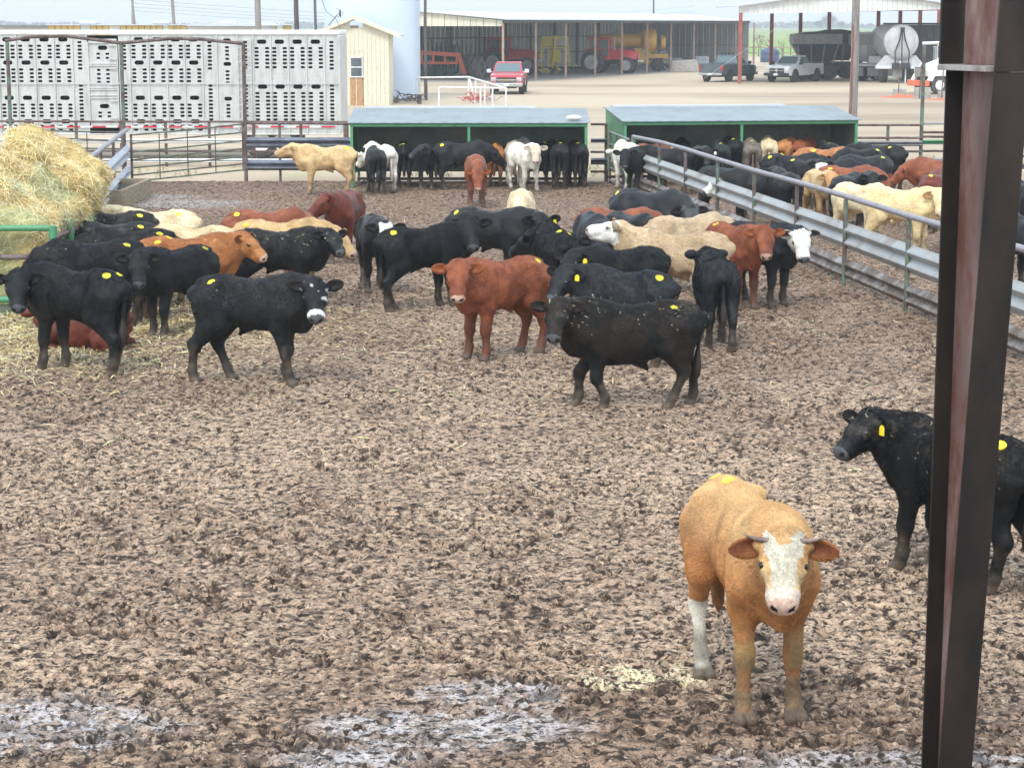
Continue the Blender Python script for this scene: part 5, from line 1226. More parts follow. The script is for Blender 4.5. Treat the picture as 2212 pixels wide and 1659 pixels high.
sub(MB().box(X(100), X(634), LY-.25, LY+12, AT(0, 55.4, LY).z, AT(0, 53.6, LY).z).build('roof', M['roofgrey'], None), b)
for px in (165, 328, 476): sub(MB().box(X(px)-.5, X(px)+.5, LY+3, LY+3.6, AT(0, 53.6, LY).z, AT(0, 45.8, LY+3).z).build('roof_vent', M['roofgrey'], None, bevel=.1), b)
b = house('white_shed', 'white flat shed roof with a dark slot behind the trailer', 'shed', (AT(480, 60, 100).x, 100, 0)); X2 = lambda px: AT(px, 60, 100).x
sub(MB().box(X2(410), X2(552), 100, 108, -.1, AT(0, 56.5, 100).z).build('wall', M['tinwhite'], None), b)
sub(MB().prism([(X2(405), 3.99), (X2(420), 4.12), (X2(540), 4.14), (X2(562), 4.02), (X2(562), 3.98)], 'y', 99.6, 109).build('roof', M['roofgrey'], None), b)
sub(MB().box(X2(492), X2(602), 99.5, 99.58, AT(0, 69, 100).z, AT(0, 65.2, 100).z).build('dark_slot', M['wire'], None), b)
b = house('white_shed', 'low shed with dark roof at the left picture edge', 'shed', (AT(40, 60, 120).x, 120, 0)); X3 = lambda px: AT(px, 60, 120).x
sub(MB().box(X3(-80), X3(108), 120, 128, -.1, AT(0, 58.2, 120).z).build('wall', M['tinwhite'], None), b)
M['roofdark'] = mk('dark roof', (.16, .17, .20), .6, 0, (.22, .23, .26), 2)
sub(MB().box(X3(-84), X3(112), 119.6, 129, AT(0, 58.2, 120).z, AT(0, 54.6, 120).z).build('roof', M['roofdark'], None), b)
# big pale tank
ty = 112.0; xl, xr = AT(692, 100, ty).x, AT(903, 100, ty).x; rr = (xr-xl)/2
t = empty('storage_tank', ((xl+xr)/2, ty+rr, 0), 0, 'huge pale blue round tank rising out of the picture behind the small shed', 'tank')
mb = MB(); prof = [(rr, -.1)]
mb.lathe(prof+[(rr, 10.2), (.01, 11.4)], 64); mb.build('shell', M['tankblue'], t, smooth=True)
MB().lathe([(rr+.35, -.05), (rr+.35, .12), (rr+.02, .12)], 64).build('foundation', M['concrete'], t)
mb = MB(); mb.tube([(rr*.25, -rr-.10, 9.9), (rr*.27, -rr-.14, 7.5), (rr*.20, -rr-.08, 6.6)], .02, 6); mb.build('cable', M['wire'], t)
# small cream shed
sy = 107.0; W_ = lambda px, Y=sy: AT(px, 100, Y).x
b = house('wooden_shed', 'narrow cream wooden shed with peeling boards and a gable', 'shed', ((W_(692)+W_(840))/2, sy, 0))
xa, xb, xm = W_(692), W_(840), W_(766); ze, zp = 3.72, 4.42; n_ = 16; mb = MB()
for i in range(n_):
    a, c_ = xa+(xb-xa)*i/n_, xa+(xb-xa)*(i+1)/n_-.012
    if W_(755) < (a+c_)/2 < W_(783): 
        mb.box(a, c_, sy+.004*(i % 2), sy+.06, tz(0)*0+AT(0, 123, sy).z, 3.9); continue
    f_ = lambda x: ze+(zp-ze)*(1-abs(x-xm)/(xb-xm))
    mb.prism([(a, -.1), (c_, -.1), (c_, f_(c_)-.02), (a, f_(a)-.02)], 'y', sy+.004*(i % 2), sy+.06)
sub(mb.build('wall', M['cream'], None), b)
sub(MB().box(xb-.06, xb-.001, sy+.07, sy+4, -.1, ze).build('wall', M['cream'], None), b); sub(MB().box(xa, xa+.06, sy+.07, sy+4, -.1, ze).build('wall', M['cream'], None), b)
sub(MB().box(xa+.02, xb-.02, sy-.015, sy-.001, 2.72, 2.78).build('trim_band', M['cream'], None), b)
ov = .62
for sg in (-1, 1):
    xe = xm+sg*((xb-xm)+ov); zz = zp-(zp-ze)*((xb-xm)+ov)/(xb-xm)
    mb = MB(); mb.add([(xm, sy-.35, zp+.06), (xe, sy-.35, zz+.06), (xe, sy+4.2, zz+.06), (xm, sy+4.2, zp+.06), (xm, sy-.35, zp-.02), (xe, sy-.35, zz-.02), (xe, sy+4.2, zz-.02), (xm, sy+4.2, zp-.02)], [(0, 1, 2, 3), (7, 6, 5, 4), (0, 4, 5, 1), (1, 5, 6, 2), (2, 6, 7, 3), (3, 7, 4, 0)])
    sub(mb.build('roof', M['roofgrey'], None), b)
    mb = MB(); mb.add([(xm, sy-.38, zp+.05), (xe, sy-.38, zz+.05), (xe, sy-.351, zz+.05), (xm, sy-.351, zp+.05), (xm, sy-.38, zp-.10), (xe, sy-.38, zz-.10), (xe, sy-.351, zz-.10), (xm, sy-.351, zp-.10)], [(0, 1, 2, 3), (7, 6, 5, 4), (0, 4, 5, 1), (1, 5, 6, 2), (2, 6, 7, 3), (3, 7, 4, 0)])
    sub(mb.build('barge_board', M['cream'], None), b)
Z_ = lambda py, Y=sy: AT(0, py, Y).z
wn = sub(MB().box(W_(755.5), W_(757.5), sy-.05, sy-.001, Z_(166), Z_(123)).box(W_(781), W_(783), sy-.05, sy-.001, Z_(166), Z_(123)).box(W_(757.5), W_(781), sy-.05, sy-.001, Z_(126), Z_(123)).box(W_(757.5), W_(781), sy-.05, sy-.001, Z_(147), Z_(144.5)).box(W_(753), W_(785), sy-.09, sy-.051, Z_(168), Z_(165.5)).build('window', M['white'], None), b)
M['blind'] = mk('pale window blind', (.40, .45, .48), .4); 
for ya, yb_, m_ in ((144.4, 126.2, 'blind'), (165.4, 147.2, 'glass')):
    g_ = MB().box(W_(757.7), W_(780.8), sy-.02, sy+.02, Z_(ya), Z_(yb_)).build('pane', M[m_], None); g_.parent = wn; g_.matrix_parent_inverse = Matrix.Translation(-b.location)
sub(MB().box(W_(755.5), W_(768), sy-.03, sy+.03, -.05, Z_(169)).box(W_(769.6), W_(783), sy-.03, sy+.03, -.05, Z_(169)).build('board_panel', M['osb'], None), b); sub(MB().box(W_(768), W_(769.6), sy-.06, sy+.02, -.05, Z_(169)).build('batten', M['cream'], None), b)
sub(MB().box(W_(757), W_(775), sy-.005, sy+.01, Z_(62), Z_(56)).build('gable_vent', M['wood'], None), b)
# dish on a pole by the shed
d_ = empty('antenna_dish', (AT(731, 40, 105).x, 105, 0), 0, 'small dark satellite dish with cables above the cream shed roof', 'dish'); q = AT(731, 30, 105)
sub(MB().tube([(q.x-.5, 105, q.z-.6), (q.x-.05, 105, q.z-.05)], .025, 6).tube([(q.x-.9, 105, q.z+.9), (q.x-.6, 105, q.z+.1), (q.x-.15, 105, q.z-.25), (q.x+.1, 105, q.z-.7)], .016, 5).build('arm', M['wire'], None), d_)
sub(MB().lathe([(.0, .0), (.12, .03), (.21, .10), (.20, .12), (.11, .05), (0, .02)], 16, 'x', (q.x, 105, q.z)).build('dish', M['wire'], None, smooth=True), d_)
sub(MB().tube([(q.x-.1, 105, q.z+.25), (q.x+.28, 105, q.z), (q.x-.1, 105, q.z-.2)], .016, 5).build('feed_arm', M['wire'], None), d_)
# poles
def pole(name, label, px, py0, Y, r, mat, ybase=None, top=None, lean=0, group=None, cat='pole'):
    p = AT(px, py0, Y); h = top or p.z+3; x = p.x; mb = MB(); n = 8
    mb.tube([(x+lean*(k/n-.5)+.01*math.sin(k*2), Y, -.2+(h+.2)*k/n) for k in range(n+1)], [r*(1.1-.25*k/n) for k in range(n+1)], 10)
    o = mb.build(name, M[mat], None, smooth=True); return tag(o, label, cat, group)
G_ = 'far power poles on the left'
pole('power_pole', 'far dark leg of the twin power pole, left one', 286, 30, 230, .14, 'pole', lean=.2, group=G_)
pole('power_pole', 'far dark leg of the twin power pole, right one', 290, 30, 231, .14, 'pole', lean=-.6, group=G_)
pole('power_pole', 'thin grey pole between the twin pole and the thick grey one', 375, 25, 180, .15, 'pole', lean=-.3, group=G_)
pole('power_pole', 'thick pale grey pole above the trailer roof', 557, 25, 95, .145, 'pole')
pole('power_pole', 'brown pole just left of the cream shed', 640, 25, 93, .115, 'redpost' if 0 else 'darkpole')
pole('steel_pole', 'thin black pole left of the cream shed roof', 681, 25, 98, .07, 'wire')
pole('steel_pole', 'slim dark mottled pole in front of the machine shed left end', 919, 100, 114, .09, 'darkpole')
pole('steel_pole', 'short dark pole top showing above the machine shed roof', 1412, 10, 260, .12, 'wire')
pole('utility_pole', 'weathered grey wooden utility pole beside the second shelter', 1847, 100, 56.9, .115, 'pole')
pole('steel_pole', 'thin maroon pipe strapped to the left of the wooden utility pole', 1838.5, 200, 56.8, .022, 'redpost', top=AT(0, 55, 56.8).z)
# guy wire, service lines
wr = MB().tube([G(1510, 178), AT(1800, -25, 120)], .012, 5).build('guy_wire', M['white'], None); tag(wr, 'pale guy wire slanting up past the dark blue pickup', 'wire')
for i, (ya, yb_) in enumerate(((-2, 14), (6, 24), (14, 28), (22, 33))):
    a, b2 = AT(288, ya+2, 230), AT(1500, yb_, 420); n = 14; pts = [a+(b2-a)*(k/n)+Vector((0, 0, -2.2*math.sin(math.pi*k/n))) for k in range(n+1)]
    tag(MB().tube(pts, .018, 4).build('power_line', M['pole'], None), ['highest', 'second highest', 'second lowest', 'lowest'][i]+' of the four faint power lines crossing the sky', 'power line', 'power lines across the sky')
# white pipe railing
r = empty('pipe_railing', (AT(1012, 170, 108).x, 108, 0), 0, 'white pipe railing stepping down beside the red pickup', 'railing')
Y1, Y2 = 105.0, 112.0; A1, A2, A3 = AT(948, 189, Y1), AT(1093, 191, Y1), AT(1012, 167, Y2); A0 = AT(900, 168.5, Y2)
for pth in ([A1, A2], [A0, A3], [A3, A2]): sub(MB().tube(pth, .05, 8).build('rail', M['white'], None, smooth=True), r)
for p in (A1, lerp(A1, A2, .62), lerp(A1, A2, .80), A2, A3, lerp(A3, A2, .2), lerp(A3, A2, .45), A0): sub(MB().tube([(p.x, p.y, -.1), p], .045, 8).build('post', M['white'], None, smooth=True), r)
sub(MB().tube([AT(1014, 168, Y2), (AT(1026, 210, Y2-2).x, Y2-2, 0)], .045, 8).build('post', M['white'], None, smooth=True), r)
# clutter beside the tank
def heap(name, label, c, s, mat, seed, cat, n=60):
    mb = MB(); r_ = random.Random(seed)
    for k in range(n):
        p = Vector(c)+Vector((r_.gauss(0, s[0]), r_.gauss(0, s[1]), abs(r_.gauss(0, s[2])))); q = p+Vector((r_.uniform(-.35, .35), r_.uniform(-.2, .2), r_.uniform(-.15, .2))); mb.tube([p, (p+q)/2+Vector((0, 0, .05)), q], .025, 4)
    return tag(mb.build(name, mat, None), label, cat)
M['pinkred'] = mk('faded red straps', (.50, .16, .14), .8); p = G(1025, 222); heap('strap_pile', 'small heap of faded red straps below the white railing', (p.x, p.y, .1), (.28, .25, .14), M['pinkred'], 5, 'pile')
p = G(1053, 221); heap('wire_coil', 'small bluish coil of cable right of the red straps', (p.x, p.y, .08), (.25, .2, .1), M['galv'], 8, 'coil', 24)
sp = empty('cable_spool', tuple(G(906, 225)), 0, 'small dark spool table standing in front of the tank', 'spool')
MB().lathe([(.12, 0), (.12, .42), (.34, .43), (.34, .48), (.02, .49)], 20).build('spool_top', M['darkpole'], sp, smooth=True)
for i, (xx, w2) in enumerate(((858, .9), (880, .7))):
    p = G(xx, 222); heap('scrap_pile', ['dark scrap heap at the foot of the cream shed', 'smaller scrap heap between shed and tank'][i], (p.x, p.y, .05), (w2*.5, .3, .15), M['rust'], 30+i, 'pile', 30)
# ------------------------------------------------------------------ machine shed
c0 = Vector((-.6, 147.6, 0)); dl = Vector((21.3, 49, 0)).normalized(); dn = Vector((-dl.y, dl.x, 0))    # dl along the open front, dn into the shed
SL, SW, ZE, ZR = 58.5, 13.0, 4.35, 4.95
ms = empty('machine_shed', c0, 0, 'long open fronted machine shed with pale roof and cream gable fascia', 'shed')
def S(a, b, z): return c0+dl*a+dn*b+Vector((0, 0, z))
def quadslab(name, mat, p, th, parent):
    """p: four corners, th: thickness vector"""
    mb = MB(); q = [Vector(x)+Vector(th) for x in p]; mb.add(list(p)+q, [(0, 1, 2, 3), (7, 6, 5, 4), (0, 4, 5, 1), (1, 5, 6, 2), (2, 6, 7, 3), (3, 7, 4, 0)]); return sub(mb.build(name, mat, None), parent)
quadslab('roof', M['roofgrey'], [S(-.5, -.6, ZE), S(SL, -.6, ZE), S(SL, SW/2, ZR), S(-.5, SW/2, ZR)], (0, 0, .05), ms)
quadslab('roof', M['roofgrey'], [S(-.5, SW/2+.001, ZR), S(SL, SW/2+.001, ZR), S(SL, SW+.5, ZE), S(-.5, SW+.5, ZE)], (0, 0, .05), ms)
quadslab('eave_beam', M['wire'], [S(0, -.05, ZE-.20), S(SL, -.05, ZE-.20), S(SL, -.05, ZE-.01), S(0, -.05, ZE-.01)], dn*.1, ms)
mb = MB(); n = 26
for i in range(n):
    a, b = SW*i/n, SW*(i+1)/n-.03; f_ = lambda t: ZE+(ZR-ZE)*(1-abs(t-SW/2)/(SW/2))-.02; o_ = -.12-.03*(i % 2)
    mb.add([S(o_, a, 3.92), S(o_, b, 3.92), S(o_, b, f_(b)), S(o_, a, f_(a)), S(o_-.03, a, 3.92), S(o_-.03, b, 3.92), S(o_-.03, b, f_(b)), S(o_-.03, a, f_(a))], [(0, 1, 2, 3), (7, 6, 5, 4), (0, 4, 5, 1), (1, 5, 6, 2), (2, 6, 7, 3), (3, 7, 4, 0)])
sub(mb.build('gable_fascia', M['tin'], None), ms)
def ribwall(name, mat, P, u, L, za, zb, parent, step=.3):
    mb = MB(); k = int(L/step); nrm = Vector((-u.y, u.x, 0))
    for i in range(k):
        o_ = nrm*(.04*(i % 2)); a = P+u*(L*i/k)+o_; b = P+u*(L*(i+1)/k)+o_; z = Vector((0, 0, 1)); t = nrm*.03
        mb.add([a+z*za, b+z*za, b+z*zb, a+z*zb, a+t+z*za, b+t+z*za, b+t+z*zb, a+t+z*zb], [(0, 1, 2, 3), (7, 6, 5, 4), (0, 4, 5, 1), (1, 5, 6, 2), (2, 6, 7, 3), (3, 7, 4, 0)])
    return sub(mb.build(name, mat, None), parent)
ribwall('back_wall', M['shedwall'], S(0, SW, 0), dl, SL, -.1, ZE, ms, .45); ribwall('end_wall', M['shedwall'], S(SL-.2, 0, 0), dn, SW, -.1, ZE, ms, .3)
for px in (1087, 1156, 1219, 1281, 1337, 1390, 1440, 1488, 1533, 1576, 1614):
    p = on_line(px, c0, c0+dl*50); sub(MB().box(p.x-.085, p.x+.085, p.y-.085, p.y+.085, -.1, ZE-.21).build('post', M['brownpost'], None), ms)
for i in range(10):
    p = S(5.5*i+2, SW-.25, 0); sub(MB().box(p.x-.1, p.x+.1, p.y-.1, p.y+.1, -.1, ZE).build('post', M['wire'], None), ms)
for z in (1.5, 2.9): quadslab('girt', M['wire'], [S(0, SW-.12, z), S(SL, SW-.12, z), S(SL, SW-.12, z+.09), S(0, SW-.12, z+.09)], dn*.05, ms)
quadslab('girt', M['brownpost'], [S(SL-.36, .1, 2.0), S(SL-.36, SW, 2.0), S(SL-.36, SW, 2.1), S(SL-.36, .1, 2.1)], dl*.05, ms)
slabf = MB(); tag(quadslab('shed_floor', M['concrete'], [S(-.2, -.3, -.02), S(SL, -.3, -.02), S(SL, SW, -.02), S(-.2, SW, -.02)], (0, 0, .03), ms), None)
# ------------------------------------------------------------------ canopy barn at right
by = 146.0; BX = lambda px, Y=by: AT(px, 60, Y).x
bn = empty('canopy_barn', (BX(1826), by, 0), 0, 'open sided canopy barn with white gable and red posts at the right', 'barn')
xa, xb, xm = BX(1595), BX(2066), BX(1850); ze, zf, zr = 5.28, 4.74, 6.4
mb = MB(); n = 44
for i in range(n):
    a, b = xa+(xb-xa)*i/n, xa+(xb-xa)*(i+1)/n-.02; f_ = lambda x: ze+(zr-ze)*(1-(abs(x-xm)/((xm-xa) if x < xm else (xb-xm)))); lo = lambda x: zf+.35*(x-xa)/(xb-xa)
    mb.prism([(a, lo(a)), (b, lo(b)), (b, f_(b)), (a, f_(a))], 'y', by+.02*(i % 2), by+.1)
sub(mb.build('gable_wall', M['tinwhite'], None), bn)
for sg, xe in ((-1, xa), (1, xb)):
    x_ = xe+sg*.25; z_ = ze-.03
    mb = MB(); mb.add([(xm, by-.4, zr+.02), (x_, by-.4, z_+.02), (x_, by+14, z_+.02), (xm, by+14, zr+.02), (xm, by-.4, zr+.09), (x_, by-.4, z_+.09), (x_, by+14, z_+.09), (xm, by+14, zr+.09)], [(3, 2, 1, 0), (4, 5, 6, 7), (0, 1, 5, 4), (1, 2, 6, 5), (2, 3, 7, 6), (3, 0, 4, 7)]); sub(mb.build('roof', M['roofgrey'], None), bn)
def post(x, y, h, m='redpost', w_=.13): sub(MB().box(x-w_, x+w_, y-w_, y+w_, -.1, h).build('post', M[m], None), bn)
post(xa+.15, by, zf+.1, w_=.12); post(xb-.15, by, zf+.4, w_=.2)
for px in (1667, 1729, 1791, 1849, 1897, 1944, 1987, 2028): post(AT(px, 60, by+14).x, by+14, 5.2)
sub(MB().bar((AT(1600, 60, by+14).x, by+14, 5.0), (AT(2055, 60, by+14).x, by+14, 5.2), .12, .22).build('back_beam', M['redpost'], None), bn)
ribwall('side_wall', M['tin'], Vector((AT(2030, 60, by+13.9).x, by+13.8, 0)), Vector((1, 0, 0)), 3.5, 3.2, 5.2, bn)
# ------------------------------------------------------------------ vehicles
def paint(name, c, rough=.35, dust=.25):
    return mk(name, c, rough, .15, tuple(x*(1-dust)+y*dust for x, y in zip(c, (.36, .30, .22))), 2.5, coat=.4, contrast=(.4, .7))
M['redcar'] = paint('red car paint', (.50, .035, .055), .3, .12); M['bluecar'] = paint('dark blue car paint', (.055, .085, .11), .35, .2); M['silver'] = paint('silver car paint', (.56, .57, .58), .3, .1)
M['tractor'] = paint('tractor red', (.66, .035, .04), .35, .1); M['myellow'] = paint('machine yellow', (.80, .66, .08), .5, .12); M['morange'] = paint('machine amber', (.74, .42, .05), .5, .15)
M['mred'] = paint('implement red orange', (.80, .15, .06), .5, .15); M['dkgrn'] = mk('implement green', (.03, .08, .05), .7); M['darkmach'] = mk('dark machinery', (.035, .038, .042), .7, .2, (.07, .07, .07), 4)
M['hopper'] = mk('dull hopper grey', (.30, .29, .28), .6, .3, (.20, .18, .17), 2.5, contrast=(.4, .7)); M['hopperdk'] = mk('dark hopper steel', (.055, .062, .068), .6, .4, (.085, .09, .095), 2)
M['tankgrey'] = mk('tank grey white', (.52, .53, .54), .5, .1, (.40, .41, .42), 1.5); M['plastic'] = mk('white plastic', (.62, .64, .66), .5)
M['carglass'] = mk('car glass', (.10, .15, .16), .06, 0, spec=.9); M['plate'] = mk('number plate', (.70, .72, .74), .4); M['gold'] = mk('gold badge', (.62, .42, .08), .3, .8)
def pickup(name, label, pos, hd, body, badge=None, lights=False, dark_rear=False, bumper='chrome'):
    """full-size pickup, x forward, 5.7 m long"""
    t = empty(name, pos, R(hd), label, 'pickup truck', 'pickup trucks parked in the yard')
    W = .98
    def ring(x, zb, zt, w, crown=.04):
        return [(x, -w, zb), (x, -w*1.0, (zb+zt)*.5), (x, -w*.985, zt-.05), (x, -w*.93, zt), (x, 0, zt+crown), (x, w*.93, zt), (x, w*.985, zt-.05), (x, w, (zb+zt)*.5), (x, w, zb)]
    b = MB(); b.loft([ring(2.72, .52, .98, W*.90), ring(2.62, .48, 1.10, W*.95), ring(2.2, .46, 1.17, W), ring(1.35, .46, 1.22, W), ring(1.28, .46, 1.22, W), ring(-.62, .46, 1.24, W, .0), ring(-.64, .46, 1.24, W, .0)]); b.build('body', body, t, smooth=True)
    bd = MB(); th = .05     # open box bed
    bd.box(-2.86, -.66, -W, -W+th, .50, 1.26).box(-2.86, -.66, W-th, W, .50, 1.26).box(-2.86, -.66, -W+th+.001, W-th-.001, .70, .74).box(-.72, -.67, -W+th+.001, W-th-.001, .741, 1.26); bd.build('bed', body, t, bevel=.015)
    MB().box(-2.90, -2.861, -W+.06, W-.06, .66, 1.25).build('tailgate', body, t, bevel=.012)
    # cab
    cr = lambda x, w, z0=1.235: [(x, -w, z0), (x, w, z0)]
    cab = MB(); lo = [(1.28, -.90, 1.225), (1.28, .90, 1.225), (-.60, .92, 1.245), (-.60, -.92, 1.245)]; hi = [(.52, -.72, 1.84), (.52, .72, 1.84), (-.42, .73, 1.86), (-.42, -.73, 1.86)]
    cab.add(lo+hi, [(0, 1, 2, 3), (7, 6, 5, 4), (0, 4, 5, 1), (1, 5, 6, 2), (2, 6, 7, 3), (3, 7, 4, 0)]); cb_ = cab.build('cab', body, t, bevel=.05)
    def pane(name_, idx, s0=.08, s1=.92, v0=.12, v1=.86, off=.012):
        P = [Vector((lo+hi)[i]) for i in idx]
        def q(u, v): return (P[0]*(1-u)+P[1]*u)*(1-v)+(P[3]*(1-u)+P[2]*u)*v
        c = [q(s0, v0), q(s1, v0), q(s1, v1), q(s0, v1)]; nn = (c[1]-c[0]).cross(c[3]-c[0]).normalized(); ctr = Vector((.1, 0, 1.5)); nn = nn if (c[0]-ctr).dot(nn) > 0 else -nn
        m = MB(); m.add([x+nn*off for x in c]+[x-nn*.03 for x in c], [(0, 1, 2, 3), (7, 6, 5, 4), (0, 4, 5, 1), (1, 5, 6, 2), (2, 6, 7, 3), (3, 7, 4, 0)]); return m.build(name_, M['carglass'], t)
    pane('windshield', (0, 1, 5, 4), .06, .94, .08, .88); pane('rear_window', (3, 2, 6, 7), .08, .92, .15, .85)
    for s, idx in ((-1, (0, 3, 7, 4)), (1, (1, 2, 6, 5))): pane('side_window', idx, .16, .62, .1, .84); pane('side_window', idx, .66, .92, .1, .84)
    # front: grille, lamps, bumper
    g = MB().box(2.70, 2.745, -.58, .58, .66, .98).build('grille', M['black'], t, bevel=.02)
    br = MB()
    for z in (.70, .78, .86): br.box(2.746, 2.755, -.55, .55, z, z+.022)
    if badge == 'cross': br = MB().box(2.746, 2.765, -.05, .05, .67, .97).box(2.746, 2.760, -.57, -.051, .80, .84).box(2.746, 2.760, .051, .57, .80, .84)
    else: br.box(2.746, 2.775, -.90, .90, .815, .860)
    br.build('grille_bar', M['chrome'], g)
    if badge == 'tie': MB().prism([(-.16, .80), (-.05, .80), (-.05, .785), (.05, .785), (.05, .80), (.17, .80), (.14, .865), (.05, .865), (.05, .885), (-.05, .885), (-.05, .865), (-.13, .865)], 'x', 2.776, 2.79).build('badge', M['gold'], g)
    if badge == 'cross': MB().prism([(-.09, .93), (-.10, .84), (0, .76), (.10, .84), (.09, .93), (.04, .89), (-.04, .89)], 'x', 2.766, 2.78).build('badge', M['chrome'], g)
    for s in (-1, 1):
        MB().box(2.60, 2.735, s*.60 if s > 0 else -.90, .90 if s > 0 else -.60, .74, .98).build('headlight', M['lamp'], t, bevel=.02)
        MB().box(-2.915, -2.80, .80 if s > 0 else -.97, .97 if s > 0 else -.80, .78, 1.16).build('tail_light', M['redlamp'], t, bevel=.02)
        m = MB().box(1.05, 1.15, s*1.0 if s > 0 else -1.26, 1.26 if s > 0 else -1.0, 1.22, 1.44).bar((1.1, s*.92, 1.26), (1.1, s*1.02, 1.3), .05).build('wing_mirror', M['plastic'] if body == M['redcar'] else M['black'], t, bevel=.03)
        for x in (1.72, -1.78):
            wl = wheel((x, s*(.83), .40), .40, .27, t, sgn=s, rim='chrome')
            a = MB(); pts = [(x+.50*math.cos(R(q)), s*.985, .42+.50*math.sin(R(q))) for q in range(0, 181, 20)]; a.tube(pts, .035, 6); a.build('wheel_arch', M['black'], t, smooth=True)
            MB().lathe([(.46, -.02), (.46, .02)], 20, 'y', (x, s*.972, .42)).build('arch_shadow', M['black'], t)
        MB().box(.30, .42, s*.965 if s > 0 else -1.0, 1.0 if s > 0 else -.965, 1.02, 1.05).build('door_handle', M['black'], t)
    MB().box(2.66, 2.90, -.95, .95, .44, .66).build('bumper', M[bumper], t, bevel=.04); MB().box(-3.08, -2.88, -.92, .92, .46, .64).build('bumper', M['chrome'], t, bevel=.04)
    MB().box(2.901, 2.915, -.16, .16, .48, .62).build('number_plate', M['plate'], t); MB().box(-3.095, -3.081, -.16, .16, .49, .62).build('number_plate', M['plate'], t)
    MB().box(-2.7, 2.5, -.55, .55, .34, .455).build('chassis', M['black'], t)
    if lights:
        for i in range(4): MB().lathe([(.0, -.03), (.07, -.02), (.08, .03), (0, .035)], 12, 'x', (-.30, -.45+.3*i, 1.97)).build('roof_lamp', M['black'], t)
    return t
p = G(1099, 204); pickup('pickup_truck', 'red pickup truck facing the camera by the white railing', (p.x, p.y+2.4, 0), -93, M['redcar'], 'tie')
p = G(1570, 177); pickup('pickup_truck', 'dark blue pickup seen from behind with roof lamps', (p.x+.3, p.y+1.6, 0), 58, M['bluecar'], lights=True)
p = G(1712, 176); pickup('pickup_truck', 'silver white pickup facing the camera beside the canopy barn', (p.x, p.y-.6, 0), -124, M['silver'], 'cross', bumper='black')
M['dusttyre'] = mk('dusty worn rubber', (.17, .16, .15), .9, 0, (.26, .24, .21), 3)
def tractor(label, pos, hd, duals=True):
    t = empty('tractor', pos, R(hd), label, 'tractor', 'red tractors in the machine shed')
    h = MB(); rg = lambda x, zb, zt, w: [(x, -w, zb), (x, -w, zt-.15), (x, -w*.75, zt), (x, w*.75, zt), (x, w, zt-.15), (x, w, zb)]
    h.loft([rg(.55, 1.15, 2.05, .46), rg(1.5, 1.15, 2.0, .46), rg(2.6, 1.15, 1.88, .43), rg(2.95, 1.2, 1.66, .36)]); h.build('hood', M['tractor'], t, smooth=True)
    MB().box(2.55, 2.93, -.38, .38, .95, 1.62).build('grille', M['black'], t, bevel=.05); MB().box(-.9, 2.7, -.33, .33, .75, 1.14).build('chassis', M['darkmach'], t, bevel=.04)
    cabf = MB()
    for x, y in ((-1.15, -.72), (-1.15, .72), (.52, -.62), (.52, .62), (-.35, -.75), (-.35, .75)): cabf.bar((x, y, 1.35), (x*.93, y*.93, 2.78), .08)
    cabf.box(-1.2, .56, -.74, .74, 1.1, 1.36); cabf.build('cab_frame', M['tractor'], t)
    MB().box(-1.30, .70, -.82, .82, 2.79, 2.98).build('cab_roof', M['tractor'], t, bevel=.07)
    MB().box(-1.06, .46, -.64, .64, 1.365, 2.77).build('cab_glass', M['carglass'], t)
    MB().box(-.6, -.1, -.25, .25, 1.361, 1.9).build('seat', M['black'], t) if 0 else None
    MB().tube([(.95, -.50, 1.9), (.95, -.52, 3.0)], .07, 10).build('exhaust', M['galv'], t, smooth=True)
    for s in (-1, 1):
        wheel((-.75, s*.95, .93), .93, .50, t, sgn=s, rim='tankgrey', name='rear_wheel', rimr=.62)
        if duals: wheel((-.75, s*1.52, .93), .93, .46, t, sgn=s, rim='tankgrey', name='rear_wheel', rimr=.62)
        wheel((2.05, s*.90, .68), .68, .42, t, sgn=s, rim='tankgrey', name='front_wheel', rimr=.60)
        f_ = MB(); f_.tube([(-.75+1.06*math.cos(R(q)), s*.95, .95+1.06*math.sin(R(q))) for q in range(25, 150, 15)], .06, 6); f_.build('fender', M['tractor'], t, smooth=True)
        MB().box(-1.45, .25, s*.70 if s > 0 else -1.2, 1.2 if s > 0 else -.70, 1.95, 2.03).build('fender', M['tractor'], t, bevel=.03)
        MB().box(2.93, 3.25, s*.12 if s > 0 else -.5, .5 if s > 0 else -.12, .95, 1.12).build('front_weight', M['plastic'], t, bevel=.02)
    return t
p = G(1098, 160); tractor('red tractor with dual tyres nearest the shed corner', (p.x-.4, p.y+2, 0), -6)
p = G(1322, 160); tractor('red tractor with pale wheel rims deeper in the machine shed', (p.x-.6, p.y+1.5, 0), -14)
# loose tyres beside the first tractor
for i, (px, py, lb) in enumerate(((1012, 168, 'upright worn tractor tyre left of the first tractor'), (1034, 170, 'deep lugged tractor tyre standing against the worn one'))):
    p = G(px, py); t = MB(); r = .85 if i == 0 else .75
    t.lathe([(r*.55, -.28), (r*.9, -.30), (r, -.2), (r, .2), (r*.9, .30), (r*.55, .28), (r*.55, -.28)], 28, 'y')
    for k in range(22):
        a = 2*math.pi*k/22; c_ = (r*math.cos(a), 0, r*math.sin(a)); c2 = (r*math.cos(a+.2), -.27, r*math.sin(a+.2)); c3 = (r*math.cos(a+.2), .27, r*math.sin(a+.2)); t.bar(c_, c2, .06, .09); t.bar(c_, c3, .06, .09)
    o = t.build('worn_tractor_tyre', M['dusttyre'], None); o.location = (p.x, p.y+.6, r+.02); o.rotation_euler = (0, 0, R(75 if i == 0 else 68)); tag(o, lb, 'tyre')
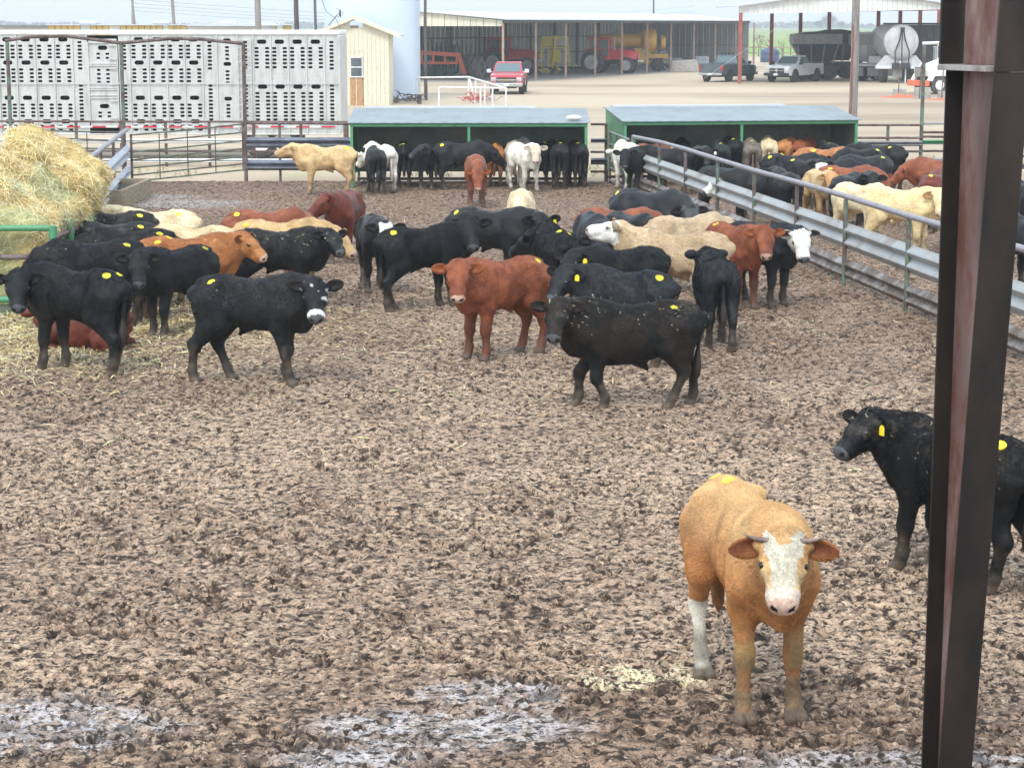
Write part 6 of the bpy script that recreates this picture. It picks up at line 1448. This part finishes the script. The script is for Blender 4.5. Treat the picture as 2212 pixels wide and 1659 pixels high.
# yellow frame machine
p = G(1200, 160); y_ = empty('yellow_implement', (p.x, p.y+2, 0), 0, 'upright yellow farm implement between the two tractors', 'farm machine'); x, y = p.x, p.y+2
m = MB()
for a in (-1.2, 1.2): m.bar((x+a, y, .5), (x+a*.85, y, 2.9), .22)
m.bar((x-1.1, y, 2.95), (x+1.15, y, 2.95), .2).bar((x-1.1, y, 2.1), (x+1.1, y, 2.1), .12).bar((x-.25, y-.3, .6), (x+.05, y-.2, 3.1), .2)
sub(m.build('frame', M['myellow'], None), y_)
sub(MB().box(x-.6, x+.5, y+.05, y+.3, .9, 1.95).box(x-1.0, x-.2, y+.05, y+.2, 2.2, 2.85).build('panel', M['myellow'], None, bevel=.03), y_); sub(MB().box(x+.0, x+.9, y-.05, y+.1, 2.25, 2.8).build('panel', M['plastic'], None, bevel=.02), y_)
m = MB(); r_ = random.Random(4)
for k in range(26): a = Vector((x+r_.uniform(-1.4, 1.9), y-.6+r_.uniform(-.3, .3), r_.uniform(.15, .9))); m.bar(a, a+Vector((r_.uniform(-.5, .5), 0, r_.uniform(-.4, .4))), .10)
sub(m.build('linkage', M['myellow'], None), y_); sub(MB().box(x-1.6, x+4.4, y-.5, y-.2, .35, .55).build('drawbar', M['darkmach'], None), y_)
for k in range(9): sub(MB().lathe([(.0, -.02), (.28, 0), (0, .02)], 14, 'x', (x-1.5+.42*k, y-.35, .28)).build('disc', M['darkmach'], None), y_)
# amber drum machine
p = G(1400, 156); d0 = empty('auger_wagon', (p.x, p.y+2, 0), 0, 'amber drum wagon with auger behind the second tractor', 'farm machine'); x, y = p.x-.6, p.y+2
sub(MB().lathe([(0, -3.6), (.55, -3.5), (.60, 0), (.95, .3), (1.05, 1.0), (.9, 1.35), (.3, 1.5), (0, 1.5)], 20, 'x', (x, y, 2.65)).build('drum', M['morange'], None, smooth=True), d0)
sub(MB().lathe([(0, 0), (.62, .05), (.62, .35), (.45, .42), (0, .42)], 20, 'x', (x+1.75, y-.2, 2.5)).build('end_pulley', M['morange'], None, smooth=True), d0)
sub(MB().prism([(x-.6, 2.0), (x+1.0, 2.0), (x+.7, .9), (x-.1, .9)], 'y', y-.5, y+.5).build('chute', M['morange'], None), d0)
sub(MB().box(x+.7, x+2.4, y-.6, y-.3, 1.15, 1.5).box(x-1.2, x+2.2, y-.3, y+.3, .7, .9).build('frame', M['morange'], None), d0)
for a in (-1.0, 1.5): sub(MB().lathe([(.30, -.2), (.55, -.2), (.58, 0), (.55, .2), (.30, .2)], 20, 'y', (x+a, y-.6, .56)).build('wheel', M['tyre'], None, smooth=True), d0)
m = MB()
for k in range(14): a = Vector((x+r_.uniform(-.6, 2.2), y-.5, r_.uniform(.5, 1.9))); m.bar(a, a+Vector((r_.uniform(-.5, .5), 0, r_.uniform(-.5, .5))), .10)
sub(m.build('pipework', M['galv'], None), d0)
# red orange implement at far left of the shed
p = G(955, 168); h = empty('red_implement', (p.x, p.y-2, 0), 0, 'red orange harvester head with openings at the shed left end', 'farm machine'); x, y = p.x, p.y-2
m = MB().bar((x-2.6, y, 2.0), (x+1.3, y, 1.75), .30).bar((x-2.6, y, 1.15), (x+1.3, y, 1.15), .2).bar((x+1.3, y, 1.9), (x+1.8, y, .3), .5, .3)
for k in range(5): m.bar((x-2.4+.9*k, y, 1.15), (x-2.4+.9*k, y, 1.95), .18)
sub(m.build('frame', M['mred'], None), h); sub(MB().box(x-2.7, x+1.1, y-.5, y-.2, .12, .80).build('trough', M['dkgrn'], None, bevel=.05), h)
m = MB()
for k in range(6): m.bar((x-2.6+.7*k, y-.7, .1), (x-2.5+.7*k, y-.55, .60), .07)
sub(m.build('tine', M['dkgrn'], None), h)
# dark folded frames against the back wall
for i, px in enumerate((935, 965, 1000)):
    p = AT(px, 120, 163); m = MB(); 
    for k in range(7): a = Vector((p.x-.9+.28*k, 163, .3)); m.bar(a, a+Vector((.25*(k-3)*.3, 0, 2.6-.2*abs(k-3))), .12)
    m.bar((p.x-1, 163, 1.4), (p.x+1, 163, 1.5), .15); o = m.build('folded_harrow', M['dkgrn'], None); tag(o, ['leftmost', 'middle', 'rightmost'][i]+' dark folded harrow frame in the shadow of the shed', 'harrow', 'folded harrows in the shed')
# pale things at the shed's right end
def simple(name, label, cat, loc): return empty(name, loc, 0, label, cat)
p = G(1515, 150); ib = simple('liquid_tote', 'white caged liquid tote under the shed roof', 'tote', p)
MB().box(-.6, .6, -.6, .6, .16, 1.15).build('tank', M['plastic'], ib, bevel=.08)
m = MB()
for k in range(5): m.box(-.64+.31*k, -.61+.31*k, -.65, -.62, .1, 1.2)
for z in (.15, .5, .85, 1.17): m.box(-.64, .64, -.66, -.63, z, z+.03)
m.build('cage', M['galv'], ib); MB().box(-.65, .65, -.65, .65, 0, .12).build('pallet', M['wood'], ib)
p = G(1478, 156); o = MB().prism([(-1.3, 0), (1.3, 0), (1.1, .9), (.9, 1.05), (-1.1, .95)], 'y', -.3, .3).build('concrete_barrier', M['concrete'], None, bevel=.04); o.location = p; tag(o, 'grey concrete slab leaning at a shed post', 'concrete slab')
p = G(1450, 153); o = simple('small_generator', 'small pale engine unit beside the amber wagon', 'engine', p)
MB().box(-.9, .9, -.4, .4, .45, 1.1).build('housing', M['hopper'], o, bevel=.1)
for a in (-.6, .6): MB().lathe([(0, -.1), (.32, -.1), (.34, 0), (.32, .1), (0, .1)], 16, 'y', (a, -.45, .34)).build('wheel', M['tyre'], o, smooth=True)
# under the canopy barn
def hopper_truck(name, label, xc, Y, L, upper, lower, zt, group=None):
    t = empty(name, (xc, Y, 0), 0, label, 'spreader truck', group); w2 = 1.15
    MB().box(-L/2, L/2, -w2, w2, zt-.75, zt).build('hopper_rim', upper, t, bevel=.03)
    b = MB(); b.add([(-L/2+.1, -w2+.05, zt-.76), (L/2-.1, -w2+.05, zt-.76), (L/2-.1, w2-.05, zt-.76), (-L/2+.1, w2-.05, zt-.76), (-L/2+.7, -.45, 1.35), (L/2-.7, -.45, 1.35), (L/2-.7, .45, 1.35), (-L/2+.7, .45, 1.35)], [(0, 1, 2, 3), (7, 6, 5, 4), (0, 4, 5, 1), (1, 5, 6, 2), (2, 6, 7, 3), (3, 7, 4, 0)]); b.build('hopper', lower, t)
    m = MB()
    for k in range(4): x = -L/2+.3+(L-.6)*k/3; m.bar((x, -w2, zt-.8), (x*.8, -.75, 1.2), .09)
    m.build('rib', M['hopper'], t)
    MB().prism([(-L/2+.2, zt), (L/2-.2, zt), (L*.1, zt+.18), (-L*.2, zt+.15)], 'y', -w2+.1, w2-.1).build('tarp', lower, t)
    MB().box(-L/2-.3, L/2+.3, -.45, .45, .95, 1.28).build('chassis', M['darkmach'], t); MB().box(-L/2-.4, L/2, -1.0, 1.0, .8, .93).build('deck', M['darkmach'], t)
    for a in (-L/2+.7, L/2-.9, L/2-2.1):
        for s in (-1, 1): MB().lathe([(.25, -.16), (.50, -.16), (.53, 0), (.50, .16), (.25, .16), (.1, .05), (.001, .05)], 20, 'y', (a, s*.95, .53)).build('wheel', M['tyre'], t, smooth=True)
    return t
Yh = 156.0; hx = lambda px: AT(px, 100, Yh).x
hopper_truck('spreader_truck', 'grey hopper spreader truck at the left of the canopy barn', hx(1762), Yh, 3.6, M['hopper'], M['hopperdk'], 3.35)
hopper_truck('spreader_truck', 'dark covered hopper wagon left of the wooden pole', hx(1818), Yh+3, 3.4, M['hopperdk'], M['hopperdk'], 3.5)
t = hopper_truck('spreader_truck', 'pale hopper spreader right of the wooden pole', hx(1866), Yh-3, 2.9, M['hopper'], M['tankgrey'], 3.35)
MB().box(-1.6, 1.5, -1.35, -1.2, 1.05, 1.25).build('fender', M['tankgrey'], t, bevel=.04); MB().box(-.3, .6, -1.3, -1.0, 1.26, 1.8).build('engine', M['plastic'], t, bevel=.08); MB().bar((1.1, -1.2, 1.3), (1.9, -1.2, 2.6), .07).build('brace', M['plastic'], t)
for k in range(3): MB().box(-1.5+1.1*k, -.7+1.1*k, -1.21, -1.15, .35, 1.0).build('mud_flap', M['hopper'], t)
# tanker seen from the rear
Yt = 147.0; p = AT(1948, 91, Yt); tk = empty('tanker_trailer', (p.x, Yt, 0), 0, 'round white tanker end with black hoses under the canopy', 'tanker'); zc = p.z; rt = 1.20
MB().lathe([(0, -.10), (.6, -.08), (1.0, -.02), (rt, .12), (rt, 6.5), (0, 6.6)], 40, 'y', (0, 0, zc)).build('tank', M['tankgrey'], tk, smooth=True)
MB().prism([(-1.1, zc-.95), (1.1, zc-.95), (1.75, 1.15), (-1.75, 1.15)], 'y', .3, .45).build('cradle', M['tankgrey'], tk); MB().box(-1.75, -.65, -.1, .6, .98, 1.18).box(.65, 1.7, -.1, .6, .98, 1.18).build('fender', M['plastic'], tk, bevel=.03)
MB().box(-.6, .6, -.35, .2, .98, 1.4).build('pump', M['darkmach'], tk, bevel=.05)
for s in (-1, 1): MB().tube([(s*.08, -.18, zc+.85), (s*.18, -.22, zc+.2), (s*.5, -.3, zc-.7), (s*.45, -.3, 1.2)], .045, 8).build('hose', M['black'], tk, smooth=True)
MB().tube([(0, -.2, zc+.95), (-.03, -.22, zc), (0, -.25, 1.4)], .035, 8).build('hose', M['black'], tk, smooth=True); MB().box(-.14, .14, -.28, -.11, zc+.80, zc+1.0).build('valve', M['darkmach'], tk)
MB().box(-.55, .1, .1, .16, .35, .97).box(1.5, 2.2, .1, .16, .4, 1.2).build('mud_flap', M['hopper'], tk); MB().tube([(.35, .1, .0), (.35, .1, .95)], .05, 8).build('stand', M['plastic'], tk)
for s in (-1, 1): MB().lathe([(.25, -.25), (.5, -.25), (.53, 0), (.5, .25), (.25, .25), (.1, 0), (.001, 0)], 20, 'x', (s*.95, 1.6, .53)).build('wheel', M['tyre'], tk, smooth=True)
# long dark trailer behind it
x0_, x1_ = AT(1925, 90, 153).x, AT(2062, 90, 153).x
dt = empty('grain_trailer', ((x0_+x1_)/2, 153, 0), 0, 'long black grain trailer filling the barn behind the tanker', 'trailer'); L2 = (x1_-x0_)/2
MB().prism([(-L2, 4.0), (L2, 4.02), (L2, 1.1), (-L2+1.0, 1.1), (-L2, 2.6)], 'y', -1.2, 1.2).build('body', M['hopperdk'], dt, bevel=.05)
m = MB()
for k in range(9): m.box(-L2+.3+(2*L2-.6)*k/8, -L2+.38+(2*L2-.6)*k/8, -1.26, -1.201, 1.2, 3.95)
m.build('rib', M['darkmach'], dt); MB().box(-L2-.4, L2, -1.25, 1.25, 4.03, 4.15).build('tarp_roll', M['black'], dt, bevel=.04)
for a in (.2, 1.4, -1.4): MB().lathe([(.25, -.2), (.50, -.2), (.53, 0), (.5, .2), (.25, .2), (.1, 0), (.001, 0)], 20, 'y', (a, -1.0, .53)).build('wheel', M['tyre'], dt, smooth=True)
MB().box(-L2+1, L2, -.5, .5, .75, 1.05).build('chassis', M['black'], dt)
# white truck at the right edge
p = G(2052, 203); wt = empty('white_truck', (p.x+1.6, p.y+1.2, 0), R(-162), 'white heavy truck partly hidden by the steel column', 'truck')
MB().box(.1, 1.9, -1.1, 1.1, 1.15, 3.05).build('cab', M['white'], wt, bevel=.12); MB().prism([(1.91, 1.1), (3.5, 1.0), (3.55, 1.5), (1.91, 2.05)], 'y', -.85, .85).build('hood', M['white'], wt, bevel=.08)
for s in (-1, 1):
    MB().box(.7, 1.6, s*1.101 if s > 0 else -1.13, 1.13 if s > 0 else -1.101, 2.05, 2.75).build('side_window', M['carglass'], wt, bevel=.01)
    MB().box(1.75, 1.9, s*1.25 if s > 0 else -1.55, 1.55 if s > 0 else -1.25, 1.9, 2.75).build('wing_mirror', M['chrome'], wt, bevel=.03)
    MB().tube([(-.1, s*1.0, 1.0), (-.1, s*1.0, 3.6)], .09, 10).build('exhaust', M['chrome'], wt, smooth=True)
    wheel((2.85, s*.95, .52), .52, .32, wt, sgn=s, rim='white'); wheel((-2.0, s*.85, .52), .52, .55, wt, sgn=s, rim='white'); wheel((-3.3, s*.85, .52), .52, .55, wt, sgn=s, rim='white')
    MB().prism([(2.2, .95), (2.35, 1.25), (3.3, 1.25), (3.6, .75), (3.35, .75), (3.2, 1.05), (2.5, 1.05), (2.4, .95)], 'y', s*.8 if s > 0 else -1.14, 1.14 if s > 0 else -.8).build('fender', M['white'], wt)
    MB().lathe([(0, -.7), (.3, -.7), (.3, .7), (0, .7)], 16, 'x', (.6, s*.95, .75)).build('fuel_tank', M['chrome'], wt, smooth=True)
MB().box(1.905, 1.93, -.9, .9, 2.1, 2.8).build('windshield', M['carglass'], wt); MB().box(3.5, 3.62, -.6, .6, 1.0, 1.6).build('grille', M['chrome'], wt, bevel=.03); MB().box(3.55, 3.8, -1.15, 1.15, .45, .8).build('bumper', M['mred'], wt, bevel=.04)
MB().box(-3.9, 3.4, -.42, .42, .7, .98).build('chassis', M['black'], wt); m = MB()
for k in range(7): m.box(-.6, -.45, -1.1, 1.1, 1.05+.28*k, 1.15+.28*k)
m.box(-.62, -.43, -1.12, -1.0, 1.0, 3.0).box(-.62, -.43, 1.0, 1.12, 1.0, 3.0); m.build('headache_rack', M['chrome'], wt)
# tanks and totes beyond
p = G(1663, 135); o = empty('water_tank', p, 0, 'dark blue plastic water tank beyond the parked pickups', 'tank'); MB().lathe([(1.05, 0), (1.05, .4), (1.08, .42), (1.05, .46), (1.05, 1.0), (1.08, 1.02), (1.05, 1.05), (1.0, 1.25), (.6, 1.5), (.2, 1.58), (0, 1.58)], 32).build('shell', mk('dark blue plastic', (.04, .07, .13), .4), o, smooth=True); MB().lathe([(.22, 1.55), (.22, 1.68), (0, 1.68)], 16).build('lid', M['black'], o)
p = G(1720, 140); o = empty('liquid_tote', (p.x, p.y-40, 0), 0, 'tall white tank behind the silver pickup cab', 'tote'); MB().lathe([(.85, 0), (.85, 2.3), (.6, 2.62), (0, 2.7)], 20).build('shell', M['plastic'], o, smooth=True)
# rods in concrete blocks with orange netting
M['netting'] = mk('faded orange netting', (.55, .16, .08), .8)
for i, (px, py, w3, rod, lb) in enumerate(((1943, 208, 1.2, 1937, 'left concrete block with a white tipped rod'), (1992, 213, 1.5, 1982, 'right concrete block with a white tipped rod beside the frame post'), (2040, 214, 1.2, 2030, 'concrete block with a rod in front of the white truck'))):
    p = G(px, py); o = empty('marker_block', p, 0, lb, 'concrete block', 'concrete blocks with marker rods'); s_ = p.y/FPX; MB().box(-w3/2*.55, w3/2*.55, -.3, .3, -.05, .42 if i != 1 else .6).build('block', M['concrete'], o, bevel=.04)
    rx = G(rod, py).x-p.x; MB().tube([(rx, -.45, -.05), (rx+.06, -.45, 1.85)], .03, 6).build('rod', M['rust'], o); MB().tube([(rx+.06, -.45, 1.86), (rx+.065, -.45, 2.0)], .04, 6).build('rod_tip', M['white'], o)
for i, (px, py, w3, lb) in enumerate(((1945, 210, 1.4, 'crumpled orange netting round the left concrete blocks'), (2035, 215, 1.2, 'crumpled orange netting near the steel column'))):
    p = G(px, py); g = np.linspace(-1, 1, 40); Xg_, Yg_ = np.meshgrid(g*w3, g*.7); Zg = np.clip(.34*fbm2(Xg_+i*9, Yg_, 3.2, 3, 5)**1.2-.08, -.02, 1)*np.clip(1.1-(Xg_/w3)**2-(Yg_/.7)**2, 0, 1)*1.5
    V = np.stack([Xg_, Yg_, Zg], -1).reshape(-1, 3); ii = np.arange(1600).reshape(40, 40); Q = np.stack([ii[:-1, :-1], ii[:-1, 1:], ii[1:, 1:], ii[1:, :-1]], -1).reshape(-1, 4)
    o = bpy.data.objects.new('orange_netting', np_mesh('orange_netting', V, Q, M['netting'])); COL.objects.link(o); o.location = (p.x, p.y-.7, -.02); tag(o, lb, 'netting')
# fence and bare scrub at the edge of the green field
f = empty('field_fence', (40, 262, 0), 0, 'low board fence at the edge of the green field', 'fence')
for px in range(1612, 1760, 16): q = AT(px, 110, 262); sub(MB().box(q.x-.06, q.x+.06, 262, 262.1, -.1, 1.3).build('post', M['darkpole'], None), f)
a, b = AT(1605, 110, 262), AT(1765, 110, 262)
for z in (.5, 1.15): sub(MB().bar((a.x, 261.95, z), (b.x, 261.95, z), .06, .16).build('rail', M['wood'], None), f)
def tree(name, label, px, Y, H, W, seed, bare, group, mat):
    r_ = np.random.default_rng(seed); q = AT(px, 80, Y); x = q.x; t = empty(name, (x, Y, 0), 0, label, 'tree' if H > 4 else 'bush', group); mb = MB(); tips = []
    def br(p, d, L, r, k):
        e = p+d*L; mb.tube([p, p+d*L*.5+Vector(r_.normal(size=3))*L*.05, e], [r, r*.8, r*.6], 5, False)
        if k == 0: tips.append(e); return
        for _ in range(3): n_ = (d+Vector(r_.normal(size=3))*.45).normalized(); n_.z = abs(n_.z)*.8+.15; br(e, n_.normalized(), L*.72, r*.58, k-1)
        tips.append(e)
    br(Vector((0, 0, -.1)), Vector((0, 0, 1)), H*.28, H*.022, 3); mb.build('trunk', M['darkpole'], t)
    n = 250 if bare else 1500; T = np.array([list(e) for e in tips]); c = T[r_.integers(0, len(T), n)]+r_.normal(size=(n, 3))*np.array([W*.14, W*.14, H*.09]); s = H*.035 if not bare else H*.012
    U = r_.normal(size=(n, 3)); U /= np.linalg.norm(U, axis=1)[:, None]; Wv = np.cross(U, r_.normal(size=(n, 3))); Wv /= np.linalg.norm(Wv, axis=1)[:, None]
    V = np.stack([c-U*s, c+Wv*s*.6, c+U*s, c-Wv*s*.6], 1).reshape(-1, 3); o = bpy.data.objects.new('crown', np_mesh('crown', V, np.arange(4*n).reshape(-1, 4), mat, smooth=False)); COL.objects.link(o); o.parent = t
    return t
M['leaf'] = mk('dark leaves', (.05, .07, .035), .8, 0, (.08, .10, .05), 1.5); M['drygrass'] = mk('dry twigs', (.22, .18, .13), .9)
for i, px in enumerate((1640, 1668, 1690, 1708, 1742)):
    tree('bare_bush', ['bare bush nearest the shed end', 'bare bush above the dark blue tank', 'bare bush right of the tank', 'bare bush left of the white tank', 'bare bush above the silver pickup'][i]+' at the green field edge', px, 266+3*(i % 2), 3.9-.5*(i % 3), 3, 60+i, True, 'bare bushes at the field edge', M['drygrass'])
for i, (px, Y, H) in enumerate(((1790, 1350, 11), (1770, 1400, 7), (1818, 1450, 6.5))):
    tree('field_tree', ['tallest hazy tree on the far field horizon', 'low hazy tree left of the tallest one on the horizon', 'low hazy tree right of the tallest one on the horizon'][i], px, Y, H, H*1.3, 90+i, False, 'hazy trees on the horizon', M['leaf'])
r_ = random.Random(3); mb = None
def treeline(seed):
    rr_ = np.random.default_rng(seed); n = 9000; x = rr_.uniform(-1200, 1300, n); hgt = 3+5*vn2(x*.012, x*0+2.0, 3)+3*vn2(x*.05, x*0, 4); c = np.stack([x, 1900+rr_.uniform(-25, 25, n), rr_.random(n)*hgt*.7], 1)
    U = rr_.normal(size=(n, 3)); U /= np.linalg.norm(U, axis=1)[:, None]; Wv = np.cross(U, rr_.normal(size=(n, 3))); Wv /= np.linalg.norm(Wv, axis=1)[:, None]; s = 2.2
    V = np.stack([c-U*s, c+Wv*s*.8, c+U*s, c-Wv*s*.8], 1).reshape(-1, 3); o = bpy.data.objects.new('far_treeline', np_mesh('far_treeline', V, np.arange(4*n).reshape(-1, 4), M['leaf'], smooth=False)); COL.objects.link(o); o['kind'] = 'stuff'; o['label'] = 'faint far treeline fading into the haze'
treeline(5)
# weeds in tufts along the yard edge behind the fence
nt_ = 2600; P = np.stack([rng.uniform(-14, 22, nt_), rng.uniform(56.5, 64, nt_), np.full(nt_, -.03)], 1); keep = fbm2(P[:, 0], P[:, 1], .4, 3, 44) > .52; P = P[keep]
V, Q, C = straws(P, np.tile([0, 0, 1.], (len(P), 1)), len(P)*3, L=(.08, .3), wd=.006, cols=[(.25, .28, .10), (.42, .36, .18), (.35, .32, .14)], droop=-.4, lift=2.0)
o = bpy.data.objects.new('weeds', np_mesh('weeds', V, Q, M['hay'], C)); COL.objects.link(o); o['kind'] = 'stuff'; o['label'] = 'thin dry weeds behind the back fence'
# ------------------------------------------------------------------ haze: one closed box of even air
HV = bpy.data.materials.new('haze'); HV.use_nodes = True; n = HV.node_tree.nodes; n.remove(n['Principled BSDF'])
pv = n.new('ShaderNodeVolumePrincipled'); pv.inputs['Color'].default_value = (.95, .98, 1.0, 1); pv.inputs['Density'].default_value = .00065; pv.inputs['Anisotropy'].default_value = .2
HV.node_tree.links.new(pv.outputs[0], n['Material Output'].inputs['Volume'])
hz = MB().box(-2700, 2700, -60, 3100, -1.4, 40).build('haze', HV); hz['kind'] = 'stuff'
